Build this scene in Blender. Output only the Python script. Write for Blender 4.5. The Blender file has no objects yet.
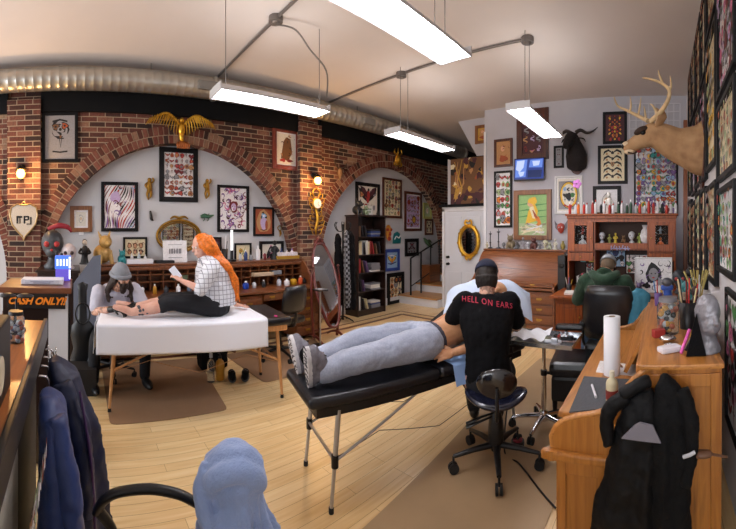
import bpy, bmesh, math, random
from mathutils import Vector, Matrix, Euler
PI = math.pi
R = math.radians
SC = bpy.context.scene
COL = SC.collection

# ------------------------------------------------------------------ camera, world, light, exposure
# The photograph is a cylindrical panorama: 373 px per radian, horizon on row 231.
F, X0, YH, EYE = 373.0, 76.0, 231.0, 1.6
XV = X0 + F * PI / 2            # column that looks straight along +Y
cd = bpy.data.cameras.new('camera')
cam = bpy.data.objects.new('camera', cd)
COL.objects.link(cam)
cd.type = 'PANO'
try:
    cd.panorama_type = 'CENTRAL_CYLINDRICAL'
    ct = cd
except Exception:
    cd.cycles.panorama_type = 'CENTRAL_CYLINDRICAL'
    ct = cd.cycles
ct.central_cylindrical_range_u_min = -368 / F
ct.central_cylindrical_range_u_max = 368 / F
ct.central_cylindrical_range_v_min = -(529 - YH) / F
ct.central_cylindrical_range_v_max = YH / F
ct.central_cylindrical_radius = 1.0
cam.location = (0, 0, EYE)
cam.rotation_euler = (PI / 2, 0, (XV - 368) / F)
cd.clip_start = 0.02
SC.camera = cam

world = bpy.data.worlds.new('daylight')
SC.world = world
world.use_nodes = True
wn = world.node_tree.nodes['Background']
wn.inputs[0].default_value = (0.92, 0.95, 1.0, 1)
wn.inputs[1].default_value = 1.6

SC.view_settings.view_transform = 'Standard'
SC.view_settings.look = 'None'
SC.view_settings.gamma = 1
SC.view_settings.use_curve_mapping = False
SC.view_settings.exposure = 0.62
SC.cycles.use_denoising = True
SC.cycles.max_bounces = 8
SC.cycles.diffuse_bounces = 4
SC.cycles.sample_clamp_indirect = 6.0
TUBE = 26.0          # strength of the fluorescent tubes
# daylight through the shop window behind the photographer
al = bpy.data.lights.new('window_daylight', 'AREA')
al.shape = 'RECTANGLE'; al.size = 5.0; al.size_y = 2.4
al.energy = 110; al.color = (0.93, 0.96, 1.0)
ao = bpy.data.objects.new('window_daylight', al)
COL.objects.link(ao)
ao.location = (-2.6, -4.15, 1.9)
ao.rotation_euler = (R(90), 0, 0)

# ------------------------------------------------------------------ pixel -> place
def dirp(px):
    t = (px - X0) / F
    return -math.cos(t), math.sin(t)
def onX(px, py, X):              # point on the plane x = X
    dx, dy = dirp(px); d = X / dx
    return Vector((X, dy * d, EYE + (YH - py) / F * d))
def onY(px, py, Y):              # point on the plane y = Y
    dx, dy = dirp(px); d = Y / dy
    return Vector((dx * d, Y, EYE + (YH - py) / F * d))
def onZ(px, py, Z):              # point at height Z
    dx, dy = dirp(px); d = (EYE - Z) * F / (py - YH)
    return Vector((dx * d, dy * d, Z))
def at(px, py, d):               # point at horizontal distance d
    dx, dy = dirp(px)
    return Vector((dx * d, dy * d, EYE + (YH - py) / F * d))

# ------------------------------------------------------------------ materials
def srgb(h):
    if isinstance(h, str):
        h = h.lstrip('#'); c = [int(h[i:i + 2], 16) / 255 for i in (0, 2, 4)]
    else:
        c = [v / 255 for v in h]
    return tuple((v / 12.92 if v <= 0.04045 else ((v + 0.055) / 1.055) ** 2.4) for v in c) + (1,)
class NT:
    def __init__(s, name):
        s.m = bpy.data.materials.new(name); s.m.use_nodes = True
        s.n = s.m.node_tree.nodes; s.l = s.m.node_tree.links
        s.b = s.n['Principled BSDF']
    def node(s, t, **kw):
        n = s.n.new(t)
        for k, v in kw.items():
            if k.startswith('i_'):
                n.inputs[k[2:].replace('_', ' ')].default_value = v
            else: setattr(n, k, v)
        return n
    def link(s, a, ao, b, bi): s.l.new(a.outputs[ao], b.inputs[bi])
    def ramp(s, src, so, stops, interp='LINEAR'):
        r = s.node('ShaderNodeValToRGB'); r.color_ramp.interpolation = interp
        el = r.color_ramp.elements
        while len(el) > 1: el.remove(el[0])
        el[0].position = stops[0][0]; el[0].color = srgb(stops[0][1])
        for p, c in stops[1:]:
            e = el.new(p); e.color = srgb(c)
        s.link(src, so, r, 0); return r
    def coords(s, scale=(1, 1, 1), kind='Object', rot=(0, 0, 0), loc=(0, 0, 0)):
        tc = s.node('ShaderNodeTexCoord'); mp = s.node('ShaderNodeMapping')
        s.link(tc, kind, mp, 0)
        mp.inputs['Scale'].default_value = scale; mp.inputs['Rotation'].default_value = rot
        mp.inputs['Location'].default_value = loc
        return mp
    def bump(s, src, so, strength=.2, dist=.01):
        b = s.node('ShaderNodeBump'); b.inputs['Strength'].default_value = strength
        b.inputs['Distance'].default_value = dist
        s.link(src, so, b, 'Height'); s.link(b, 0, s.b, 'Normal'); return b
MATS = {}
def M(name, col='#808080', rough=.6, metal=0., spec=.5, noise=0., nscale=8., bump=0., bscale=60., coat=0., emit=None, estr=1., trans=0., alpha=1., sheen=0., ior=1.45):
    """plain or slightly mottled material, cached by name"""
    if name in MATS: return MATS[name]
    t = NT(name); b = t.b
    c = srgb(col)
    b.inputs['Base Color'].default_value = c
    b.inputs['Roughness'].default_value = rough
    b.inputs['Metallic'].default_value = metal
    b.inputs['Specular IOR Level'].default_value = spec
    b.inputs['Coat Weight'].default_value = coat
    b.inputs['Transmission Weight'].default_value = trans
    b.inputs['IOR'].default_value = ior
    b.inputs['Alpha'].default_value = alpha
    b.inputs['Sheen Weight'].default_value = sheen
    if emit:
        b.inputs['Emission Color'].default_value = srgb(emit)
        b.inputs['Emission Strength'].default_value = estr
    if noise > 0:
        mp = t.coords()
        n = t.node('ShaderNodeTexNoise'); n.inputs['Scale'].default_value = nscale; n.inputs['Detail'].default_value = 5
        t.link(mp, 0, n, 'Vector')
        r = t.node('ShaderNodeMapRange'); r.inputs[1].default_value = .3; r.inputs[2].default_value = .7
        r.inputs[3].default_value = 1 - noise; r.inputs[4].default_value = 1 + noise
        t.link(n, 0, r, 0)
        h = t.node('ShaderNodeHueSaturation'); h.inputs['Color'].default_value = c
        t.link(r, 0, h, 'Value'); t.link(h, 0, b, 'Base Color')
    if bump > 0:
        mp = t.coords()
        n = t.node('ShaderNodeTexNoise'); n.inputs['Scale'].default_value = bscale; n.inputs['Detail'].default_value = 4
        t.link(mp, 0, n, 'Vector'); t.bump(n, 0, bump, .01)
    MATS[name] = t.m; return t.m
def wood(name, c1, c2, c3=None, axis='x', scale=1., rough=.4, coat=.15, stretch=14.):
    if name in MATS: return MATS[name]
    t = NT(name)
    sc = [stretch * scale] * 3; sc['xyz'.index(axis)] = 1.0 * scale
    mp = t.coords(tuple(sc))
    n = t.node('ShaderNodeTexNoise', i_Scale=1.6, i_Detail=8., i_Distortion=.6); t.link(mp, 0, n, 'Vector')
    r = t.ramp(n, 0, [(.3, c1), (.52, c2), (.72, c3 or c1)])
    t.link(r, 0, t.b, 'Base Color')
    t.b.inputs['Roughness'].default_value = rough; t.b.inputs['Coat Weight'].default_value = coat
    t.b.inputs['Coat Roughness'].default_value = .25
    t.bump(n, 0, .06, .004)
    MATS[name] = t.m; return t.m

# ------------------------------------------------------------------ mesh builder
def frame_axes(d):
    d = d.normalized()
    up = Vector((0, 0, 1)) if abs(d.z) < .95 else Vector((1, 0, 0))
    x = d.cross(up).normalized(); y = x.cross(d).normalized()
    return x, y
class MB:
    def __init__(s): s.v = []; s.f = []; s.mi = []; s.sm = []; s.cur = 0; s.smooth = False; s.T = None
    def m(s, i): s.cur = i; return s
    def add(s, vs, fs, smooth=None):
        o = len(s.v)
        for p in vs:
            p = Vector(p)
            if s.T is not None: p = s.T @ p
            s.v.append(p)
        for f in fs:
            s.f.append([i + o for i in f]); s.mi.append(s.cur); s.sm.append(s.smooth if smooth is None else smooth)
        return s
    def box(s, c, size, rot=None, bev=0., taper=1.):
        hx, hy, hz = size[0] / 2, size[1] / 2, size[2] / 2
        c = Vector(c)
        if rot is None: rm = Matrix.Identity(3)
        elif isinstance(rot, (int, float)): rm = Matrix.Rotation(rot, 3, 'Z')
        elif isinstance(rot, Matrix): rm = rot.to_3x3()
        else: rm = Euler(rot).to_matrix()
        if bev <= 0:
            vs = [(sx * hx * (taper if sz > 0 else 1), sy * hy * (taper if sz > 0 else 1), sz * hz) for sz in (-1, 1) for sy in (-1, 1) for sx in (-1, 1)]
            fs = [(0, 2, 3, 1), (4, 5, 7, 6), (0, 1, 5, 4), (2, 6, 7, 3), (0, 4, 6, 2), (1, 3, 7, 5)]
            return s.add([c + rm @ Vector(v) for v in vs], fs, False)
        b = min(bev, hx * .95, hy * .95, hz * .95)
        bm = bmesh.new(); bmesh.ops.create_cube(bm, size=1)
        for v in bm.verts:
            k = taper if v.co.z > 0 else 1
            v.co = Vector((v.co.x * 2 * hx * k, v.co.y * 2 * hy * k, v.co.z * 2 * hz))
        bmesh.ops.bevel(bm, geom=bm.edges[:], offset=b, segments=2, profile=.6, affect='EDGES')
        s.bm(bm, Matrix.Translation(c) @ rm.to_4x4(), False)
        return s
    def bm(s, bm, T=None, smooth=True, free=True):
        bm.verts.ensure_lookup_table(); bm.verts.index_update()
        vs = [(T @ v.co) if T is not None else v.co.copy() for v in bm.verts]
        s.add(vs, [[v.index for v in f.verts] for f in bm.faces], smooth)
        if free: bm.free()
        return s
    def cyl(s, p0, p1, r0, r1=None, seg=12, caps=True, smooth=True):
        p0, p1 = Vector(p0), Vector(p1); r1 = r0 if r1 is None else r1
        x, y = frame_axes(p1 - p0)
        a = [p0 + x * (r0 * math.cos(2 * PI * i / seg)) + y * (r0 * math.sin(2 * PI * i / seg)) for i in range(seg)]
        b = [p1 + x * (r1 * math.cos(2 * PI * i / seg)) + y * (r1 * math.sin(2 * PI * i / seg)) for i in range(seg)]
        s.add(a + b, [(i, (i + 1) % seg, seg + (i + 1) % seg, seg + i) for i in range(seg)], smooth)
        if caps: s.add(a, [list(range(seg))[::-1]], False); s.add(b, [list(range(seg))], False)
        return s
    def tube(s, pts, r, seg=8, closed=False, sub=0, flat=None):
        """sweep along points; r number or list; flat=(a,b) scales the section"""
        pts = [Vector(p) for p in pts]
        n0 = len(pts)
        rs = r if isinstance(r, (list, tuple)) else [r] * n0
        if sub:
            np_, nr = [], []
            rng = n0 if closed else n0 - 1
            for i in range(rng):
                p0 = pts[(i - 1) % n0] if (closed or i > 0) else pts[0]
                p1 = pts[i]; p2 = pts[(i + 1) % n0]
                p3 = pts[(i + 2) % n0] if (closed or i + 2 < n0) else pts[-1]
                for k in range(sub):
                    t = k / sub
                    np_.append(.5 * ((2 * p1) + (p2 - p0) * t + (2 * p0 - 5 * p1 + 4 * p2 - p3) * t * t + (3 * p1 - p0 - 3 * p2 + p3) * t ** 3))
                    nr.append(rs[i] * (1 - t) + rs[(i + 1) % n0] * t)
            if not closed: np_.append(pts[-1]); nr.append(rs[-1])
            pts, rs = np_, nr
        n = len(pts); rings = []; px = None
        for i, p in enumerate(pts):
            a = pts[(i - 1) % n] if (closed or i > 0) else pts[i]
            b = pts[(i + 1) % n] if (closed or i < n - 1) else pts[i]
            d = (b - a)
            if d.length < 1e-9: d = Vector((0, 0, 1))
            d.normalize()
            if px is None: x, y = frame_axes(d)
            else:
                x = px - d * px.dot(d)
                if x.length < 1e-6: x, y = frame_axes(d)
                x.normalize(); y = d.cross(x) * -1
            px = x
            fx, fy = flat or (1, 1)
            rings.append([p + x * (rs[i] * fx * math.cos(2 * PI * k / seg)) + y * (rs[i] * fy * math.sin(2 * PI * k / seg)) for k in range(seg)])
        vs = [v for rg in rings for v in rg]; fs = []
        for i in range(n if closed else n - 1):
            j = (i + 1) % n
            for k in range(seg):
                fs.append((i * seg + k, i * seg + (k + 1) % seg, j * seg + (k + 1) % seg, j * seg + k))
        s.add(vs, fs, True)
        if not closed:
            s.add(rings[0], [list(range(seg))[::-1]], False); s.add(rings[-1], [list(range(seg))], False)
        return s
    def lathe(s, prof, c=(0, 0, 0), seg=20, sx=1., sy=1., axis=None):
        c = Vector(c); n = len(prof)
        A = Matrix.Identity(3)
        if axis is not None: A = Vector((0, 0, 1)).rotation_difference(Vector(axis)).to_matrix()
        vs = [c + A @ Vector((r * sx * math.cos(2 * PI * k / seg), r * sy * math.sin(2 * PI * k / seg), z)) for r, z in prof for k in range(seg)]
        fs = [(i * seg + k, i * seg + (k + 1) % seg, (i + 1) * seg + (k + 1) % seg, (i + 1) * seg + k) for i in range(n - 1) for k in range(seg)]
        s.add(vs, fs, True)
        if prof[0][0] > 1e-5: s.add(vs[:seg], [list(range(seg))[::-1]], False)
        if prof[-1][0] > 1e-5: s.add(vs[-seg:], [list(range(seg))], False)
        return s
    def ball(s, c, r, rot=None, seg=14, rings=8):
        r = (r, r, r) if isinstance(r, (int, float)) else r
        rm = Matrix.Identity(3) if rot is None else (rot if isinstance(rot, Matrix) else Euler(rot).to_matrix())
        c = Vector(c); vs = [c + rm @ Vector((0, 0, -r[2]))]
        for i in range(1, rings):
            a = -PI / 2 + PI * i / rings
            for k in range(seg):
                vs.append(c + rm @ Vector((r[0] * math.cos(a) * math.cos(2 * PI * k / seg), r[1] * math.cos(a) * math.sin(2 * PI * k / seg), r[2] * math.sin(a))))
        vs.append(c + rm @ Vector((0, 0, r[2])))
        fs = [(0, 1 + (k + 1) % seg, 1 + k) for k in range(seg)]
        for i in range(rings - 2):
            for k in range(seg):
                a = 1 + i * seg; b = a + seg
                fs.append((a + k, a + (k + 1) % seg, b + (k + 1) % seg, b + k))
        a = 1 + (rings - 2) * seg; t = len(vs) - 1
        fs += [(a + k, a + (k + 1) % seg, t) for k in range(seg)]
        return s.add(vs, fs, True)
    def prism(s, pts, o, u, v, th, smooth=False):
        """outline pts (2D) in plane o + a*u + b*v, extruded by th along u x v"""
        o, u, v = Vector(o), Vector(u), Vector(v); n = u.cross(v).normalized()
        ar = sum(pts[i][0] * pts[(i + 1) % len(pts)][1] - pts[(i + 1) % len(pts)][0] * pts[i][1] for i in range(len(pts)))
        if ar < 0: pts = pts[::-1]
        a = [o + u * p[0] + v * p[1] for p in pts]; b = [p + n * th for p in a]; k = len(a)
        s.add(a + b, [(i, (i + 1) % k, k + (i + 1) % k, k + i) for i in range(k)], smooth)
        s.add(a, [list(range(k))[::-1]], False); s.add(b, [list(range(k))], False)
        return s
    def poly(s, pts):
        return s.add(pts, [list(range(len(pts)))], False)
    def grid(s, fn, nu, nv, closed_u=False):
        vs = [fn(i / nu, j / nv) for j in range(nv + 1) for i in range(nu + (0 if closed_u else 1))]
        w = nu if closed_u else nu + 1; fs = []
        for j in range(nv):
            for i in range(nu):
                a = j * w + i; b = j * w + (i + 1) % w
                fs.append((a, b, b + w, a + w))
        return s.add(vs, fs, True)
    def build(s, name, mats, parent=None, world=False, kind=None, label=None):
        me = bpy.data.meshes.new(name)
        vs = s.v
        if world and parent is not None:
            inv = WM[parent.name].inverted(); vs = [inv @ v for v in vs]
        me.from_pydata([tuple(v) for v in vs], [], s.f)
        if not isinstance(mats, (list, tuple)): mats = [mats]
        for mm in mats: me.materials.append(mm)
        me.polygons.foreach_set('material_index', s.mi)
        me.polygons.foreach_set('use_smooth', s.sm)
        me.update()
        o = bpy.data.objects.new(name, me); COL.objects.link(o)
        if parent is not None:
            o.parent = parent; WM[o.name] = WM[parent.name].copy()
        else: WM[o.name] = Matrix.Identity(4)
        if kind: o['kind'] = kind
        if label: o['label'] = label
        return o
WM = {}
def thing(name, label, cat, loc=(0, 0, 0), rz=0., group=None, rot=None):
    o = bpy.data.objects.new(name, None); COL.objects.link(o)
    o.empty_display_size = .1
    o.location = loc; o.rotation_euler = rot or (0, 0, rz)
    WM[o.name] = Matrix.Translation(Vector(loc)) @ Euler(rot or (0, 0, rz)).to_matrix().to_4x4()
    o['label'] = label; o['category'] = cat
    if group: o['group'] = group
    return o
def tag(o, label, cat, group=None, kind=None):
    if label: o['label'] = label
    if cat: o['category'] = cat
    if group: o['group'] = group
    if kind: o['kind'] = kind
    return o
def place(o, loc, rz=0.):
    o.location = loc; o.rotation_euler = (0, 0, rz)
    WM[o.name] = Matrix.Translation(Vector(loc)) @ Matrix.Rotation(rz, 4, 'Z')
    return o
def kids(o): return [c for c in COL.objects if c.parent == o]
def dup(src, loc, rz=0., label=None, group=None, scale=None):
    def cp(o, par):
        c = o.copy(); COL.objects.link(c); c.parent = par
        for k in KIDS.get(o.name, []): cp(k, c)
        return c
    if src.name not in KIDS:
        stack = [src]
        while stack:
            a = stack.pop(); ks = kids(a); KIDS[a.name] = ks; stack += ks
    c = cp(src, None)
    c.location = loc; c.rotation_euler = (0, 0, rz)
    if scale: c.scale = scale if not isinstance(scale, (int, float)) else (scale,) * 3
    if label: c['label'] = label
    if group: c['group'] = group
    return c
KIDS = {}
def struct(name, mb, m):
    o = mb.build(name, m); o['kind'] = 'structure'; return o
# ------------------------------------------------------------------ the room
XW, XR = -5.25, 0.41            # brick wall, framed right wall
XA = -5.42                      # plaster set back inside the arches
YB, YD, YE = 6.2, 6.57, 9.6     # back wall, door wall, end of the stairwell
YF = -4.2                       # shop front behind the camera
ZC = 3.85                       # ceiling
ZBAND = 3.27

def brick_mat(name, swap=True):
    t = NT(name)
    tc = t.node('ShaderNodeTexCoord'); sp = t.node('ShaderNodeSeparateXYZ'); cb = t.node('ShaderNodeCombineXYZ')
    t.link(tc, 'Object', sp, 0)
    ad = t.node('ShaderNodeMath', operation='ADD')
    t.link(sp, 0, ad, 0); t.link(sp, 1, ad, 1)
    t.link(ad, 0, cb, 0); t.link(sp, 2, cb, 1)
    n0 = t.node('ShaderNodeTexNoise', i_Scale=6., i_Detail=3.); t.link(cb, 0, n0, 'Vector')
    br = t.node('ShaderNodeTexBrick')
    br.inputs['Scale'].default_value = 1.0
    br.inputs['Brick Width'].default_value = .225; br.inputs['Row Height'].default_value = .073
    br.inputs['Mortar Size'].default_value = .0065; br.inputs['Mortar Smooth'].default_value = .25
    br.inputs['Bias'].default_value = -.1
    br.inputs['Color1'].default_value = (0, 0, 0, 1); br.inputs['Color2'].default_value = (1, 1, 1, 1)
    br.inputs['Mortar'].default_value = (.5, .5, .5, 1)
    t.link(cb, 0, br, 'Vector')
    # big patches shift the brick colour
    n1 = t.node('ShaderNodeTexNoise', i_Scale=1.3, i_Detail=2.); t.link(cb, 0, n1, 'Vector')
    mx = t.node('ShaderNodeMath', operation='MULTIPLY_ADD'); t.link(n1, 0, mx, 0)
    mx.inputs[1].default_value = .5; mx.inputs[2].default_value = -.25
    a2 = t.node('ShaderNodeMath', operation='ADD'); t.link(br, 'Color', a2, 0); t.link(mx, 0, a2, 1)
    rp = t.ramp(a2, 0, [(0.0, '#2b1b18'), (.14, '#40241d'), (.38, '#593026'), (.62, '#6a3c2f'), (.84, '#7a5040'), (.96, '#94795f'), (1., '#9c8469')])
    # blotches inside bricks
    n2 = t.node('ShaderNodeTexNoise', i_Scale=38., i_Detail=4.); t.link(cb, 0, n2, 'Vector')
    hs = t.node('ShaderNodeHueSaturation'); mr = t.node('ShaderNodeMapRange')
    mr.inputs[1].default_value = .3; mr.inputs[2].default_value = .7; mr.inputs[3].default_value = .7; mr.inputs[4].default_value = 1.25
    t.link(n2, 0, mr, 0); t.link(mr, 0, hs, 'Value'); t.link(rp, 0, hs, 'Color')
    mix = t.node('ShaderNodeMixRGB'); t.link(br, 'Fac', mix, 0); t.link(hs, 0, mix, 1)
    mix.inputs[2].default_value = srgb('#9b8873')
    t.link(mix, 0, t.b, 'Base Color'); t.b.inputs['Roughness'].default_value = .85
    iv = t.node('ShaderNodeMath', operation='SUBTRACT'); iv.inputs[0].default_value = 1; t.link(br, 'Fac', iv, 1)
    t.bump(iv, 0, .5, .01)
    return t.m
BRICK = brick_mat('red_brick_wall')
PLAST = M('grey_blue_plaster', '#bfc1c6', .8, noise=.04, nscale=3)
PLASTB = M('lilac_grey_paint', '#b7b5bc', .8, noise=.04, nscale=3)
WHITEW = M('white_paint', '#d9dadf', .6, noise=.03)
CEIL = M('ceiling_paint', '#d8cfcb', .9, noise=.03, nscale=1.5)
BLACKP = M('black_band_paint', '#0f1013', .7, spec=.2)
STEEL = M('galvanised_steel', '#b5b2aa', .32, metal=.85, noise=.12, nscale=5)
CHROME = M('chrome', '#d8d8dc', .12, metal=1.)
BLKPL = M('black_plastic', '#131315', .38)
BLKMET = M('black_metal', '#17181b', .35, metal=.4)
WHPL = M('white_plastic', '#e9e9ec', .35)
GOLD = M('gilded', '#c99a36', .32, metal=.85, noise=.2, nscale=25)
GOLDD = M('antique_gold', '#8f6a25', .4, metal=.7, noise=.25, nscale=25)
LEATH = M('black_vinyl', '#17181d', .28, spec=.6, bump=.12, bscale=90)

def floor_mat():
    t = NT('maple_floor')
    tc = t.node('ShaderNodeTexCoord'); sp = t.node('ShaderNodeSeparateXYZ'); cb = t.node('ShaderNodeCombineXYZ')
    t.link(tc, 'Object', sp, 0); t.link(sp, 1, cb, 0); t.link(sp, 0, cb, 1)
    br = t.node('ShaderNodeTexBrick')
    br.offset_frequency = 3; br.offset = .37
    br.inputs['Scale'].default_value = 1.; br.inputs['Brick Width'].default_value = .95; br.inputs['Row Height'].default_value = .083
    br.inputs['Mortar Size'].default_value = .0012; br.inputs['Bias'].default_value = 0
    br.inputs['Color1'].default_value = (0, 0, 0, 1); br.inputs['Color2'].default_value = (1, 1, 1, 1); br.inputs['Mortar'].default_value = (.3, .3, .3, 1)
    t.link(cb, 0, br, 'Vector')
    mp = t.node('ShaderNodeMapping'); mp.inputs['Scale'].default_value = (1.5, 22, 1); t.link(cb, 0, mp, 0)
    n = t.node('ShaderNodeTexNoise', i_Scale=1.5, i_Detail=6., i_Distortion=.4); t.link(mp, 0, n, 'Vector')
    n3 = t.node('ShaderNodeTexNoise', i_Scale=.7, i_Detail=3.); t.link(cb, 0, n3, 'Vector')
    m1 = t.node('ShaderNodeMath', operation='MULTIPLY_ADD'); t.link(br, 'Color', m1, 0); m1.inputs[1].default_value = .24; t.link(n, 0, m1, 2)
    m2 = t.node('ShaderNodeMath', operation='MULTIPLY_ADD'); t.link(n3, 0, m2, 0); m2.inputs[1].default_value = .3; t.link(m1, 0, m2, 2)
    rp = t.ramp(m2, 0, [(.30, '#c39a60'), (.55, '#d6b17a'), (.78, '#e0c08b'), (1., '#e8cd9c')])
    mix = t.node('ShaderNodeMixRGB'); t.link(br, 'Fac', mix, 0); t.link(rp, 0, mix, 1); mix.inputs[2].default_value = srgb('#8a6236')
    t.link(mix, 0, t.b, 'Base Color')
    t.b.inputs['Roughness'].default_value = .34; t.b.inputs['Coat Weight'].default_value = .25; t.b.inputs['Coat Roughness'].default_value = .22
    return t.m
FLOORM = floor_mat()

mb = MB(); mb.box(((XW - .5 + XR + .3) / 2, (YF + YE) / 2, -.05), (XR - XW + .9, YE - YF + .2, .1)); struct('floor', mb, FLOORM)
mb = MB(); mb.box(((XW - .5 + XR + .3) / 2, (YF + YE) / 2, ZC + .05), (XR - XW + .9, YE - YF + .2, .1)); struct('ceiling', mb, CEIL)
# inlay strips in the floor
INL = M('dark_inlay', '#5e2d1c', .35, coat=.2)
mb = MB()
for x, y, w in ((-4.60, 5.50, .075), (-4.80, 5.70, .04)):
    mb.box((x, (y + YF) / 2, .0008), (w, y - YF, .0024)); mb.box(((x + XR) / 2 - .1, y, .0008), (XR - x - .2, w, .0024))
struct('trim_1', mb, INL)

# brick wall with three arched recesses
ARC = [(-2.93, .93), (1.52, .93), (5.98, 1.0)]; RI, RO = 1.95, 2.19
def arch_wall():
    mb = MB(); N = 40
    edges = []
    for cy, cz in ARC:
        r = RI
        edges.append((cy - r, cy + r, [(cy - r * math.cos(PI * i / N), cz + r * math.sin(PI * i / N)) for i in range(N + 1)], cz))
    y0 = YF
    for a, b, pts, cz in edges:
        ya = max(a, YF)
        if a > y0: mb.add([(XW, y0, 0), (XW, a, 0), (XW, a, ZC), (XW, y0, ZC)], [(0, 1, 2, 3)])
        pp = [p for p in pts if p[0] >= YF]
        for (p, q) in zip(pp, pp[1:]):
            mb.add([(XW, p[0], p[1]), (XW, q[0], q[1]), (XW, q[0], ZC), (XW, p[0], ZC)], [(0, 1, 2, 3)])
        y0 = b
    mb.add([(XW, y0, 0), (XW, YE, 0), (XW, YE, ZC), (XW, y0, ZC)], [(0, 1, 2, 3)])
    # thickness behind (solid return) and reveals
    for a, b, pts, cz in edges:
        pp = [p for p in pts if p[0] >= YF]
        if a > YF: pp = [(a, 0)] + pp
        pp = pp + [(b, 0)]
        for p, q in zip(pp, pp[1:]):
            mb.add([(XW, p[0], p[1]), (XW, q[0], q[1]), (XA, q[0], q[1]), (XA, p[0], p[1])], [(3, 2, 1, 0)])
    return mb
struct('wall_left', arch_wall(), BRICK)
mb = MB(); mb.box((XA - .06, (YF + YE) / 2, ZC / 2), (.12, YE - YF, ZC)); struct('wall_left_recess', mb, PLAST).name = 'wall_arch_recess'
# voussoirs: two rings of bricks on edge
BR = [M('arch_brick_%s' % n, c, .85, noise=.18, nscale=30) for n, c in (('red', '#653428'), ('brown', '#532c22'), ('rose', '#744538'), ('tan', '#866450'), ('dark', '#341f1a'))]
MORT = M('mortar', '#a38f79', .9)
random.seed(4)
for k, (cy, cz) in enumerate(ARC):
    mb = MB()
    a0 = math.acos(min(1, (YF + .1 - cy) / -RO)) if cy - RO < YF else -.45
    def ring(r0, r1, x0, x1, m, b0, b1, n=1):
        for i in range(n):
            t0 = b0 + (b1 - b0) * i / n; t1 = b0 + (b1 - b0) * (i + 1) / n
            vs = []
            for x in (x0, x1):
                for r, t in ((r0, t0), (r1, t0), (r1, t1), (r0, t1)):
                    vs.append((x, cy - r * math.cos(t), cz + r * math.sin(t)))
            mb.cur = m
            mb.add(vs, [(3, 2, 1, 0), (4, 5, 6, 7), (0, 1, 5, 4), (1, 2, 6, 5), (2, 3, 7, 6), (3, 0, 4, 7)], False)
    e = .30
    ring(RI, RO, XW - .02, XW + .016, 5, -e if a0 < 0 else a0, PI + e, 64)
    for r0, r1 in ((RI - .004, RI + .108), (RI + .122, RO)):
        n = int((PI + 2 * e) * r0 / .075)
        for i in range(n):
            t0 = -e + (PI + 2 * e) * (i + .10) / n; t1 = -e + (PI + 2 * e) * (i + .90) / n
            if cy - r1 * math.cos(t0) < YF: continue
            ring(r0, r1, XW, XW + .024, random.choices(range(5), (5, 4, 4, 2.2, 1.5))[0], t0, t1)
    struct('trim_%d' % (k + 2), mb, BR + [MORT])
# piers standing proud between the arches
for k, (y0, y1) in enumerate(((-.96, -.49), (3.52, 3.98))):
    mb = MB(); mb.box((XW + .055, (y0 + y1) / 2, 3.43 / 2), (.11, y1 - y0, 3.43)); struct('wall_pier_%d' % (k + 1), mb, BRICK)
mb = MB()
for y0, y1 in ((YF, -.96), (-.49, 3.52), (3.98, YE)):
    mb.box((XW + .03, (y0 + y1) / 2, (ZBAND + ZC) / 2), (.06, y1 - y0, ZC - ZBAND))
struct('trim_5', mb, BLACKP)
mb = MB(); mb.box((XA + .012, 5.98, .075), (.024, 3.78, .15)); mb.box((XA + .012, 1.52, .075), (.024, 3.8, .15)); struct('baseboard_left', mb, WHITEW)

# back wall, door wall, right wall, shop front
mb = MB(); mb.box(((-3.19 + XR) / 2, YB + .06, ZC / 2), (XR + 3.19, .12, ZC)); mb.box((-3.19 + .06, (YB + YD) / 2 + .06, ZC / 2), (.12, YD - YB - .1, ZC)); struct('wall_back', mb, PLASTB)
mb = MB(); mb.box((-3.175, YB - .008, 1.95), (.05, .016, 3.0)); struct('trim_6', mb, WHITEW)
dl, dr = -4.30, -3.37
mb = MB()
mb.prism([(0, 0), (.06, 0), (.06, 2.1), (0, 2.1)], (-4.36, YD + .1, 0), (1, 0, 0), (0, 0, 1), .1)
a = onY(458, 122, YD); b = onY(489, 168, YD)
mb.prism([(-4.25, 2.08), (-3.1, 2.08), (-3.1, 3.86), (a.x, 3.86), (b.x - .15, b.z + .05), (-4.25, 3.1)], (0, YD + .1, 0), (1, 0, 0), (0, 0, 1), .1)
mb.box((-3.24, YD + .05, 1.0), (.24, .1, 2.1))
struct('wall_door', mb, PLASTB)
mb = MB(); mb.box((XR + .06, (YF + YE) / 2, ZC / 2), (.12, YE - YF, ZC)); struct('wall_right', mb, WHITEW)
mb = MB(); mb.box(((XW + XR) / 2 - .3, YE + .06, ZC / 2), (XR - XW + .9, .12, ZC)); struct('wall_stairwell', mb, PLASTB)
mb = MB()
mb.box(((XW + XR) / 2, YF - .06, .25), (XR - XW + .6, .12, .5)); mb.box(((XW + XR) / 2, YF - .06, 3.5), (XR - XW + .6, .12, .7))
for x in (XW, -3.4, -1.5, XR): mb.box((x, YF - .06, 1.9), (.18, .12, 2.8))
struct('wall_front', mb, WHITEW)
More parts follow.
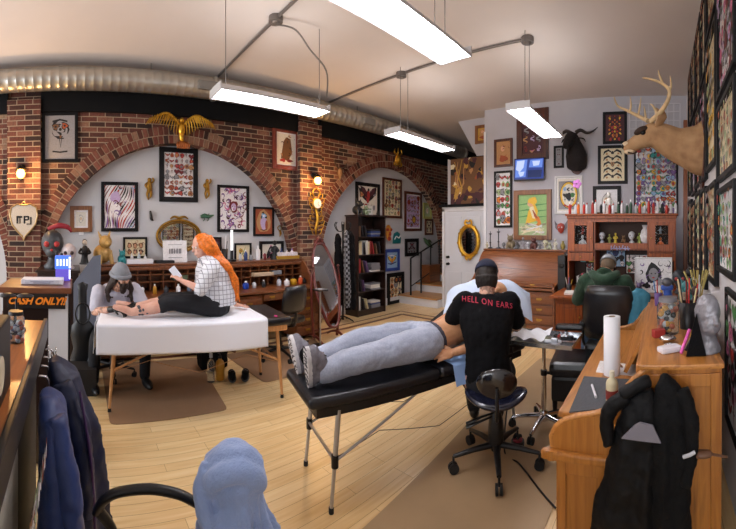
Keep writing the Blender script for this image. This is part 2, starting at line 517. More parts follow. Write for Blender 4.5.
# door
def door():
    o = MB()
    w = dr - dl; cx = (dl + dr) / 2
    o.box((cx, YD - .02, 1.0), (w - .02, .04, 2.0))
    for zc, zh in ((.45, .62), (1.42, .95)):
        for s in (-1, 1):
            o.box((cx + s * w * .235, YD - .043, zc), (w * .36, .012, zh), bev=.008)
    d = struct('door_1', o, M('door_white', '#cfd3dc', .45))
    k = MB()
    for z in (.92, 1.06):
        p = (dl + .1, YD - .045, z)
        k.lathe([(.03, 0), (.03, .012), (.012, .02), (.012, .035), (.026, .045), (.03, .06), (.02, .075), (0, .078)], p, 14, axis=(0, -1, 0))
    kk = k.build('door_knob', BLKMET, d)
    c = MB()
    c.box((cx, YD - .02, 2.05), (w + .12, .05, .09)); c.box((dl - .03, YD - .02, 1.03), (.06, .05, 2.06)); c.box((dr + .03, YD - .02, 1.03), (.06, .05, 2.06))
    struct('trim_7', c, WHITEW)
    c = MB(); c.box((cx + .04, YD - .06, 2.12), (w + .26, .14, .05)); struct('trim_8', c, BLACKP)
door()
# wooden corner post at the end of the right wall
mb = MB(); mb.box((XR - .05, YB - .45, 1.65), (.06, .12, 3.3), bev=.006)
struct('trim_9', mb, wood('red_brown_post', '#6e3a1e', '#8f5230', '#5c2e18', axis='z'))
# stairs
mb = MB()
TREAD = wood('stair_tread', '#a9743c', '#c3925a', '#98632f', axis='x'); RISER = WHITEW
for i, (y, z) in enumerate(((6.35, .19), (7.0, .37), (7.6, .56), (8.1, .75), (8.5, .94))):
    y1 = (7.0, 7.6, 8.1, 8.5, 9.55)[i]
    mb.m(0).box(((XA + -4.36) / 2, (y + YE) / 2, z - .1 - .012), (-4.36 - XA, YE - y, .19 - .0))
    mb.m(1).box(((XA + -4.36) / 2, (y + y1) / 2 - .012, z - .012), (-4.36 - XA, y1 - y + .03, .025))
struct('stairs', mb, [RISER, TREAD])

# ducts along the brick wall
def duct():
    t = thing('ventilation_duct', 'long round galvanised duct running under the ceiling along the brick wall', 'duct', (-4.9, YF, 3.60))
    m = MB(); r = .15
    prof = []
    L = 8.3 - YF; n = int(L / .11)
    for i in range(n + 1):
        y = L * i / n
        prof += [(r, y - .004), (r + .0022, y), (r, y + .004)]
    A = [(max(a, 0), b) for a, b in prof]
    m.lathe(A, (0, 0, 0), 28, axis=(0, 1, 0))
    m.build('duct_pipe', STEEL, t)
    for y in (1.9, 3.6, 6.2, 8.25):
        c = MB(); c.lathe([(r + .004, -.03), (r + .02, -.02), (r + .02, .02), (r + .004, .03)], (0, y - YF, 0), 28, axis=(0, 1, 0)); c.build('clamp_ring', STEEL, t)
    
    for y in (-1.5, 1.0, 2.1, 4.6, 7.2):
        h = MB(); h.cyl((0, y - YF, .15), (0, y - YF, ZC - 3.60), .004, seg=6); h.build('hanger_rod', BLKMET, t)
    for y in (1.75, 4.75):
        g = MB(); p = Vector((.16, y - YF, -.03)); g.box(p, (.05, .28, .12), bev=.01); g.box(p + Vector((.03, 0, 0)), (.01, .22, .08)); g.build('vent_grille', M('grille_grey', '#8e8c88', .4, metal=.5), t)
duct()

# conduits on the ceiling
CON = M('grey_conduit', '#77706c', .4, metal=.5)
def conduit(label, pts, boxes):
    o = MB(); o.tube([(x, y, z) for x, y, z in pts], .017, 8)
    c = tag(o.build('ceiling_conduit', CON), label, 'conduit')
    for x, y in boxes:
        b = MB(); b.cyl((x, y, ZC), (x, y, ZC - .06), .075, seg=12); b.cyl((x, y, ZC - .06), (x, y, ZC - .08), .05, .035, seg=12); b.build('junction_box', CON, c)
zc = ZC - .02
conduit('grey conduit crossing the ceiling to the round junction box above the left lamp', [(-5.1, 2.0, zc), (-3.37, 2.0, zc), (XR - .1, 2.0, zc)], [(-3.37, 2.0)])
conduit('grey conduit crossing the ceiling between two round junction boxes nearer the back wall', [(-5.1, 4.06, zc), (-3.41, 4.06, zc), (-1.53, 4.06, zc)], [(-3.41, 4.06), (-1.53, 4.06)])

# hanging fluorescent fixtures
TUBEM = M('lit_tube', '#ffffff', .5, emit='#fbfaff', estr=TUBE)
HOUS = M('lamp_housing', '#c9c9cc', .4, metal=.2)
LAMPS = [(-1.5, 1.78, 'large hanging fluorescent lamp nearest the viewer, cut by the top of the picture', 1.36),
         (-3.3, 1.93, 'hanging fluorescent lamp over the bearded tattooer\'s white covered bed', 1.34),
         (-3.3, 4.42, 'hanging fluorescent lamp in front of the second brick arch', 1.44),
         (-1.5, 4.33, 'hanging fluorescent lamp in front of the television wall', 1.36)]
lamp0 = None
def lamp(x, y, label, L, cords):
    L -= .06
    z = 2.9
    t = thing('fluorescent_lamp', label, 'lamp', (x, y, z), group='hanging fluorescent lamps')
    h = MB(); w = .28
    prof = [(-w / 2, 0), (-w / 2 - .004, .02), (-.07, .085), (.07, .085), (w / 2 + .004, .02), (w / 2, 0), (w / 2 - .006, .004), (.062, .072), (-.062, .072), (-w / 2 + .006, .004)]
    h.prism(prof, (0, L / 2, 0), (1, 0, 0), (0, 0, 1), L)
    for s in (-1, 1): h.box((0, s * (L / 2 - .005), .04), (w, .012, .08))
    h.build('housing', HOUS, t)
    for s in (-1, 0, 1):
        b = MB(); b.cyl((s * .09, -L / 2 + .03, .018), (s * .09, L / 2 - .03, .018), .0155, seg=12); b.build('tube', TUBEM, t)
    r = MB()
    for k in range(2):
        r.box((-.045 + k * .09, 0, .005), (.004, L - .03, .028))
    r.build('louver', WHPL, t)
    ul = bpy.data.lights.new('ceiling_fill', 'AREA'); ul.shape = 'RECTANGLE'; ul.size = .16; ul.size_y = L - .1; ul.energy = 3.6; ul.color = (1, .97, .94)  # unseen area light added above each fixture to brighten the ceiling
    uo = bpy.data.objects.new('ceiling_fill', ul); COL.objects.link(uo); uo.parent = t; uo.location = (0, 0, .095); uo.rotation_euler = (PI, 0, 0)
    for yy in cords:
        c = MB(); c.tube([(0, yy - y, ZC - z), (0, yy - y, .085)], .004, 5); c.build('hanging_cord', M('cord_grey', '#5f5a58', .6), t)
    return t
for (x, y, lb, L), c in zip(LAMPS, ((2.15, 2.28), (1.40, 2.52), (3.91, 4.07), (3.90, 4.04))): lamp(x, y, lb, L, c)
# drooping feed cable from the left junction box to its lamp
mb = MB(); mb.tube([(-3.37, 2.0, 3.77), (-3.30, 2.2, 3.74), (-3.25, 2.36, 3.55), (-3.10, 2.46, 3.3), (-3.09, 2.46, 3.02)], .009, 6, sub=6)
tag(mb.build('feed_cable', CON), 'grey cable drooping from the ceiling box down to the left lamp', 'cable')
# ------------------------------------------------------------------ furniture
OAKD = wood('dark_oak', '#5b321a', '#7a4626', '#4a2814', axis='y', rough=.4, coat=.2)
OAKR = wood('red_brown_oak', '#63300f', '#7e451a', '#4e2609', axis='x', rough=.35, coat=.3)
OAKH = wood('orange_oak', '#743205', '#97490d', '#5c2803', axis='z', rough=.45, coat=.05)
OAKG = wood('golden_oak', '#94581c', '#b0722c', '#7f4b16', axis='z', rough=.38, coat=.25)  # shade on the desk side is worked into these darker oak tones
OAKGX = wood('golden_oak_long', '#a0632a', '#bd7f3a', '#8b5420', axis='y', rough=.38, coat=.25)
BEECH = wood('beech_leg', '#b07a48', '#c8935f', axis='z', rough=.4)
ESPR = M('espresso_wood', '#24130f', .4, coat=.2, noise=.15)
BRASS = M('aged_brass', '#b08a3c', .35, metal=.85)
ALU = M('brushed_aluminium', '#b9babd', .3, metal=.9)
RUB = M('rubber', '#19191a', .7)

# floor mats
MATB = M('brown_floor_mat', '#8f7055', .5, noise=.05, nscale=6)
MATG = M('tan_floor_mat', '#a58a68', .5, noise=.05, nscale=5)
def floor_mat_obj(pts, m, label, r=.06):
    n = len(pts); out = []
    P = [Vector((p[0], p[1])) for p in pts]
    for i in range(n):
        a, b, c = P[i - 1], P[i], P[(i + 1) % n]
        u = (a - b).normalized(); v = (c - b).normalized()
        for k in range(5):
            t = k / 4; out.append(tuple(b + u * r * (1 - t) ** 2 + v * r * t ** 2))
    o = MB(); o.prism(out, (0, 0, .002), (1, 0, 0), (0, 1, 0), .004)
    return tag(o.build('chair_mat', m), label, 'floor mat')
floor_mat_obj([(-3.06, .28), (-4.5, .30), (-4.46, 1.5), (-3.06, 1.32)], MATB, 'brown chair mat on the floor under the white-sheeted bed')
floor_mat_obj([(-3.43, 1.90), (-4.44, 1.86), (-4.44, 3.3), (-3.62, 2.95), (-3.43, 2.3)], MATB, 'brown chair mat under the swivel chair by the right half of the wall desks')
floor_mat_obj([(-1.40, .9), (-1.56, 2.95), (-1.50, 4.45), (-.62, 4.45), (-.62, .9)], MATG, 'tan floor mat under the stool of the tattooer in black')

# ---- treatment beds
def bed(name, label, L, W, H, legm, loc, rz, wooden=True):
    t = thing(name, label, 'treatment bed', loc, rz)
    p = MB()
    def pad(cx, lx):
        b = MB(); bm = bmesh.new(); bmesh.ops.create_cube(bm, size=1)
        for v in bm.verts: v.co = Vector((v.co.x * lx, v.co.y * W, v.co.z * .075))
        bmesh.ops.bevel(bm, geom=bm.edges[:], offset=.03, segments=5, profile=.5, affect='EDGES')
        b.bm(bm, Matrix.Translation((cx, 0, H - .0375)), True); return b
    pad(-L / 4, L / 2 - .004).build('cushion', LEATH, t); pad(L / 4, L / 2 - .004).build('cushion', LEATH, t)
    f = MB(); z = H - .10
    for s in (-1, 1):
        f.box((0, s * (W / 2 - .03), z), (L - .1, .022, .05)); f.box((s * (L / 2 - .06), 0, z), (.022, W - .08, .05)); f.box((s * .03, 0, z), (.022, W - .08, .05))
    f.build('frame', legm if wooden else BLKPL, t)
    lx, ly = L / 2 - (.09 if wooden else .14), W / 2 - (.06 if wooden else .03)
    for sx in (-1, 1):
        for sy in (-1, 1):
            g = MB(); top = Vector((sx * (lx - .05), sy * ly, z)); bot = Vector((sx * lx, sy * (ly + .01), 0.02))
            if wooden:
                g.tube([top, top.lerp(bot, .5), bot], [.018, .017, .013], 10)
            else:
                mid = top.lerp(bot, .52); g.tube([top, mid], .015, 10); g.tube([mid, bot], .011, 10)
            lg = g.build('leg', legm, t)
            q = MB(); q.cyl(bot - Vector((0, 0, .02)), bot + Vector((0, 0, .012)), .017 if wooden else .015, .015, 10); q.build('foot', RUB, lg)
            if not wooden:
                q = MB(); mid = top.lerp(bot, .52); q.cyl(mid - Vector((0, 0, .035)), mid + Vector((0, 0, .035)), .021, seg=10); q.build('height_clamp', BLKPL, lg)
        for sy in (-1, 1):
            g = MB(); a = Vector((sx * (lx - .02), sy * (ly + .005), H * (.46 if wooden else .42))); b = Vector((sx * .14, sy * (ly - .01), z - .01))
            if wooden: g.tube([a, b], .011, 8)
            else: g.tube([a, b], .008, 8)
            g.build('brace', legm, t)
        g = MB(); g.tube([(sx * (lx - .02), -ly, H * .44), (sx * (lx - .02), ly, H * .44)], .010, 8); g.build('crossbar', legm, t)
    for sy in (-1, 1):
        g = MB(); pts = [(-lx + .04, sy * ly, H * .45), (-L / 4, sy * ly, H * .58), (0, sy * ly, H * .42), (L / 4, sy * ly, H * .58), (lx - .04, sy * ly, H * .45)]
        g.tube(pts, .0025, 5); g.build('support_cable', BLKMET if not wooden else BEECH, t)
    return t
BA = ((-3.46, 1.13), R(81.5), 1.78, .70, .775)
bedA = bed('treatment_bed', 'folding bed with beech legs and black cushions, half covered by a white sheet', BA[2], BA[3], BA[4], BEECH, (-3.46, 1.13, .004), BA[1])
BB = ((-1.63, 2.15), R(73), 1.84, .50, .675)
bedB = bed('treatment_bed', 'black cushioned folding bed with thin metal legs under the man in grey trousers', BB[2], BB[3], BB[4], ALU, (-1.63, 2.15, 0), BB[1], False)

# white sheet draped over the left part of bed A
def sheet():
    t = thing('bed_sheet', 'white disposable sheet draped over the left part of the beech-legged bed', 'sheet', (-3.46, 1.13, .004), BA[1])
    L, W, H = BA[2], BA[3], BA[4]
    x0, x1 = -L / 2 - .02, L / 2 - .26
    hang = .25; random.seed(3)
    def fn(u, v):
        x = x0 + (x1 - x0) * u
        tot = W + .02 + 2 * hang; s = v * tot; r = .0
        if s < hang:
            y = -W / 2 - .014 - .012 * math.sin(u * 9 + 1) * (1 - s / hang) - .02 * (1 - s / hang); z = H + .006 - (hang - s)
        elif s > tot - hang:
            y = W / 2 + .014 + .012 * math.sin(u * 11) * (s - tot + hang) / hang; z = H + .006 - (s - tot + hang)
        else:
            q = (s - hang) / (tot - 2 * hang); y = -W / 2 - .012 + q * (W + .024); z = H + .008 + .004 * math.sin(u * 14 + q * 5)
            e = min(q, 1 - q); z -= max(0, .03 - e) * .35
        return Vector((x, y, z))
    m = MB(); m.grid(fn, 60, 60)
    # end flap
    def fe(u, v):
        y = -W / 2 - .014 + (W + .028) * u
        return Vector((x0 - .012 - .015 * v - .006 * math.sin(u * 13), y, H + .006 - hang * v))
    m.grid(fe, 30, 12)
    o = m.build('sheet_cloth', M('white_sheet', '#eef1fb', .8, bump=.1, bscale=20, sheen=.2), t)
    md = o.modifiers.new('thickness', 'SOLIDIFY'); md.thickness = .003; md.offset = 0
    return t
sheet()

# ---- roll-top style desks
def drawer(par, c, w, h, m, knobm=BRASS, d=.022, pulls=1):
    b = MB(); b.box((c[0], c[1] - d / 2, c[2]), (w, d, h), bev=.005); b.box((c[0], c[1] - d - .002, c[2]), (w - .04, .006, h - .035), bev=.003)
    dr = b.build('drawer', m, par)
    for k in range(pulls):
        x = c[0] + (0 if pulls == 1 else (-1, 1)[k] * w * .25)
        q = MB(); z = c[2]
        q.box((x, c[1] - d - .006, z + .006), (.085, .004, .026), bev=.002)
        q.tube([(x - .032, c[1] - d - .008, z + .004), (x - .026, c[1] - d - .022, z - .012), (x + .026, c[1] - d - .022, z - .012), (x + .032, c[1] - d - .008, z + .004)], .0035, 6)
        q.build('handle', knobm, dr)
    return dr
def side_profile(D, zd, zt, dtop, n=10):
    """S-shaped side of a roll-top (y forward negative): returns (y, z)"""
    pts = [(0, 0), (0, zt), (-dtop, zt)]
    y0, y1 = -dtop, -D + .10
    for i in range(1, n + 1):
        u = i / n
        s = u
        z = zd + .06 + (zt - zd - .06) * (.5 + .5 * math.cos(PI * min(1, s)))
        pts.append((y0 + (y1 - y0) * s, z))
    pts += [(-D + .03, zd + .05), (-D, zd + .02), (-D, zd - .03), (-D + .02, zd - .05), (-D + .02, 0)]
    return pts
def rolltop(name, label, W, D, zd, zt, dtop, m, loc, rz, closed=False, kneel=.0, kneer=0., pulls=2, left_ped=True, right_ped=True, drawers=4, ps=None):
    """local frame: x along the width, back at y=0, front at y=-D"""
    t = thing(name, label, 'desk', loc, rz)
    prof = side_profile(D, zd, zt, dtop)
    for s in (-1, 1):
        b = MB(); b.prism(prof, (s * W / 2 - (0.028 if s > 0 else 0), 0, 0), (0, 1, 0), (0, 0, 1), .028 * 1)
        b.build('side_panel', m, t)
        # applied rail on the outside
        x = s * (W / 2 + .006)
        for zz, hh_ in ((zd - .02, .05), (.06, .1)): r = MB(); r.box((x, -D / 2, zz), (.014, D - .06, hh_), bev=.004); r.build('side_rail', m, t)
    b = MB(); b.box((0, -dtop / 2, zt + .012), (W + .04, dtop + .04, .026), bev=.006); b.build('top_board', m, t)
    b = MB(); b.box((0, -D / 2, zd), (W - .06, D - .02, .035), bev=.008); b.build('desktop', m, t)
    b = MB(); b.box((0, -.012, (zt) / 2), (W - .06, .02, zt - .02)); b.build('back_panel', m, t)
    if closed:
        b = MB(); yz = [p for p in prof[2:-4]]; pts = []
        n = len(yz) - 1
        for i in range(n):
            (ya, za), (yb, zb) = yz[i], yz[i + 1]
            k = max(1, int(math.hypot(yb - ya, zb - za) / .028))
            for q in range(k):
                u0, u1 = q / k, (q + 1) / k
                A = Vector((0, ya + (yb - ya) * u0, za + (zb - za) * u0 - .012)); B = Vector((0, ya + (yb - ya) * u1, za + (zb - za) * u1 - .012))
                mid = (A + B) / 2; dd = B - A; ang = math.atan2(dd.z, dd.y)
                b.box(mid, (W - .06, dd.length * .94, .014), rot=(ang, 0, 0), bev=.003)
        b.build('tambour', m, t)
        q = MB(); q.box((0, -D + .1, zd + .055), (W - .08, .03, .06), bev=.006); fr = q.build('roll_rail', m, t)
        for s in (-.25, .25):
            k = MB(); k.box((s * W, -D + .08, zd + .055), (.07, .014, .02), bev=.004); k.build('handle', BRASS, fr)
    else:
        q = MB(); y1 = -dtop + .04
        q.box((0, (y1) / 2 - .02, (zd + zt) / 2 + .02), (W - .07, .012, zt - zd - .06))
        n = 9
        for i in range(n + 1): q.box((-(W - .08) / 2 + (W - .08) * i / n, -dtop / 2 - .02, zd + .02 + (zt - zd) * .42), (.012, dtop - .03, (zt - zd) * .8))
        for z in (zd + .02 + (zt - zd) * .35, zd + .02 + (zt - zd) * .62): q.box((0, -dtop / 2 - .02, z), (W - .08, dtop - .03, .012))
        q.build('pigeonholes', m, t)
        # rolled-up tambour edge under the top
        q = MB(); q.box((0, -dtop - .01, zt - .035), (W - .06, .03, .05), bev=.01); q.build('roll_rail', m, t)
    pw = W * .3 if ps is None else ps
    for s, on in ((-1, left_ped), (1, right_ped)):
        if not on: continue
        cx = s * (W / 2 - pw / 2 - .02)
        b = MB(); b.box((cx, -D / 2, (zd - .02) / 2 + .02), (pw, D - .1, zd - .10)); pd = b.build('pedestal', m, t)
        hh = (zd - .14) / drawers
        for k in range(drawers): drawer(pd, (cx, -D + .05, .07 + hh * (k + .5)), pw - .03, hh - .015, m, pulls=1)
    b = MB(); cw = W - 2 * pw - .06
    drawer(t, ((0 if left_ped and right_ped else 0), -D + .05, zd - .075), cw, .09, m, pulls=pulls)
    return t
# the two desks along the brick wall (local -y must point to +X world: rz = 90 deg)
deskA1 = rolltop('rolltop_desk', 'dark oak open roll-top desk behind the bearded tattooer, left of its twin', 1.66, .84, .76, 1.13, .34, OAKD, (-5.28, 1.09, 0), PI / 2)
deskA2 = rolltop('rolltop_desk', 'dark oak open roll-top desk beside the brick pier, crowded with bottles', 1.42, .84, .76, 1.13, .34, OAKD, (-5.28, 2.72, 0), PI / 2)
deskB = rolltop('rolltop_desk', 'reddish closed roll-top desk with smooth curved shutter under the mermaid picture', 1.44, .86, .74, 1.27, .22, OAKR, (-2.25, 6.0, 0), 0, closed=True)

# golden oak desk in the right foreground, its side panel facing the viewer, back to the right wall
def oak_desk():
    t = thing('oak_desk', 'golden oak desk with curved side panel, right foreground, jackets hung on its side', 'desk', (.28, 1.75, 0), 0)
    W = 1.65
    px = [(722, 367), (654.6, 367), (645, 371), (634, 380), (625, 390), (617, 402), (608, 411), (594, 415), (578, 417), (564, 421), (555, 428), (551, 437), (552, 447), (556.5, 455)]
    prof = []
    for a, b in px:
        p = onY(a, b, 1.75); prof.append((p.x, p.z))
    x0 = prof[-1][0]; prof += [(x0, 0), (.28, 0)]
    for y, nm in ((1.75, 'side_panel'), (1.75 + W, 'side_panel')):
        b = MB(); b.prism(prof, (0, y, 0), (1, 0, 0), (0, 0, 1), -.03); p = b.build(nm, OAKG, t, world=True)
        b = MB(); b.tube([(q_[0], y + .015, q_[1]) for q_ in prof[:13]], .019, 8, flat=(1, .8)); b.build('edge_trim', OAKGX, p, world=True)
    # raised rail and recessed panels on the near side
    b = MB(); xl = x0 - .012
    b.box(((xl - .18) / 2 - .03, 1.735, .515), (.40, .035, .045), bev=.012); b.cyl((xl - .01, 1.742, .537), (xl - .01, 1.742, .493), .028, seg=14)
    b.build('arm_rail', OAKG, t, world=True)
    b = MB()
    for (a, c, z0, z1) in ((x0 + .01, x0 + .05, .03, .49), (-.13, -.09, .03, .49), (.23, .275, .03, .93), (x0 + .05, -.13, .03, .09), (-.09, .23, .03, .09), (x0 + .05, -.13, .43, .49), (-.09, .23, .87, .93), (-.09, -.05, .09, .87)):
        b.box(((a + c) / 2, 1.744, (z0 + z1) / 2), (c - a, .014, z1 - z0), bev=.003)
    b.build('side_moulding', OAKG, t, world=True)
    b = MB(); b.box((.095, 1.75 + W / 2, .963), (.40, W + .03, .026), bev=.007); b.build('top_board', OAKGX, t, world=True)
    b = MB(); b.box((-.12, 1.75 + W / 2, .69), (.78, W - .07, .03), bev=.006); b.build('desktop', OAKGX, t, world=True)
    b = MB(); b.box((.262, 1.75 + W / 2, .5), (.02, W - .07, .9)); b.build('back_panel', OAKGX, t, world=True)
    b = MB(); b.box((-.02, 1.75 + W / 2, .83), (.012, W - .07, .24))
    for i in range(8): b.box((-.06, 1.85 + (W - .2) * i / 7, .83), (.09, .012, .24))
    b.box((-.06, 1.75 + W / 2, .84), (.09, W - .08, .012)); b.build('pigeonholes', OAKGX, t, world=True)
    b = MB(); b.prism([(-.095, .95), (-.215, .73), (-.235, .74), (-.115, .96)], (0, 3.37, 0), (1, 0, 0), (0, 0, 1), 1.10); b.build('slanted_front', OAKGX, t, world=True)
    b = MB(); b.box((-.11, 1.75 + W / 2, .935), (.03, W - .07, .05), bev=.008); b.build('roll_rail', OAKGX, t, world=True)
    for y in (2.0, 3.12):
        b = MB(); b.box((-.12, y, .35), (.72, .42, .64)); pd = b.build('pedestal', OAKG, t, world=True)
        for k in range(3):
            d = MB(); d.box((-.49, y, .15 + .2 * k), (.02, .38, .18), bev=.004); dd = d.build('drawer', OAKG, pd, world=True)
            q = MB(); q.tube([(-.5, y - .04, .15 + .2 * k), (-.52, y - .03, .14 + .2 * k), (-.52, y + .03, .14 + .2 * k), (-.5, y + .04, .15 + .2 * k)], .004, 6); q.build('handle', BRASS, dd, world=True)
    return t
oak_desk()

# ---- hutch desk at the right of the back wall
def hutch():
    X0h, X1h = -1.37, .20; w = X1h - X0h; cx = (X0h + X1h) / 2; yf = 5.3
    t = thing('hutch_desk', 'orange oak desk with glass-doored hutch where the man in green sits', 'desk', (cx, yf, 0))
    W = lambda nm, mbx, m=OAKH, par=None: mbx.build(nm, m, par or t, world=True)
    b = MB(); b.box((cx, yf + .19, 1.835), (w + .06, .46, .03), bev=.008); b.box((cx, yf + .19, 1.80), (w + .02, .42, .04), bev=.008); W('top_board', b)
    for x in (X0h + .012, X1h - .012): b = MB(); b.box((x, yf + .2, 1.28), (.024, .4, 1.02)); W('side_panel', b)
    b = MB(); b.box((cx, yf + .39, 1.28), (w - .04, .016, 1.02)); W('back_panel', b, M('hutch_back', '#3d2213', .6))
    lx1, rx0 = -.97, -.20
    b = MB()
    for x in (lx1, rx0): b.box((x, yf + .2, 1.28), (.02, .38, 1.0))
    b.box(((lx1 + rx0) / 2, yf + .2, 1.415), (rx0 - lx1, .38, .02)); b.box(((lx1 + rx0) / 2, yf + .2, 1.33), (rx0 - lx1, .36, .015))
    b.box((cx, yf + .01, 1.76), (w - .03, .02, .06)); b.box(((X0h + lx1) / 2, yf + .2, 1.30), (lx1 - X0h, .38, .02)); b.box(((X1h + rx0) / 2, yf + .2, 1.30), (X1h - rx0, .38, .02))
    W('shelves', b)
    for (a, c) in ((X0h, lx1), (rx0, X1h)):
        m_ = (a + c) / 2; ww = c - a - .03
        b = MB(); z0, z1 = 1.31, 1.73; gw, gz0, gz1 = .18, 1.41, 1.68
        b.box((m_ - (ww + gw) / 4, yf - .008, (z0 + z1) / 2), ((ww - gw) / 2, .024, z1 - z0), bev=.004); b.box((m_ + (ww + gw) / 4, yf - .008, (z0 + z1) / 2), ((ww - gw) / 2, .024, z1 - z0), bev=.004)
        b.box((m_, yf - .008, (z0 + gz0) / 2), (gw, .024, gz0 - z0), bev=.004); b.box((m_, yf - .008, (z1 + gz1) / 2), (gw, .024, z1 - gz1), bev=.004)
        d = W('door', b)
        b = MB(); b.box((m_, yf - .006, (gz0 + gz1) / 2), (gw, .003, gz1 - gz0)); W('glass_pane', b, M('cabinet_glass', '#ffffff', .03, trans=1., ior=1.1), d)
        b = MB(); b.ball((m_ + (ww / 2 - .035) * (1 if a == X0h else -1), yf - .032, 1.5), .012); W('knob', b, BRASS, d)
        b = MB(); b.box((m_, yf - .006, 1.225), (ww, .02, .12), bev=.004); d = W('drawer', b)
        b = MB(); b.ball((m_, yf - .028, 1.225), .011); W('knob', b, BRASS, d)
    b = MB(); b.box(((lx1 + rx0) / 2, yf - .002, 1.375), (rx0 - lx1 - .02, .014, .07), bev=.003); W('drawer', b)
    b = MB(); b.box((cx, 5.05, .755), (w + .10, 1.0, .035), bev=.01); W('desktop', b)
    for x in (X0h + .2, X1h - .2):
        b = MB(); b.box((x, 5.1, .37), (.40, .86, .73)); pd = W('pedestal', b)
        b = MB(); b.box((x, 4.66, .37), (.33, .02, .58), bev=.01); b.box((x, 4.655, .37), (.25, .02, .48), bev=.006); dd = W('door', b, OAKH, pd)
        b = MB(); b.ball((x + .13, 4.635, .5), .012); W('knob', b, BRASS, dd)
    return t
hutch()

# ---- bookcase in the second arch
def bookcase():
    t = thing('bookcase', 'tall narrow dark brown bookcase full of books in the right arch', 'bookcase', (-5.19, 5.11, 0), PI / 2)
    # local: x along width (.76), back y=.17, front y=-.18
    w, D, Ht = .76, .34, 1.88
    for s in (-1, 1): b = MB(); b.box((s * (w / 2 - .012), 0, Ht / 2), (.024, D, Ht)); b.build('side_panel', ESPR, t)
    b = MB(); b.box((0, D / 2 - .006, Ht / 2), (w - .03, .012, Ht - .02)); b.build('back_panel', ESPR, t)
    b = MB(); b.box((0, -.005, Ht + .012), (w + .05, D + .03, .028), bev=.008); b.build('top_board', ESPR, t)
    zs = [.10, .45, .80, 1.14, 1.48]
    for z in zs: b = MB(); b.box((0, 0, z), (w - .05, D - .02, .022)); b.build('shelf', ESPR, t)
    b = MB(); b.box((0, -D / 2 + .03, .045), (w - .05, .02, .09)); b.build('plinth', ESPR, t)
    return t, zs
bookcase()

# ---- chairs and stools
def castor_base(t, r=.29, m=BLKPL, n=5, hub=.06, z=.085, a0=0., cast=.028):
    for k in range(n):
        a = a0 + 2 * PI * k / n; c, s = math.cos(a), math.sin(a)
        b = MB(); b.tube([(c * .03, s * .03, z + .03), (c * r * .55, s * r * .55, z + .022), (c * r, s * r, z)], [.026, .021, .015], 8, flat=(1, .8)); lg = b.build('leg', m, t)
        q = MB(); p = Vector((c * r, s * r, cast))
        sd = Vector((-s, c, 0))
        for e in (-1, 1): q.cyl(p + sd * e * .006, p + sd * e * .022, cast, seg=14)
        q.cyl(p + Vector((0, 0, .02)), p + Vector((0, 0, z - cast)), .008, seg=8); q.build('castor', RUB, lg)
    b = MB(); b.lathe([(.034, z - .01), (.036, z + .05), (.028, z + .07)], seg=14); b.build('hub', m, t)
def office_chair(name, label, loc, rz, seat=.47, back=(.46, .50), arms=True, bh=.62):
    """front of the chair looks along local -y"""
    t = thing(name, label, 'chair', loc, rz)
    castor_base(t)
    b = MB(); b.cyl((0, 0, .12), (0, 0, seat - .07), .025, seg=12); b.cyl((0, 0, .12), (0, 0, .27), .033, seg=12); b.build('gas_column', BLKMET, t)
    b = MB(); b.box((0, 0, seat - .06), (.2, .24, .04), bev=.01); b.build('mechanism', BLKMET, t)
    b = MB(); b.box((0, 0, seat), (.5, .48, .09), bev=.04); b.build('seat', LEATH, t)
    b = MB(); bm = bmesh.new(); bmesh.ops.create_cube(bm, size=1)
    bmesh.ops.subdivide_edges(bm, edges=bm.edges[:], cuts=5, use_grid_fill=True)
    for v in bm.verts:
        x, y, z = v.co; k = 1 - .22 * max(0, z) ** 1.5 * 1.5
        rr = (abs(x) * 2) ** 4 * (abs(z) * 2) ** 4
        v.co = Vector((x * back[0] * k * (1 - .1 * rr), y * .075 * (1 - .55 * max(abs(x) * 2, abs(z) * 2) ** 4) + .05 - .22 * (x ** 2) * .6, z * back[1] * (1 - .06 * (abs(x) * 2) ** 3)))
    b.bm(bm, Matrix.Translation((0, .25, seat + .12 + back[1] / 2)) @ Matrix.Rotation(R(-8), 4, 'X'), True); b.build('backrest', LEATH, t)
    b = MB(); b.tube([(0, .06, seat - .06), (0, .26, seat - .04), (0, .30, seat + .2)], [.03, .028, .02], 8, sub=4, flat=(1, .5)); b.build('back_support', BLKPL, t)
    if arms:
        for s in (-1, 1):
            b = MB(); b.tube([(s * .2, .02, seat - .05), (s * .29, .02, seat - .02), (s * .30, .04, seat + .12), (s * .29, .0, seat + .2)], [.016] * 4, 8, sub=4); ar = b.build('armrest', BLKPL, t)
            q = MB(); q.box((s * .29, -.02, seat + .21), (.07, .26, .03), bev=.014); q.build('arm_pad', BLKPL, ar)
    return t
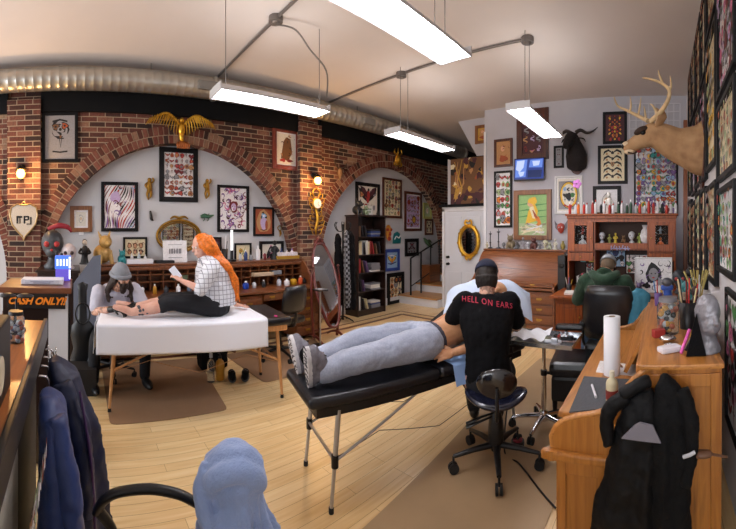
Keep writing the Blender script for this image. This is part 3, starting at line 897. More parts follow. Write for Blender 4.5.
def saddle_stool(loc, rz):
    t = thing('tattoo_stool', 'black stool with curved seat and round back pad under the tattooer in black', 'stool', loc, rz)
    castor_base(t, r=.30, a0=R(20), z=.11, cast=.034)
    b = MB(); b.cyl((0, 0, .13), (0, 0, .40), .022, seg=12); b.lathe([(.05, .15), (.056, .2), (.05, .30), (.034, .36)], seg=14); b.build('gas_column', BLKPL, t)
    # lever handles
    for s, a in ((1, .5), (1, 0.1)):
        q = MB(); q.tube([(0, 0, .36 - a * .04), (.10, .05 + a * .04, .355 - a * .05), (.20, .06 + a * .05, .31 - a * .03)], [.008, .009, .014], 8, flat=(1.4, .6)); q.build('lever', BLKPL, t)
    VB = M('navy_vinyl', '#16182a', .22, spec=.7, coat=.3)
    b = MB()
    def fn(u, v):
        a = 2 * PI * u; c, s = math.cos(a), math.sin(a)
        return None
    bm = bmesh.new(); bmesh.ops.create_uvsphere(bm, u_segments=32, v_segments=16, radius=1)
    for v in bm.verts:
        x, y, z = v.co
        r = math.hypot(x, y); lift = .045 * x * x - .03 * max(0, -y) ** 2
        v.co = Vector((x * .215, y * .185, z * .045 * (1 - .35 * (1 - r)) + lift))
    b.bm(bm, Matrix.Translation((0, 0, .455)), True); b.build('seat', VB, t)
    b = MB(); bm = bmesh.new(); bmesh.ops.create_uvsphere(bm, u_segments=28, v_segments=14, radius=1)
    for v in bm.verts:
        x, y, z = v.co; v.co = Vector((x * .13, y * .034 - .25 * (x * .13) ** 2 * 4, z * .10))
    b.bm(bm, Matrix.Translation((0, .215, .635)) @ Matrix.Rotation(R(-6), 4, 'X'), True); b.build('back_pad', M('black_vinyl_gloss', '#141318', .16, spec=.8, coat=.4), t)
    b = MB(); b.tube([(0, .05, .40), (0, .22, .405), (0, .27, .48), (0, .25, .62)], .012, 8, sub=3); b.build('back_bracket', BLKMET, t)
    return t
st = at(496, 462, 2.55)
STOOL = (st.x, st.y)
saddle_stool((st.x, st.y, .0062), R(207))
chair1 = office_chair('swivel_chair', 'black swivel chair of the man in the green hoodie', (-.50, 3.76, .0), R(180), seat=.46, back=(.50, .52))
def client_chair():
    t = thing('client_chair', 'low black upholstered client chair between the tool stand and the oak desk', 'chair', (-.80, 3.25, .006), R(8))
    b = MB(); b.box((0, 0, .42), (.36, .46, .12), bev=.05); b.build('seat', LEATH, t)
    b = MB(); b.box((0, 0, .25), (.32, .40, .22), bev=.03); b.build('base_box', BLKPL, t)
    for sx in (-1, 1):
        for sy in (-1, 1): b = MB(); b.cyl((sx * .13, sy * .16, 0), (sx * .13, sy * .16, .16), .018, .024); b.build('leg', BLKMET, t)
    b = MB(); b.tube([(-.10, .24, .40), (-.10, .29, .5), (-.08, .26, .66)], .014, 8, sub=3); ar = b.build('armrest', BLKMET, t)
    b = MB(); b.box((-.04, .20, .68), (.27, .12, .05), bev=.024); b.build('arm_pad', LEATH, ar)
client_chair()
chair3 = office_chair('swivel_chair', 'black swivel chair at the right one of the dark desks, behind the bed', (-4.05, 2.45, .006), R(-75), seat=.48, back=(.42, .34), arms=False)

# ---- instrument stand
def tray_stand():
    p = at(546, 420, 3.14)
    t = thing('instrument_stand', 'chrome wheeled stand with steel tray beside the tattooer in black', 'stand', (-.94, 2.87, .0062))
    castor_base(t, r=.26, m=CHROME, a0=R(50), z=.075, cast=.028)
    b = MB(); b.cyl((0, 0, .1), (0, 0, .45), .02, seg=12); b.cyl((0, 0, .44), (0, 0, .71), .015, seg=12); b.build('pole', CHROME, t)
    b = MB(); b.cyl((0, 0, .43), (0, 0, .47), .027, seg=12); b.cyl((.02, 0, .45), (.055, 0, .45), .012, seg=8); b.build('height_knob', BLKPL, t)
    b = MB(); b.box((0, 0, .71), (.56, .38, .008), bev=.003)
    for s in (-1, 1): b.box((s * .28, 0, .725), (.006, .38, .03)); b.box((0, s * .19, .725), (.56, .006, .03))
    b.build('tray', M('steel_tray', '#c2c5ca', .2, metal=.9), t)
    return t
tray_stand()
# ------------------------------------------------------------------ pictures on the walls
PAL = {'paper': '#ddd8cd', 'cream': '#e2d6b4', 'white': '#e8e6e8', 'black': '#17161a', 'red': '#a8322e', 'dred': '#6d1f26', 'pink': '#c76c92', 'purple': '#7c5c98',
       'lil': '#b9a2c9', 'blue': '#33609c', 'navy': '#23356e', 'teal': '#1e8a86', 'green': '#4c8a4a', 'lgreen': '#8fb877', 'yellow': '#e0b437', 'orange': '#d57a2c',
       'brown': '#6d4a2e', 'tan': '#b9895a', 'skin': '#d9a684', 'grey': '#8c8b90', 'gold': '#bf9440', 'lblue': '#8fb3d3', 'sage': '#a7b98b', 'rust': '#9c4c2c', 'maroon': '#47202a'}
def PM(n): return M('ink_' + n, PAL[n], .55, noise=.10, nscale=45)
class Art:
    """flat drawing; coordinates u,v in 0..1 of the sheet, painted layer over layer"""
    def __init__(s, w, h, base='paper', seed=0):
        s.w, s.h = w, h; s.mb = MB(); s.names = []; s.k = 0; s.r = random.Random(seed)
        s.poly([(0, 0), (1, 0), (1, 1), (0, 1)], base)
    def poly(s, pts, c):
        if c not in s.names: s.names.append(c)
        s.mb.cur = s.names.index(c)
        y = -.0002 * s.k; s.k += 1
        q = [(min(1, max(0, p[0])), min(1, max(0, p[1]))) for p in pts]
        ar = sum(q[i][0] * q[(i + 1) % len(q)][1] - q[(i + 1) % len(q)][0] * q[i][1] for i in range(len(q)))
        if ar < 0: q = q[::-1]
        s.mb.poly([((u - .5) * s.w, y, (v - .5) * s.h) for u, v in q])
    def oval(s, u, v, ru, rv, c, n=14, wob=0., rot=0.):
        ph = s.r.random() * 6; pts = []
        for i in range(n):
            a = 2 * PI * i / n; k = 1 + wob * math.sin(3 * a + ph) + wob * .6 * math.sin(5 * a + ph * 2)
            x, y = ru * k * math.cos(a), rv * k * math.sin(a)
            pts.append((u + x * math.cos(rot) - y * math.sin(rot), v + x * math.sin(rot) + y * math.cos(rot)))
        s.poly(pts, c)
    def rect(s, a, b, c, d, col): s.poly([(a, b), (c, b), (c, d), (a, d)], col)
    def ribbon(s, pts, w, c, taper=True):
        n = len(pts); L, Rr = [], []
        for i, p in enumerate(pts):
            a = pts[max(0, i - 1)]; b = pts[min(n - 1, i + 1)]
            dx, dy = b[0] - a[0], b[1] - a[1]; l = math.hypot(dx, dy) or 1
            ww = w * (math.sin(PI * (i + .35) / (n - .3)) if taper else 1)
            L.append((p[0] - dy / l * ww, p[1] + dx / l * ww)); Rr.append((p[0] + dy / l * ww, p[1] - dx / l * ww))
        for i in range(n - 1): s.poly([L[i], L[i + 1], Rr[i + 1], Rr[i]], c); s.k -= 1
        s.k += 1
    def motif(s, kind, u, v, r, c, c2='black', asp=None):
        asp = asp or s.w / s.h; ru, rv = r, r * asp
        if kind == 'rose':
            s.oval(u, v, ru * 1.12, rv * 1.12, 'black', 14, .10); s.oval(u, v, ru, rv, c, 14, .10)
            s.oval(u + ru * .1, v + rv * .05, ru * .62, rv * .62, 'black', 10, .12); s.oval(u + ru * .1, v + rv * .05, ru * .5, rv * .5, c2 if c2 != 'black' else c, 10, .12); s.oval(u + ru * .05, v, ru * .2, rv * .2, 'black', 8)
        elif kind == 'skull':
            s.oval(u, v + rv * .2, ru * .86, rv * .8, 'black'); s.oval(u, v + rv * .2, ru * .76, rv * .7, c)
            s.rect(u - ru * .45, v - rv * .9, u + ru * .45, v - rv * .2, 'black'); s.rect(u - ru * .36, v - rv * .8, u + ru * .36, v - rv * .2, c)
            for e in (-1, 1): s.oval(u + e * ru * .32, v + rv * .12, ru * .2, rv * .22, 'black', 9)
            s.poly([(u, v - rv * .1), (u + ru * .1, v - rv * .35), (u - ru * .1, v - rv * .35)], 'black')
        elif kind == 'dagger':
            s.poly([(u - ru * .22, v + rv * .3), (u + ru * .22, v + rv * .3), (u, v - rv * 1.1)], 'black'); s.poly([(u - ru * .12, v + rv * .3), (u + ru * .12, v + rv * .3), (u, v - rv * .9)], c)
            s.rect(u - ru * .5, v + rv * .28, u + ru * .5, v + rv * .45, 'black'); s.rect(u - ru * .14, v + rv * .4, u + ru * .14, v + rv * .95, c2 if c2 != 'black' else 'brown'); s.oval(u, v + rv, ru * .2, rv * .2, 'black', 8)
        elif kind == 'heart':
            for k, cc in ((1.15, 'black'), (.95, c)):
                pts = []
                for i in range(18):
                    a = 2 * PI * i / 18; x = .062 * 16 * math.sin(a) ** 3; y = .062 * (13 * math.cos(a) - 5 * math.cos(2 * a) - 2 * math.cos(3 * a) - math.cos(4 * a))
                    pts.append((u + ru * k * x, v + rv * k * y))
                s.poly(pts[::-1], cc)
        elif kind == 'bird':
            for k, cc in ((1.12, 'black'), (.95, c)):
                for e in (-1, 1):
                    s.poly([(u, v - rv * .1 * k), (u + e * ru * .5 * k, v + rv * .55 * k), (u + e * ru * 1.05 * k, v + rv * .75 * k), (u + e * ru * .9 * k, v + rv * .2 * k), (u + e * ru * .5 * k, v - rv * .15 * k), (u, v - rv * .45 * k)], cc)
            s.oval(u, v - rv * .1, ru * .2, rv * .5, c2, 10); s.oval(u, v + rv * .45, ru * .15, rv * .16, 'black', 8)
        elif kind == 'snake':
            pts = [(u + ru * .7 * math.sin(i * 1.05), v + rv * (1 - i * .22)) for i in range(10)]
            s.ribbon(pts, ru * .22, 'black'); s.ribbon(pts, ru * .13, c)
        elif kind == 'face':
            s.oval(u, v, ru * .8, rv * 1.0, c2, 14, .12); s.oval(u, v - rv * .1, ru * .5, rv * .68, c, 12)
            for e in (-1, 1): s.oval(u + e * ru * .2, v, ru * .09, rv * .06, 'black', 7)
            s.oval(u, v - rv * .42, ru * .15, rv * .07, 'red', 7)
        else:
            s.oval(u, v, ru, rv, 'black', 11, .25); s.oval(u, v, ru * .78, rv * .78, c, 11, .25); s.oval(u, v, ru * .3, rv * .3, c2, 8, .2)
    def flash(s, nx, ny, cols, kinds=('rose', 'skull', 'dagger', 'heart', 'bird', 'snake', 'face', 'blob'), fill=.52, m=.02):
        for j in range(ny):
            for i in range(nx):
                cw = (1 - 2 * m) / nx; chh = (1 - 2 * m) / ny
                u = m + cw * (i + .5) + s.r.uniform(-.12, .12) * cw; v = m + chh * (j + .5) + s.r.uniform(-.1, .1) * chh
                r = min(cw, chh * s.h / s.w) * fill * s.r.uniform(.85, 1.1)
                s.motif(s.r.choice(kinds), u, v, r, s.r.choice(cols), s.r.choice(cols))
    def stripes(s, cols, n=16, amp=.12, w=.016, slant=.6):
        for i in range(n):
            x = -.3 + 1.6 * i / n + s.r.uniform(-.02, .02)
            for k in range(3):
                v0 = -.05 + k * .36 + s.r.uniform(-.05, .05)
                pts = [(x + slant * (v0 + t * .06) * .4 + amp * math.sin((v0 + t * .06) * 6 + i * .35), v0 + t * .06) for t in range(7)]
                s.ribbon(pts, w * s.r.uniform(.6, 1.3), s.r.choice(cols))
    def swirl(s, cols, n=26, seed=1, w=.014):
        for i in range(n):
            u, v = s.r.random(), s.r.random(); R0 = s.r.uniform(.05, .14); a0 = s.r.random() * 6; c = s.r.choice(cols)
            pts = [(u + R0 * (1 - t / 14) * math.cos(a0 + t * .5), v + R0 * (1 - t / 14) * s.w / s.h * math.sin(a0 + t * .5)) for t in range(10)]
            s.ribbon(pts, w * s.r.uniform(.7, 1.3), c)
    def mirrored(s, fn):
        fn(1); fn(-1)
    def sym(s, cols, n=9, y0=.12, y1=.88):
        for i in range(n):
            v = y0 + (y1 - y0) * i / (n - 1); c = s.r.choice(cols); c2 = s.r.choice(cols); d = s.r.uniform(.08, .32); r = s.r.uniform(.05, .10); rot = s.r.uniform(-1, 1); wv = s.r.uniform(.6, 1.7)
            for e in (-1, 1):
                s.oval(.5 + e * d, v, r * 1.1, r * wv * s.w / s.h, 'black', 12, .12, e * rot); s.oval(.5 + e * d, v, r * .8, r * wv * .75 * s.w / s.h, c, 12, .12, e * rot)
            if i % 2 == 0: s.oval(.5, v, r * .9, r * s.w / s.h, 'black', 10, .1); s.oval(.5, v, r * .6, r * .7 * s.w / s.h, c2, 10, .1)
    def build(s, par, T=None):
        o = s.mb.build('artwork', [PM(n) for n in s.names], par)
        o.location = T or (0, 0, 0); return o

FR_BLACK = M('frame_black', '#101013', .5, spec=.25)
FR_DKWD = wood('frame_dark_wood', '#3a1a12', '#54281a', '#2b120d', axis='z', rough=.35)
FR_RED = wood('frame_red_wood', '#5f2216', '#7b3322', '#4c1a12', axis='z', rough=.35)
FR_BRN = wood('frame_brown_wood', '#6b4124', '#87562f', '#553019', axis='z', rough=.35)
FR_GOLD = GOLDD
GLASSP = M('picture_glass', '#ffffff', .02, trans=1., ior=1.06)
WALLS = {'L': (XA, PI / 2), 'P': (XW + .002, PI / 2), 'P2': (XW + .112, PI / 2), 'B': (YB, 0.), 'D': (YD, 0.), 'R': (XR, -PI / 2)}
def wall_pt(wall, px, py):
    if wall in 'LP2' or wall == 'P2': return onX(px, py, WALLS[wall][0])
    if wall == 'R': return onX(px, py, XR)
    return onY(px, py, WALLS[wall][0])
def picture(label, wall, box, fm, fw, base, draw, seed=1, mat=0., matc='white', group=None, glass=False, depth=.028, tilt=0., name='framed_picture', size=None, off=0.):
    x0, y0, x1, y1 = box
    if size is None:
        a = wall_pt(wall, x0, (y0 + y1) / 2); b = wall_pt(wall, x1, (y0 + y1) / 2); cpx = (x0 + x1) / 2
        t_, b_ = wall_pt(wall, cpx, y0), wall_pt(wall, cpx, y1)
        w = (a - b).length; w = math.hypot(a.x - b.x, a.y - b.y); h = t_.z - b_.z; c = (a + b) / 2; c.z = (t_.z + b_.z) / 2
    else: c, w, h = size
    rz = WALLS[wall][1]
    nrm = Vector((math.sin(rz), -math.cos(rz), 0))
    t = thing(name, label, 'picture', c + nrm * (.002 + off), 0, group, rot=(0, tilt, rz))
    f = MB(); d = depth
    for s in (-1, 1):
        f.box((s * (w / 2 - fw / 2), -d / 2, 0), (fw, d, h), bev=.005)
        f.box((0, -d / 2, s * (h / 2 - fw / 2)), (w - 2 * fw + .004, d, fw), bev=.004)
    f.build('frame', fm, t)
    iw, ih = w - 2 * fw, h - 2 * fw
    if mat > 0:
        q = MB(); q.box((0, -.006, 0), (iw + .004, .006, ih + .004)); q.build('mat_board', PM(matc), t)
        iw -= 2 * mat; ih -= 2 * mat
    A = Art(iw + (.004 if mat == 0 else 0), ih + (.004 if mat == 0 else 0), base, seed); draw(A); A.build(t, (0, -.010, 0))
    q = MB(); q.box((0, -d * .45 - .012, 0), (w - 2 * fw, .002, h - 2 * fw))
    if glass: q.build('glass_pane', GLASSP, t)
    return t

def d_rose_dagger(a):
    a.ribbon([(.25, .86), (.5, .9), (.75, .86)], .02, 'black', False)
    a.motif('rose', .5, .68, .26, 'grey', 'black'); a.motif('blob', .36, .74, .12, 'brown'); a.motif('blob', .66, .76, .12, 'rust'); a.motif('dagger', .52, .42, .22, 'grey', 'black')
    a.ribbon([(.25, .18), (.5, .16), (.75, .18)], .016, 'black', False)
def d_tiger(a):
    a.stripes(['red', 'dred', 'black', 'red', 'purple'], 20, .10, .020, .9)
    a.oval(.36, .72, .17, .13, 'lil', 12, .1); a.oval(.36, .45, .16, .12, 'white', 12, .1); a.swirl(['purple', 'dred', 'lblue'], 10)
def d_flash_red(a): a.flash(6, 8, ['red', 'rust', 'tan', 'grey', 'dred'])
def d_flash_mono(a): a.flash(5, 9, ['tan', 'sage', 'grey', 'red', 'brown'])
def d_flash_multi(a): a.flash(8, 13, ['red', 'teal', 'orange', 'purple', 'green', 'lblue', 'grey', 'yellow'], fill=.6)
def d_purple(a):
    a.swirl(['purple', 'dred', 'pink', 'purple', 'maroon'], 60, w=.018); a.motif('face', .5, .55, .2, 'lil', 'dred'); a.swirl(['white', 'purple'], 14)
def d_hand(a):
    a.oval(.5, .5, .42, .45, 'tan', 12, .06); a.motif('blob', .5, .72, .18, 'lblue', 'white'); a.oval(.5, .42, .2, .25, 'lil', 10, .1); a.oval(.66, .36, .08, .2, 'rust', 10); a.ribbon([(.3, .2), (.5, .14), (.7, .2)], .03, 'brown')
def d_sketch(a): a.oval(.5, .52, .24, .3, 'grey', 12, .1); a.oval(.5, .52, .2, .26, 'paper', 12, .1); a.motif('face', .5, .52, .14, 'cream', 'tan')
def d_ladies(a):
    for u in (.22, .5, .78): a.motif('face', u, .62, .14, 'skin', 'brown'); a.motif('face', u, .25, .13, 'skin', 'maroon')
    a.swirl(['brown', 'tan'], 10)
def d_botanical(a):
    a.ribbon([(.2, .1), (.45, .5), (.7, .9)], .02, 'green'); a.motif('rose', .35, .7, .13, 'yellow', 'tan'); a.motif('blob', .65, .45, .12, 'sage'); a.ribbon([(.8, .2), (.6, .4), (.5, .7)], .018, 'brown')
def d_dark_figure(a): a.oval(.5, .45, .26, .4, 'black', 14, .12); a.oval(.5, .66, .12, .12, 'grey', 10); a.swirl(['pink', 'grey'], 8)
def d_wolf(a):
    a.poly([(.2, .2), (.35, .75), (.5, .9), (.75, .85), (.85, .4), (.6, .1)], 'brown'); a.swirl(['maroon', 'black', 'tan'], 14); a.oval(.3, .12, .16, .06, 'red', 10, .2); a.oval(.7, .12, .18, .05, 'dred', 10, .2)
def d_eagle(a): a.motif('bird', .5, .62, .40, 'black', 'red'); a.flash(4, 2, ['rust', 'tan', 'red', 'grey'], m=.08); a.motif('bird', .52, .72, .36, 'maroon', 'red')
def d_figures(a): a.flash(4, 7, ['rust', 'grey', 'lil', 'tan', 'red'], ('face', 'snake', 'rose', 'bird')); a.motif('face', .5, .25, .2, 'yellow', 'brown')
def d_small_sym(a): a.sym(['dred', 'grey', 'maroon'], 7)
def d_blue(a): a.rect(.06, .06, .94, .94, 'lblue'); a.motif('bird', .5, .5, .36, 'yellow', 'orange'); a.ribbon([(.1, .3), (.4, .25), (.9, .35)], .05, 'navy'); a.ribbon([(.1, .75), (.5, .8), (.9, .7)], .03, 'white')
def d_flash_cream(a): a.flash(3, 4, ['rust', 'tan', 'black', 'orange', 'grey'])
def d_bold(a): a.sym(['orange', 'red', 'yellow', 'rust', 'red'], 13, .08, .92); a.motif('rose', .5, .5, .14, 'red', 'yellow')
def d_black_orn(a):
    for i in range(5):
        v = .14 + .18 * i
        for e in (-1, 1):
            a.ribbon([(.5, v), (.5 + e * .18, v + .08), (.5 + e * .34, v + .02), (.5 + e * .38, v - .06)], .035, 'black'); a.oval(.5 + e * .24, v - .03, .05, .035, 'tan', 9, .2)
        a.oval(.5, v, .06, .05, 'black', 8, .2)
    a.motif('blob', .5, .52, .1, 'tan')
def d_yellow_oval(a):
    a.rect(.05, .05, .95, .93, 'grey'); a.oval(.5, .5, .40, .42, 'black', 20); a.oval(.5, .5, .38, .40, 'yellow', 20); a.oval(.5, .2, .2, .1, 'red', 9, .2); a.oval(.5, .5, .30, .34, 'paper', 20); a.flash(3, 3, ['black', 'grey', 'green', 'lblue'], m=.24); a.oval(.5, .45, .12, .12, 'black', 12, .1)
def d_mermaid(a):
    a.rect(0, 0, 1, .3, 'sage'); a.rect(0, .3, 1, 1, 'lgreen')
    for v in (.45, .6, .75): a.ribbon([(0, v), (.3, v + .03), (.6, v - .01), (1, v + .02)], .02, 'green')
    a.poly([(.25, .28), (.35, .6), (.55, .82), (.68, .6), (.62, .35)], 'yellow')
    a.oval(.42, .78, .11, .08, 'skin', 12); a.oval(.5, .85, .16, .09, 'yellow', 12, .12); a.poly([(.38, .68), (.52, .72), (.62, .5), (.66, .4), (.5, .42)], 'cream')
    a.ribbon([(.55, .5), (.68, .4), (.74, .3), (.62, .22)], .07, 'orange'); a.ribbon([(.5, .62), (.58, .5), (.66, .42)], .035, 'rust')
    for i in range(12): a.ribbon([(a.r.random(), a.r.uniform(.02, .25)), (a.r.random(), a.r.uniform(.05, .3)), (a.r.random(), a.r.uniform(.02, .25))], .022, a.r.choice(['cream', 'lgreen', 'white', 'yellow']))
def d_brown_port(a): a.oval(.5, .55, .3, .36, 'tan', 14, .1); a.oval(.45, .68, .14, .12, 'skin', 12); a.swirl(['brown', 'maroon', 'tan', 'rust'], 12); a.oval(.5, .25, .3, .14, 'rust', 12, .2)
def d_strip_flash(a): a.flash(3, 7, ['rust', 'red', 'sage', 'orange', 'grey', 'green'], ('rose', 'skull', 'bird', 'snake', 'face'), fill=.62); a.motif('skull', .5, .13, .25, 'grey')
def d_camo(a):
    a.rect(0, 0, 1, .25, 'maroon'); cs = ['brown', 'maroon', 'maroon', 'gold', 'black', 'cream', 'rust', 'brown', 'tan']
    for i in range(60): a.oval(a.r.random(), a.r.random() ** 1.4, a.r.uniform(.03, .10), a.r.uniform(.03, .09), a.r.choice(cs[:5] if a.r.random() < .6 else cs), 9, .25, a.r.random() * 3)
    for i in range(5): a.ribbon([(a.r.uniform(.05, .4), a.r.uniform(.05, .3)), (a.r.uniform(.1, .5), a.r.uniform(.3, .6)), (a.r.uniform(.1, .4), a.r.uniform(.6, .98))], .018, a.r.choice(['cream', 'gold', 'tan']))
def d_dark_big(a): a.flash(3, 4, ['grey', 'lil', 'dred', 'tan', 'pink'], ('skull', 'rose', 'snake', 'face')); a.oval(.5, .2, .3, .12, 'maroon', 12, .1)

P = picture
P('framed grey rose and dagger poster on the brick left of the big arch', 'P', (42, 112.5, 78, 162.5), FR_BLACK, .045, 'grey', d_rose_dagger, 3, mat=0)
P('small ornate brown and gold frame with a pale sketch, far left inside the left arch', 'L', (70, 206, 92, 232), FR_BRN, .06, 'paper', d_sketch, 4, mat=.03)
P('black framed print of red and violet tiger-like stripes, inside the left arch', 'L', (101, 182, 138, 231.5), FR_BLACK, .05, 'white', d_tiger, 5)
P('wide black framed red flash sheet at the top centre of the left arch', 'L', (159, 148, 197.5, 202), FR_BLACK, .075, 'white', d_flash_red, 6)
P('black framed picture of dark-haired ladies on cream, resting above the left desk', 'L', (123, 237, 147, 258), FR_BLACK, .03, 'cream', d_ladies, 7)
P('black framed crimson and violet swirling print right of the oval mirror', 'L', (217, 185.5, 248.5, 232), FR_BLACK, .045, 'white', d_purple, 8)
P('small black framed tan print, right side of the left arch', 'L', (253, 207, 273.5, 236), FR_BLACK, .035, 'rust', d_hand, 9)
P('small black frame right behind the head of the orange-haired woman', 'L', (206, 237, 221, 251), FR_BLACK, .03, 'maroon', d_dark_figure, 10)
P('black framed pale drawing of green plants standing behind the bottles', 'L', (234, 243, 251, 266), FR_BLACK, .03, 'cream', d_botanical, 11)
P('black framed drawing of a dark figure near the left arch\'s right foot', 'L', (259, 241, 283, 266), FR_BLACK, .05, 'paper', d_dark_figure, 12)
P('red wooden framed print of a brown beast on the brick between the arches', 'P', (272, 128.5, 299, 170), FR_RED, .075, 'paper', d_wolf, 13, mat=.02)
P('black framed print of a spread-winged bird, left in the right arch', 'L', (355, 183, 379, 218), FR_BLACK, .07, 'paper', d_eagle, 14)
P('tall dark wooden frame with rows of small drawings, top of the right arch', 'L', (382, 178.5, 401, 218), FR_DKWD, .05, 'cream', d_flash_mono, 15)
P('tall dark framed sheet with rusty figures on grey, right arch', 'L', (404, 192, 421, 231), FR_DKWD, .06, 'lil', d_figures, 16, mat=.025)
P('tiny yellow-green framed picture high at the right end of the right arch', 'L', (422.5, 203, 431, 219), M('frame_lime', '#a8ac66', .5), .06, 'sage', d_sketch, 17)
P('small dark framed sheet under the tiny yellow-green picture', 'L', (424.5, 219, 432.5, 235), FR_DKWD, .05, 'cream', d_small_sym, 18)
P('small black framed dark red emblem above the stair rail', 'L', (404.5, 238.5, 418, 256), FR_BLACK, .08, 'grey', d_small_sym, 19)
P('blue framed picture right of the bookcase', 'L', (384, 249, 399, 271), M('frame_blue', '#2d4796', .5), .07, 'lblue', d_blue, 20)
P('low hanging black framed flash sheet between the bookcase and the stairs', 'L', (386.5, 272.5, 403.5, 304), FR_BLACK, .09, 'cream', d_flash_cream, 21, mat=.0)
# back wall
P('black framed red and orange symmetrical print, above the cream one on the back wall', 'B', (603, 112, 627, 144), FR_BLACK, .045, 'maroon', d_bold, 30)
P('black framed cream sheet with black symmetrical ornament on the back wall', 'B', (598, 145.5, 627.5, 184), FR_BLACK, .05, 'cream', d_black_orn, 31)
P('small dark frame between the television and the goat head', 'B', (554, 146, 564, 168), FR_BLACK, .035, 'grey', d_small_sym, 32)
P('white-matted print of a yellow oval with black designs, left above the hutch', 'B', (555, 176, 583, 214), M('frame_white', '#d8d8d8', .5), .03, 'paper', d_yellow_oval, 33, mat=.02)
P('dark frame with white drawing half hidden behind the bottles on the hutch', 'B', (593, 186, 621, 216), FR_BLACK, .06, 'white', d_sketch, 34)
P('brown wooden framed painting of a blonde mermaid on green water', 'B', (514.5, 190, 552, 240), FR_BRN, .085, 'sage', d_mermaid, 35, depth=.05)
P('dark framed tan print left of the television', 'B', (494.5, 139, 513, 167), FR_DKWD, .045, 'tan', d_brown_port, 36)
P('tall narrow black framed flash sheet below the tan print', 'B', (494.5, 171, 512.5, 227.5), FR_BLACK, .04, 'white', d_strip_flash, 37)
P('big dark framed print partly behind the right-hand ceiling lamp', 'B', (517, 109, 549, 160), FR_DKWD, .11, 'maroon', d_dark_big, 38)
P('gold-brown framed picture high on the grey wall above the white door', 'D', (475.5, 125, 491, 143.5), FR_BRN, .06, 'gold', d_brown_port, 39)
# camouflage-like mural above the door
t = thing('leaf_mural', 'wide unframed brown and gold leafy mural above the white door', 'mural', ((onY(452, 180, YD) + onY(486, 180, YD)) / 2) + Vector((0, -.012, 0)))
a_, b_ = onY(451.5, 160, YD), onY(486, 204.5, YD)
A = Art(b_.x - a_.x, a_.z - b_.z, 'brown', 40); d_camo(A); o = A.build(t, (0, -.02, (a_.z + b_.z) / 2 - t.location.z))
mbk = MB(); mbk.box((0, 0, (a_.z + b_.z) / 2 - t.location.z), (b_.x - a_.x + .03, .02, a_.z - b_.z + .03)); mbk.build('backing_board', BLACKP, t)

# sticker sheet right of the hutch (a cloth banner full of small designs)
bx = (634, 140, 678, 216); a_, b_ = onY(bx[0], bx[3], YB), onY(bx[2], bx[1], YB)
P('big sheet of small colourful designs under the deer head', 'B', bx, FR_BLACK, .03, 'white', d_flash_multi, 41)
# white lattice panel behind the deer
t = thing('lattice_panel', 'white square-grid lattice panel high behind the deer head', 'panel', onY(655, 125, YB) + Vector((0, -.02, 0)))
c0, c1 = onY(632, 146, YB), onY(682, 104, YB); w, h = c1.x - c0.x, c1.z - c0.z
b = MB()
for i in range(9): b.box((-w / 2 + w * i / 8, 0, 0), (.018, .018, h))
for i in range(6): b.box((0, -.004, -h / 2 + h * i / 5), (w, .012, .018))
b.build('lattice', M('lattice_white', '#c7c6cc', .6), t)

# right wall: rows of black framed flash seen edge-on
cols = [(1.93, 2.57), (2.63, 3.20), (3.26, 3.66), (3.72, 4.22), (4.28, 4.80), (4.86, 5.40)]
k = 0
rowz = [[(1.33, 1.88), (1.93, 2.44), (2.49, 3.25), (3.30, 3.82)],
        [(1.20, 1.97), (2.10, 3.16), (3.22, 3.82)],
        [(1.08, 2.0), (2.06, 2.95), (3.01, 3.80)],
        [(1.16, 2.02), (2.08, 2.90), (2.96, 3.80)],
        [(1.05, 1.96), (2.04, 2.94), (3.02, 3.80)],
        [(1.12, 2.02), (2.10, 2.98), (3.04, 3.80)]]
rown = {4: ['waist-high', 'second', 'third', 'topmost'], 3: ['lower', 'middle', 'top']}
adj = ['nearest the viewer', 'second from the viewer', 'third from the viewer', 'fourth from the viewer', 'fifth from the viewer', 'farthest, beside the wooden post']
sty = [('green and orange', 'white', ['lgreen', 'orange', 'teal', 'red']), ('multicoloured', 'cream', ['rust', 'sage', 'grey', 'tan']), ('pale pink', 'white', ['pink', 'grey', 'lil', 'dred']), ('tan', 'cream', ['tan', 'brown', 'rust'])]
for ci, (ya, yb) in enumerate(cols):
    for ri, (za, zb) in enumerate(rowz[ci]):
        nm, base, cl = sty[(k * 3 + ci) % 4] if not (ci == 0) else sty[(0, 1, 2, 3)[ri]]
        if ci == 1 and ri == 1: nm, base, cl = 'yellowish', 'cream', ['tan', 'yellow', 'grey', 'sage']
        k += 1
        cc = Vector((XR, (ya + yb) / 2, (za + zb) / 2))
        P('%s flash sheet, right wall, %s row, %s' % (nm, rown[len(rowz[ci])][ri], adj[ci]), 'R', (0, 0, 0, 0), FR_BLACK, .035, base, (lambda c_: (lambda a: a.flash(5, 7, c_, fill=.55)))(cl), 50 + k, size=(cc, yb - ya, zb - za), depth=.035)
P('black framed pink and green sheet hung low on the right wall behind the desk corner', 'R', (0, 0, 0, 0), FR_BLACK, .03, 'white', lambda a: a.flash(4, 6, ['pink', 'green', 'red', 'black'], fill=.5), 90, size=(Vector((XR, 1.97, .86)), .56, .80))

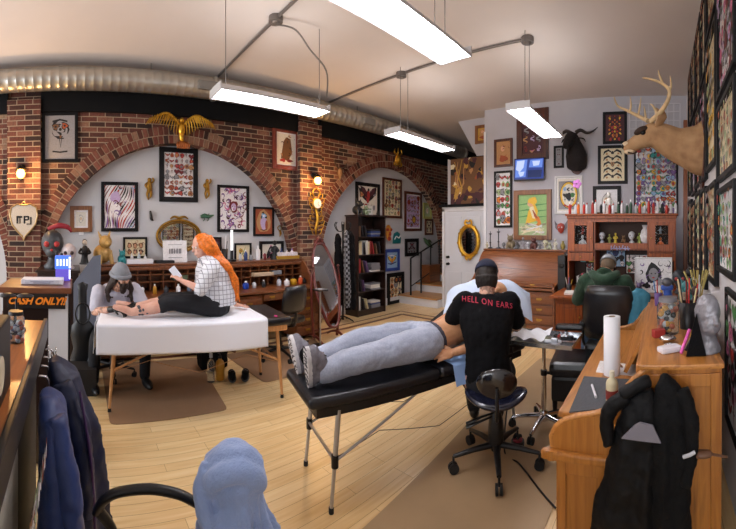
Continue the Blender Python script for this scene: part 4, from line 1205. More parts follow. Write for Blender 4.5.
# ---- television
c = onY(531, 170, YB)
t = thing('television', 'small flat television on the back wall showing blue-lit scenes', 'television', c + Vector((0, -.10, 0)), 0, rot=(R(-4), 0, R(3)))
b = MB(); b.box((0, .012, 0), (.56, .03, .40), bev=.01); b.build('casing', BLKPL, t)
SCR1 = M('screen_blue', '#101830', .2, emit='#5f7fd0', estr=.8); SCR2 = M('screen_pale', '#101830', .2, emit='#b9c6e8', estr=.8); SCR3 = M('screen_dark', '#0a0d18', .2, emit='#1d2a55', estr=.8); SCR4 = M('screen_mid', '#101830', .2, emit='#2c3f86', estr=.7)
b = MB(); b.box((0, -.0035, .005), (.53, .002, .36))
b.m(1)
def sp(pts, m):
    b.cur = m; b.add([(x, -.006 - .0004 * m, z) for x, z in pts], [list(range(len(pts)))], False)
sp([(-.25, .17), (-.25, -.14), (-.06, -.14), (-.03, .17)], 1); sp([(-.22, .15), (-.24, 0), (-.17, -.05), (-.1, .03), (-.08, .16)], 2); sp([(.02, .16), (.0, .03), (.24, .02), (.25, .17)], 1); sp([(.06, .14), (.08, .05), (.18, .06), (.2, .14)], 2); sp([(-.02, -.02), (-.02, -.15), (.22, -.15), (.24, -.02)], 3); sp([(-.2, -.05), (-.16, -.13), (-.1, -.11), (-.08, -.04)], 2)
b.build('screen', [SCR4, SCR1, SCR2, SCR3], t)
b = MB(); b.box((0, .06, 0), (.12, .08, .12)); b.build('wall_bracket', BLKMET, t)

# ---- gilded eagle above the left arch
def eagle():
    c = onX(180, 132, XW) + Vector((.02, 0, 0))
    t = thing('gilded_eagle', 'gilded eagle with spread wings on a ball above the left arch', 'ornament', c, PI / 2)
    # local: x right, z up, -y towards the room; total span about 1.0 m
    s = 1.02 / 72
    b = MB(); b.ball((0, -.06, .02), (.055, .05, .105), seg=14); b.ball((-.005, -.10, .135), (.036, .045, .04)); b.lathe([(.014, 0), (.004, .035), (0, .04)], (-.012, -.13, .13), 8, axis=(-.6, -1, -.4)); b.tube([(0, -.05, -.05), (.0, -.06, -.12), (.03, -.05, -.17)], [.04, .035, .02], 8)
    b.build('eagle_body', GOLD, t)
    for e in (-1, 1):
        w = MB()
        def P3(u, v): return (e * u, -.05 - .04 * math.sin(u * 6), v)
        lead = [(.03, .08), (.10, .15), (.20, .22), (.30, .21), (.40, .14), (.49, .08)]
        w.tube([P3(*p) for p in lead], [.022, .024, .022, .018, .013, .006], 8, sub=3)
        for i in range(13):
            f = i / 12; p0 = Vector(P3(.06 + .40 * f, .12 + .10 * math.sin(PI * (f * .8 + .1))))
            ln = .22 * (1 - .45 * f); dirv = Vector((e * (.10 + .55 * f), 0, -1)).normalized()
            w.tube([p0, p0 + dirv * ln * .5 + Vector((0, -.01, 0)), p0 + dirv * ln], [.017, .018, .006], 6, flat=(1, .45))
        for i in range(8):
            f = i / 7; p0 = Vector(P3(.05 + .22 * f, .12 + .09 * math.sin(PI * (f * .6 + .1)))) + Vector((0, -.015, 0))
            w.tube([p0, p0 + Vector((e * .02, 0, -.06)), p0 + Vector((e * .04, 0, -.10))], [.014, .015, .004], 6, flat=(1, .45))
        w.build('wing', GOLD, t)
    w = MB(); w.ball((.02, -.05, -.20), (.10, .05, .055)); 
    for i in range(7): w.tube([(-.06 + .025 * i, -.07, -.17), (-.07 + .03 * i, -.10, -.21), (-.06 + .028 * i, -.07, -.26)], .009, 6)
    w.build('perch_ball', M('copper_gold', '#a8643a', .4, metal=.8, noise=.2), t)
eagle()

# ---- little hanging ornaments in the arches
def figure_orn(label, px, py, wall, h, m, cat='ornament', kind=0, name='wall_ornament'):
    c = wall_pt(wall, px, py); t = thing(name, label, cat, c + Vector((.004, 0, 0)), PI / 2)
    b = MB()
    if kind == 0:   # small gilded putto
        b.ball((0, -.03, .38 * h), (.09 * h, .08 * h, .1 * h)); b.tube([(0, -.03, .3 * h), (-.02 * h, -.035, .1 * h), (.02 * h, -.03, -.1 * h)], [.09 * h, .13 * h, .10 * h], 10, sub=3)
        b.tube([(-.04 * h, -.03, -.08 * h), (-.10 * h, -.04, -.25 * h), (-.04 * h, -.03, -.48 * h)], [.07 * h, .06 * h, .03 * h], 8, sub=3); b.tube([(.05 * h, -.03, -.08 * h), (.06 * h, -.05, -.28 * h), (.0, -.03, -.42 * h)], [.07 * h, .06 * h, .03 * h], 8, sub=3)
        b.tube([(-.08 * h, -.03, .25 * h), (-.2 * h, -.05, .15 * h), (-.12 * h, -.06, .0)], [.045 * h, .04 * h, .03 * h], 8, sub=3); b.tube([(.09 * h, -.03, .25 * h), (.18 * h, -.04, .36 * h), (.13 * h, -.04, .48 * h)], [.045 * h, .04 * h, .03 * h], 8, sub=3)
    elif kind == 1:  # small black hook shaped carving
        b.tube([(-.1 * h, -.02, .5 * h), (-.05 * h, -.03, .1 * h), (0, -.03, -.3 * h), (.2 * h, -.03, -.45 * h)], [.1 * h, .14 * h, .15 * h, .06 * h], 8, sub=4)
    elif kind == 2:  # green lizard
        b.tube([(-.4 * h, -.03, .0), (-.15 * h, -.04, .08 * h), (.1 * h, -.04, .02 * h), (.5 * h, -.02, .12 * h)], [.10 * h, .15 * h, .12 * h, .03 * h], 8, sub=4)
        for q in (-.2, .08):
            b.tube([(q * h, -.03, 0), ((q + .05) * h, -.04, -.18 * h), ((q - .05) * h, -.03, -.26 * h)], .028 * h, 6); b.tube([(q * h, -.03, .05 * h), ((q + .08) * h, -.03, .22 * h)], .028 * h, 6)
    elif kind == 3:  # looped gilt drop
        b.tube([(.2 * h * math.cos(a * .6), -.02, .25 * h + .2 * h * math.sin(a * .6)) for a in range(11)], .04 * h, 6); b.tube([(0, -.02, .05 * h), (.08 * h, -.02, -.2 * h), (0, -.02, -.5 * h)], [.09 * h, .1 * h, .02 * h], 8, sub=3)
    b.build('carving', m, t)
figure_orn('gilded cherub carving left of the wide red flash sheet', 149, 189, 'L', .34, GOLDD)
figure_orn('gilded cherub carving right of the wide red flash sheet', 206.5, 189, 'L', .32, GOLDD)
figure_orn('tiny black carving above the left edge of the oval mirror', 151, 216, 'L', .15, BLKPL, kind=1)
figure_orn('green lizard figure above the right edge of the oval mirror', 206, 217, 'L', .24, M('lizard_green', '#2f5a44', .4, noise=.3), 'figurine', kind=2, name='lizard_figure')
figure_orn('small looped gilt ornament at the right foot of the left arch', 279, 231, 'L', .2, GOLDD, kind=3)

# gold crest above the right arch
c = onX(396, 159, XW) + Vector((.01, 0, 0)); t = thing('gilded_crest', 'gilded crest hanging at the top of the right arch', 'ornament', c, PI / 2)
b = MB(); b.ball((0, -.05, -.03), (.10, .04, .12)); b.ball((0, -.08, -.03), (.055, .03, .07)); b.tube([(0, -.03, .08), (.0, -.04, .2), (.02, -.03, .28)], [.035, .02, .008], 8)
for e in (-1, 1): b.tube([(e * .05, -.04, .08), (e * .12, -.05, .13), (e * .09, -.05, .2)], [.02, .02, .006], 6, sub=3); b.tube([(e * .08, -.04, -.06), (e * .12, -.05, -.13), (e * .03, -.05, -.17)], [.02, .02, .008], 6, sub=3)
b.build('crest', GOLD, t)
# small horned skull on the brick left of the right arch
c = onX(338, 172, XW) + Vector((.01, 0, 0)); t = thing('horned_skull', 'small brown horned skull on the brick, upper left of the right arch', 'trophy', c, PI / 2)
b = MB(); b.lathe([(.012, -.16), (.035, -.10), (.05, -.02), (.055, .03), (.03, .07), (0, .08)], (0, -.05, 0), 12); b.build('skull', M('old_bone', '#6d5138', .7, noise=.2), t)
for e in (-1, 1): b = MB(); b.tube([(e * .03, -.05, .05), (e * .10, -.07, .09), (e * .17, -.06, .2)], [.018, .014, .004], 7, sub=4); b.build('horn', M('horn_brown', '#3c2a1f', .5), t)

# ---- wall lamps on the piers
def sconce(label, c):
    t = thing('wall_lamp', label, 'lamp', c, PI / 2, 'iron wall lamps on the brick piers')
    b = MB(); b.lathe([(.05, 0), (.05, .012), (.02, .03)], (0, 0, .06), 14, axis=(0, -1, 0)); b.tube([(0, -.02, .06), (0, -.09, .08), (0, -.12, .05)], .009, 8, sub=4); b.build('bracket', BLKMET, t)
    b = MB(); b.lathe([(.018, .045), (.045, .03), (.062, .0), (.066, -.008)], (0, -.12, .02), 18); b.build('cap', BLKMET, t)
    b = MB(); b.lathe([(0, -.115), (.03, -.11), (.055, -.08), (.06, -.05), (.052, -.02), (.04, 0)], (0, -.12, .01), 18); b.build('globe', M('amber_glass', '#ffcf80', .3, emit='#ffb347', estr=9.), t)
    b = MB(); b.lathe([(.03, -.115), (.035, -.13), (.0, -.14)], (0, -.12, .0), 14); b.build('finial', BLKMET, t)
    l = bpy.data.lights.new('amber_bulb', 'POINT'); l.energy = 30; l.color = (1, .55, .2); l.shadow_soft_size = .06
    o = bpy.data.objects.new('amber_bulb', l); COL.objects.link(o); o.parent = t; o.location = (0, -.19, -.04)
p1 = onX(22, 172, XW + .11); p2 = onX(313.5, 179, XW + .11)
sconce('amber glass wall lamp on the left brick pier', (XW + .11, p1.y, p1.z)); sconce('glowing wall lamp on the pier between the arches, over the gold clock', (XW + .11, min(3.94, p2.y), p2.z))

# silver heart shaped balloon-like mirror with letters on the left pier
c = onX(24, 220, XW + .11)
t = thing('wall_sign', 'silver tapered mirror sign with dark letters on the left brick pier', 'sign', c + Vector((.01, 0, 0)), PI / 2)
prof = [(0, .20), (.09, .215), (.17, .17), (.19, .06), (.16, -.06), (.09, -.15), (.02, -.22), (0, -.28)]
pts = [(x, z) for x, z in prof] + [(-x, z) for x, z in prof[::-1][1:-1]]
b = MB(); b.prism([(p[0] * 1.0, p[1]) for p in pts[::-1]], (0, 0, 0), (1, 0, 0), (0, 0, 1), .02); b.T = None; b.build('sign_board', M('silver_glass', '#d5c7b4', .12, metal=.85), t)
b = MB(); b.tube([(x * 1.02, -.025, z * 1.02) for x, z in pts], .012, 8, closed=True); b.tube([(-.05, -.02, .2), (0, -.03, .25), (.05, -.02, .2)], .012, 8); b.build('sign_rim', M('pewter_gold', '#a58b62', .3, metal=.8), t)
b = MB()
for k, (x0, x1, z0, z1) in enumerate(((-.10, -.075, -.05, .05), (-.10, -.02, .03, .055), (-.06, -.045, -.05, .05), (0, .022, -.05, .05), (0, .07, .035, .055), (.0, .06, -.008, .01), (.055, .078, .0, .05), (.09, .11, -.06, .04), (.04, .11, -.065, -.05))):
    b.box(((x0 + x1) / 2, -.028, (z0 + z1) / 2), (x1 - x0, .006, z1 - z0))
b.build('lettering', BLKPL, t)

# ---- gold clock with filigree on the second pier
c = onX(315, 205, XW + .11); c.y = min(c.y, 3.90)
t = thing('wall_clock', 'gilded filigree wall clock with a round white face between the arches', 'clock', c + Vector((.01, 0, 0)), PI / 2)
b = MB(); b.lathe([(.085, 0), (.10, .02), (.085, .035), (.07, .03)], (0, -.02, .02), 24, axis=(0, -1, 0)); b.build('clock_case', GOLD, t)
b = MB(); b.lathe([(0, 0), (.08, 0), (.08, .004)], (0, -.062, .02), 24, axis=(0, -1, 0)); fc = b.build('clock_face', WHPL, t)
for a, l in ((.6, .04), (2.4, .055)): b = MB(); b.tube([(0, -.070, .02), (math.sin(a) * l, -.070, .02 + math.cos(a) * l)], .003, 5); b.build('hand', BLKPL, fc)
b = MB(); random.seed(8)
for e in (-1, 1):
    for k in range(9):
        z = .16 - .075 * k; w = .11 + .03 * math.sin(k * 1.3)
        b.tube([(e * .05, -.02, z), (e * (w + .02), -.035, z + .03), (e * w, -.04, z - .05), (e * .04, -.03, z - .06)], [.006, .007, .007, .003], 6, sub=3)
    b.tube([(e * .04, -.03, .12), (e * .08, -.03, .22), (0, -.03, .29)], [.012, .014, .006], 6, sub=3)
b.tube([(0, -.02, -.08), (.02, -.04, -.25), (-.02, -.04, -.40), (0, -.02, -.52)], [.022, .028, .024, .008], 8, sub=3)
b.build('filigree', GOLD, t)

# ---- oval gilt mirror in the left arch and the gold oval mirror hung on the door
def oval_mirror(label, c, rz, rw, rh, m, crown, thick=.022):
    t = thing('oval_mirror', label, 'mirror', c, rz)
    b = MB(); b.tube([(rw * math.cos(a), -.03, rh * math.sin(a)) for a in [2 * PI * i / 40 for i in range(40)]], thick, 10, closed=True)
    if crown:
        for i in range(22):
            a = 2 * PI * i / 22; k = 1.12 + .05 * math.sin(i * 2.4)
            p = Vector((rw * math.cos(a), -.03, rh * math.sin(a))); q = Vector((rw * k * math.cos(a + .12), -.045, rh * k * math.sin(a + .12)))
            b.tube([p, q, Vector((rw * 1.02 * math.cos(a + .25), -.03, rh * 1.02 * math.sin(a + .25)))], [.02, .022, .01], 7, sub=3)
        for e in (-1, 1): b.tube([(e * .02, -.04, rh * 1.05), (e * rw * .35, -.05, rh * 1.15), (e * rw * .25, -.05, rh * 1.38), (0, -.04, rh * 1.3)], [.02, .024, .022, .012], 7, sub=4); b.tube([(e * .02, -.04, -rh * 1.05), (e * rw * .3, -.05, -rh * 1.12), (e * rw * .1, -.05, -rh * 1.28)], [.02, .022, .01], 7, sub=4)
    else:
        for e in (-1, 1): b.tube([(0, -.035, rh + .03), (e * .08, -.045, rh + .055), (e * .14, -.04, rh + .02)], [.022, .018, .008], 7, sub=4)
        b.tube([(rw * .88 * math.cos(a), -.028, rh * .85 * math.sin(a)) for a in [2 * PI * i / 40 for i in range(40)]], thick * .5, 8, closed=True)
    b.build('gilt_frame', m, t)
    b = MB(); b.prism([(rw * math.cos(2 * PI * i / 40), rh * math.sin(2 * PI * i / 40)) for i in range(40)], (0, -.02, 0), (1, 0, 0), (0, 0, 1), .008); b.build('mirror_glass', M('mirror', '#c9ccd0', .03, metal=1.), t)
oval_mirror('wide oval mirror with thin gilt frame inside the left arch', onX(178.5, 236, XA + .003), PI / 2, .335, .235, GOLDD, False)
oval_mirror('upright oval mirror in a heavy carved gold frame on the white door', onY(469.5, 241, YD - .055), 0, .215, .30, GOLD, True, .042)
# paper sign leaning in front of the wide mirror
c = onX(175, 253, -5.10)
t = thing('paper_notice', 'white paper notice with grey lettering standing before the wide oval mirror', 'notice', (c.x, c.y, 1.156), PI / 2)
b = MB(); b.box((0, 0, .155), (.35, .006, .31), rot=(R(-6), 0, 0)); b.build('paper', PM('white'), t)
b = MB()
for (x0, x1) in ((-.09, -.07), (-.06, -.03), (-.02, 0.0), (.015, .04), (.05, .09)): b.box(((x0 + x1) / 2, -.012, .16), (x1 - x0, .002, .07))
b.box((0, -.02, .07), (.2, .002, .008)); b.box((0, .004, .25), (.2, .002, .006)); b.build('printed_text', PM('grey'), t)

# ---- goat head trophy
def goat():
    c = onY(577, 150, YB)
    t = thing('goat_head', 'black mounted goat head with long wavy sideways horns on the back wall', 'trophy', (c.x, YB - .02, c.z), 0)
    FUR = M('black_fur', '#1f1a1b', .85, noise=.3, nscale=40, bump=.8, bscale=70)
    pts = [(0, .0, -.28), (.02, -.12, -.12), (.0, -.22, .06), (-.03, -.28, .14), (-.06, -.40, .02), (-.07, -.45, -.05)]
    b = MB(); b.tube(pts, [.17, .18, .12, .10, .075, .05], 16, sub=5)
    b.tube([(-.05, -.42, -.05), (-.05, -.42, -.16)], [.03, .006], 8); b.build('head', FUR, t)
    for e in (-1, 1):
        q = MB(); q.tube([(e * .04, -.26, .22), (e * .12, -.25, .26), (e * .22, -.22, .22), (e * .32, -.2, .25), (e * .40, -.2, .31)], [.035, .03, .024, .016, .005], 9, sub=5); q.build('horn', M('dark_horn', '#2c2421', .4, bump=.5, bscale=60), t)
        q = MB(); q.tube([(e * .08, -.24, .14), (e * .17, -.24, .12), (e * .2, -.24, .07)], [.02, .032, .008], 8, sub=4, flat=(1, .4)); q.build('ear', FUR, t)
        q = MB(); q.ball((e * .062 - .04, -.345, .12), .016); q.build('eye', M('glossy_black', '#0a0a0a', .1), t)
    q = MB(); q.prism([(.13 * math.cos(2 * PI * i / 24), .2 * math.sin(2 * PI * i / 24)) for i in range(24)], (0, .02, -.22), (1, 0, 0), (0, 0, 1), .03); q.build('mount_board', FR_DKWD, t)
goat()

# ---- deer head trophy
def deer():
    y = 3.62
    c0 = onX(699, 150, XR - .03)
    t = thing('deer_head', 'mounted deer head with pale antlers jutting left from the right wall', 'trophy', (XR - .01, y, 2.36), 0)
    W = lambda b, nm, m, par=None: b.build(nm, m, par or t, world=True)
    def q(px, py, dy=0.): return onY(px, py, y + dy)
    tm = NT('deer_fur'); mp = tm.coords((1, 1, 1)); n = tm.node('ShaderNodeTexNoise', i_Scale=9., i_Detail=9.); tm.link(mp, 0, n, 'Vector')
    sx = tm.node('ShaderNodeSeparateXYZ'); tc = tm.node('ShaderNodeTexCoord'); tm.link(tc, 'Object', sx, 0)
    rp = tm.ramp(n, 0, [(.3, '#8f6b4b'), (.5, '#a5805b'), (.72, '#b39069')]); tm.link(rp, 0, tm.b, 'Base Color'); tm.b.inputs['Roughness'].default_value = .9; tm.bump(n, 0, .25, .01)
    FUR = tm.m; PALE = M('pale_deer_fur', '#d3bc9d', .9, noise=.15, nscale=30, bump=.4); DKF = M('dark_deer_fur', '#3c2b22', .85)
    # neck and head as a chain of sections
    chain = [(704, 149, 29), (697, 149, 26), (688, 147.5, 21.5), (676, 144.5, 17), (665, 139, 15), (656, 136, 13.5), (648, 137, 11), (640, 141, 8.5), (633, 145, 7), (628, 147, 6)]
    pts = []; rr = []
    dpx = y / F
    for px, py, r in chain: pts.append(q(px, py)); rr.append(r * dpx)
    b = MB(); b.tube(pts, rr, 20, sub=4, flat=(.8, 1.0)); head = None
    # brow + muzzle swelling are part of the same skin
    b.ball(q(652, 132), (.11, .085, .09), rot=(0, R(-20), 0), seg=18, rings=12); b.ball(q(629, 147), (.065, .055, .06), seg=14, rings=10)
    head = W(b, 'head', FUR)
    md = head.modifiers.new('join', 'REMESH'); md.mode = 'VOXEL'; md.voxel_size = .011; md.use_smooth_shade = True
    ms = head.modifiers.new('soften', 'SMOOTH'); ms.iterations = 6; ms.factor = .6
    b = MB(); b.ball(q(627, 145), (.05, .05, .035), seg=14); b.ball(q(629.5, 151.5), (.055, .045, .032), seg=14); W(b, 'muzzle_patch', PALE)
    b = MB(); b.ball(q(623.5, 146.5), (.022, .038, .026)); W(b, 'nose', M('glossy_black', '#0a0a0a', .1))
    b = MB(); b.tube([q(628, 152.5, -.05), q(633, 153.5, -.06), q(637, 152, -.07)], .008, 6); W(b, 'mouth', DKF)
    for s in (-1, 1):
        b = MB(); b.ball(q(643, 132.5, s * .075), (.028, .02, .024)); W(b, 'eye', M('glossy_black', '#0a0a0a', .1))
        b = MB(); b.ball(q(641, 130.5, s * .055), (.075, .045, .035), rot=(0, R(-25), 0)); W(b, 'brow_patch', DKF)
        base = q(657, 127, s * .07); tip = q(661 if s < 0 else 656, 108, s * .16)
        b = MB(); mid = base.lerp(tip, .5) + Vector((.03, s * .02, 0))
        b.tube([base, mid, tip], [.028, .055, .008], 12, sub=5, flat=(1, .35)); ear = W(b, 'ear', FUR)
        b = MB(); b.tube([base + Vector((-.012, s * .0, .03)), mid + Vector((-.022, 0, 0)), tip + Vector((-.01, 0, -.02))], [.012, .035, .004], 10, sub=4, flat=(.9, .25)); W(b, 'inner_ear', PALE, ear)
    ANT = M('antler', '#cbb086', .5, noise=.2, nscale=12)
    # near antler sweeps up and left, far antler up then forward
    def ant(nm, main, tines, r0):
        b = MB(); n = len(main); b.tube([q(*p) for p in main], [r0 * (1 - .72 * i / (n - 1)) for i in range(n)], 9, sub=5)
        for tn in tines: b.tube([q(*p) for p in tn], [r0 * .55, r0 * .42, r0 * .12][:len(tn)], 7, sub=4)
        W(b, nm, ANT)
    ant('antler', [(648, 121, .05), (640, 117, .14), (628, 111, .24), (618, 106, .26), (614, 97, .2)], [[(638, 116.5, .15), (640, 106, .16), (641, 97, .14)], [(630, 112, .22), (631, 104, .22), (630, 96, .2)], [(646, 120, .06), (645, 112, .04), (644, 106, .02)]], .024)
    ant('antler', [(651, 121, -.05), (660, 113, -.16), (668, 100, -.26), (669, 90, -.28), (661, 83, -.22), (650, 79, -.12), (643, 78, -.05)], [[(668, 96, -.26), (671, 86, -.27), (670, 76, -.24)], [(663, 84, -.23), (660, 77, -.2), (658, 70, -.16)], [(658, 115, -.13), (653, 106, -.08), (650, 104, -.05)]], .026)
    b = MB(); b.prism([(.34 * math.cos(2 * PI * i / 28) * .62, .40 * math.sin(2 * PI * i / 28)) for i in range(28)], (XR - .03, y, q(699, 152).z), (0, 1, 0), (0, 0, 1), .022); W(b, 'mount_board', FR_DKWD)
deer()

# red winged devil mask
c = onY(561.5, 228, YB)
t = thing('devil_mask', 'small red winged mask on the back wall left of the hutch', 'ornament', c + Vector((0, -.01, 0)), 0)
b = MB(); b.lathe([(0, -.10), (.045, -.06), (.07, .02), (.05, .07), (0, .09)], (0, -.03, 0), 14, sy=.5); b.build('face', M('mask_red', '#a33a2c', .5, noise=.2), t)
for e in (-1, 1): b = MB(); b.prism([(e * .04, .02), (e * .10, .11), (e * .115, .13), (e * .10, .0), (e * .06, -.04)], (0, -.02, 0), (1, 0, 0), (0, 0, 1), .012); b.build('wing', M('mask_grey', '#6b6468', .6), t)
for e in (-1, 1): b = MB(); b.ball((e * .025, -.065, .01), .012); b.build('eye', WHPL, t)
# ------------------------------------------------------------------ people
def skin_mat(name, c, c2, ink=0.):
    if name in MATS: return MATS[name]
    t = NT(name); mp = t.coords(); n = t.node('ShaderNodeTexNoise', i_Scale=14., i_Detail=4.); t.link(mp, 0, n, 'Vector')
    r = t.ramp(n, 0, [(.35, c), (.65, c2)]); src = r
    if ink:
        n2 = t.node('ShaderNodeTexNoise', i_Scale=26., i_Detail=5., i_Distortion=1.5); t.link(mp, 0, n2, 'Vector')
        r2 = t.ramp(n2, 0, [(.50 , '#ffffff'), (.56, '#5a5a60')]); mx = t.node('ShaderNodeMixRGB', blend_type='MULTIPLY'); mx.inputs[0].default_value = ink
        t.link(r, 0, mx, 1); t.link(r2, 0, mx, 2); src = mx
    t.link(src, 0, t.b, 'Base Color'); t.b.inputs['Roughness'].default_value = .5
    t.b.inputs['Subsurface Weight'].default_value = .08; t.b.inputs['Subsurface Radius'].default_value = (.02, .008, .004)
    MATS[name] = t.m; return t.m
def basis(d, ref):
    d = Vector(d).normalized(); r = Vector(ref) - d * d.dot(Vector(ref)); r.normalize(); return d, r, d.cross(r)
def loft(b, secs, seg=20, sub=4):
    """secs: (centre, right vector, depth vector, rx, ry)"""
    out = []
    n = len(secs)
    def cr(p0, p1, p2, p3, t): return .5 * ((2 * p1) + (p2 - p0) * t + (2 * p0 - 5 * p1 + 4 * p2 - p3) * t * t + (3 * p1 - p0 - 3 * p2 + p3) * t ** 3)
    S = [(Vector(c), Vector(r).normalized() * rx, Vector(d).normalized() * ry) for c, r, d, rx, ry in secs]
    for i in range(n - 1):
        p = [S[max(0, i - 1)], S[i], S[i + 1], S[min(n - 1, i + 2)]]
        for k in range(sub):
            out.append(tuple(cr(p[0][j], p[1][j], p[2][j], p[3][j], k / sub) for j in range(3)))
    out.append(S[-1])
    vs = [c + r * math.cos(2 * PI * k / seg) + d * math.sin(2 * PI * k / seg) for c, r, d in out for k in range(seg)]
    m = len(out)
    fs = [(i * seg + k, i * seg + (k + 1) % seg, (i + 1) * seg + (k + 1) % seg, (i + 1) * seg + k) for i in range(m - 1) for k in range(seg)]
    fs += [list(range(seg))[::-1], [(m - 1) * seg + k for k in range(seg)]]
    b.add(vs, fs, True)
def limb(b, pts, rs, seg=14, sub=5, flat=None): b.tube(pts, rs, seg, sub=sub, flat=flat); [b.ball(p, r * .98, seg=12, rings=8) for p, r in ((pts[0], rs[0]), (pts[-1], rs[-1]))]
def hand(b, wrist, d, palm, thumb, curl=.5, s=1., spread=.1):
    """d = towards the fingers, palm = palm normal, thumb = side of the thumb"""
    d = Vector(d).normalized(); palm = Vector(palm); palm = (palm - d * palm.dot(d)).normalized(); th = Vector(thumb); th = (th - d * th.dot(d) - palm * th.dot(palm)).normalized()
    w = Vector(wrist)
    R3 = Matrix((th, d, palm)).transposed()
    b.tube([w - d * .01, w + d * .03 * s], [.026 * s, .028 * s], 12, flat=(1, .8))
    b.ball(w + d * .048 * s, (.040 * s, .048 * s, .016 * s), rot=R3, seg=16, rings=10)
    L = [.068, .078, .073, .058]
    for i in range(4):
        off = th * (.030 - .020 * i) * s; base = w + d * .082 * s + off; l = L[i] * s
        fd = (d + th * spread * (1.2 - .8 * i)).normalized()
        p1 = base + (fd * math.cos(curl * .5) + palm * math.sin(curl * .5)) * l * .45
        p2 = p1 + (fd * math.cos(curl * 1.2) + palm * math.sin(curl * 1.2)) * l * .32
        p3 = p2 + (fd * math.cos(curl * 1.9) + palm * math.sin(curl * 1.9)) * l * .26
        r = .0088 * s; b.tube([base - fd * .02 * s, base, p1, p2, p3], [r * 1.1, r * 1.08, r, r * .94, r * .8], 9); b.ball(p3, r * .8, seg=8, rings=6)
    tb = w + d * .028 * s + th * .026 * s; td = (d * .75 + th * .75 + palm * .35).normalized()
    q1 = tb + td * .034 * s; q2 = q1 + (td * .8 + d * .5 + palm * .2).normalized() * .028 * s
    b.tube([w + d * .015 * s + th * .012 * s, tb, q1, q2], [.013 * s, .0135 * s, .0105 * s, .0085 * s], 9); b.ball(q2, .0085 * s, seg=8, rings=6)
def headm(b, c, fwd, up, s=1.):
    fwd, up = Vector(fwd).normalized(), Vector(up); up = (up - fwd * up.dot(fwd)).normalized(); rt = fwd.cross(up)
    R3 = Matrix((rt, fwd, up)).transposed(); P = lambda x, y, z: c + rt * x * s + fwd * y * s + up * z * s
    b.ball(P(0, -.012, .028), (.074 * s, .094 * s, .090 * s), rot=R3, seg=22, rings=14)
    b.ball(P(0, .022, -.035), (.058 * s, .066 * s, .080 * s), rot=R3, seg=20, rings=12)
    b.ball(P(0, .052, -.088), (.028 * s, .026 * s, .022 * s), rot=R3)
    b.tube([P(0, .083, .012), P(0, .101, -.018), P(0, .098, -.028)], [.008 * s, .013 * s, .014 * s], 8)
    b.ball(P(0, .084, -.058), (.024 * s, .012 * s, .006 * s), rot=R3); b.ball(P(0, .083, -.067), (.021 * s, .012 * s, .006 * s), rot=R3)
    for e in (-1, 1):
        b.ball(P(e * .034, .070, -.022), (.018 * s, .014 * s, .016 * s), rot=R3); b.ball(P(e * .031, .078, .026), (.022 * s, .010 * s, .006 * s), rot=R3)
        b.ball(P(e * .077, -.006, -.008), (.008 * s, .018 * s, .030 * s), rot=R3)
    return P, R3
def eyes(par, P, R3, s=1., iris='#3a2a20'):
    for e in (-1, 1):
        q = MB(); q.ball(P(e * .031, .077, .010), .0115 * s); q.m(1).ball(P(e * .031, .0855, .010), .0055 * s); q.build('eye', [M('eye_white', '#e6e2dd', .2), M('iris', iris, .1)], par, world=True)
def fin(o, voxel=.007, smooth=3, disp=0., dscale=.12, thick=None):
    m = o.modifiers.new('join', 'REMESH'); m.mode = 'VOXEL'; m.voxel_size = voxel; m.use_smooth_shade = True
    if smooth: m = o.modifiers.new('soften', 'SMOOTH'); m.iterations = smooth; m.factor = .5
    if disp:
        tx = bpy.data.textures.new(o.name + '_folds', 'CLOUDS'); tx.noise_scale = dscale; tx.noise_depth = 2
        m = o.modifiers.new('folds', 'DISPLACE'); m.texture = tx; m.strength = disp; m.mid_level = .5; m.texture_coords = 'LOCAL'
    return o
def build(b, nm, m, par, **k):
    o = b.build(nm, m, par, world=True); fin(o, **k); return o
class Fr:      # local frame of a person: right, forward, up
    def __init__(s, o, fwd): s.o = Vector(o); s.f = Vector((fwd[0], fwd[1], 0)).normalized(); s.r = Vector((s.f.y, -s.f.x, 0))
    def __call__(s, x, y, z): return Vector((s.o.x, s.o.y, 0)) + s.r * x + s.f * y + Vector((0, 0, z))

SK1 = skin_mat('skin_light', '#c99778', '#d8a98c'); SK2 = skin_mat('skin_pink', '#cf9a86', '#dcae9b'); SK3 = skin_mat('skin_client', '#b07c58', '#c4906a')
SKT = skin_mat('skin_tattooed', '#c08f78', '#d0a28c', .6)
BLKC = M('black_cotton', '#0b0b0e', .9, spec=.2, bump=.2, bscale=120)
Z = Vector((0, 0, 1))

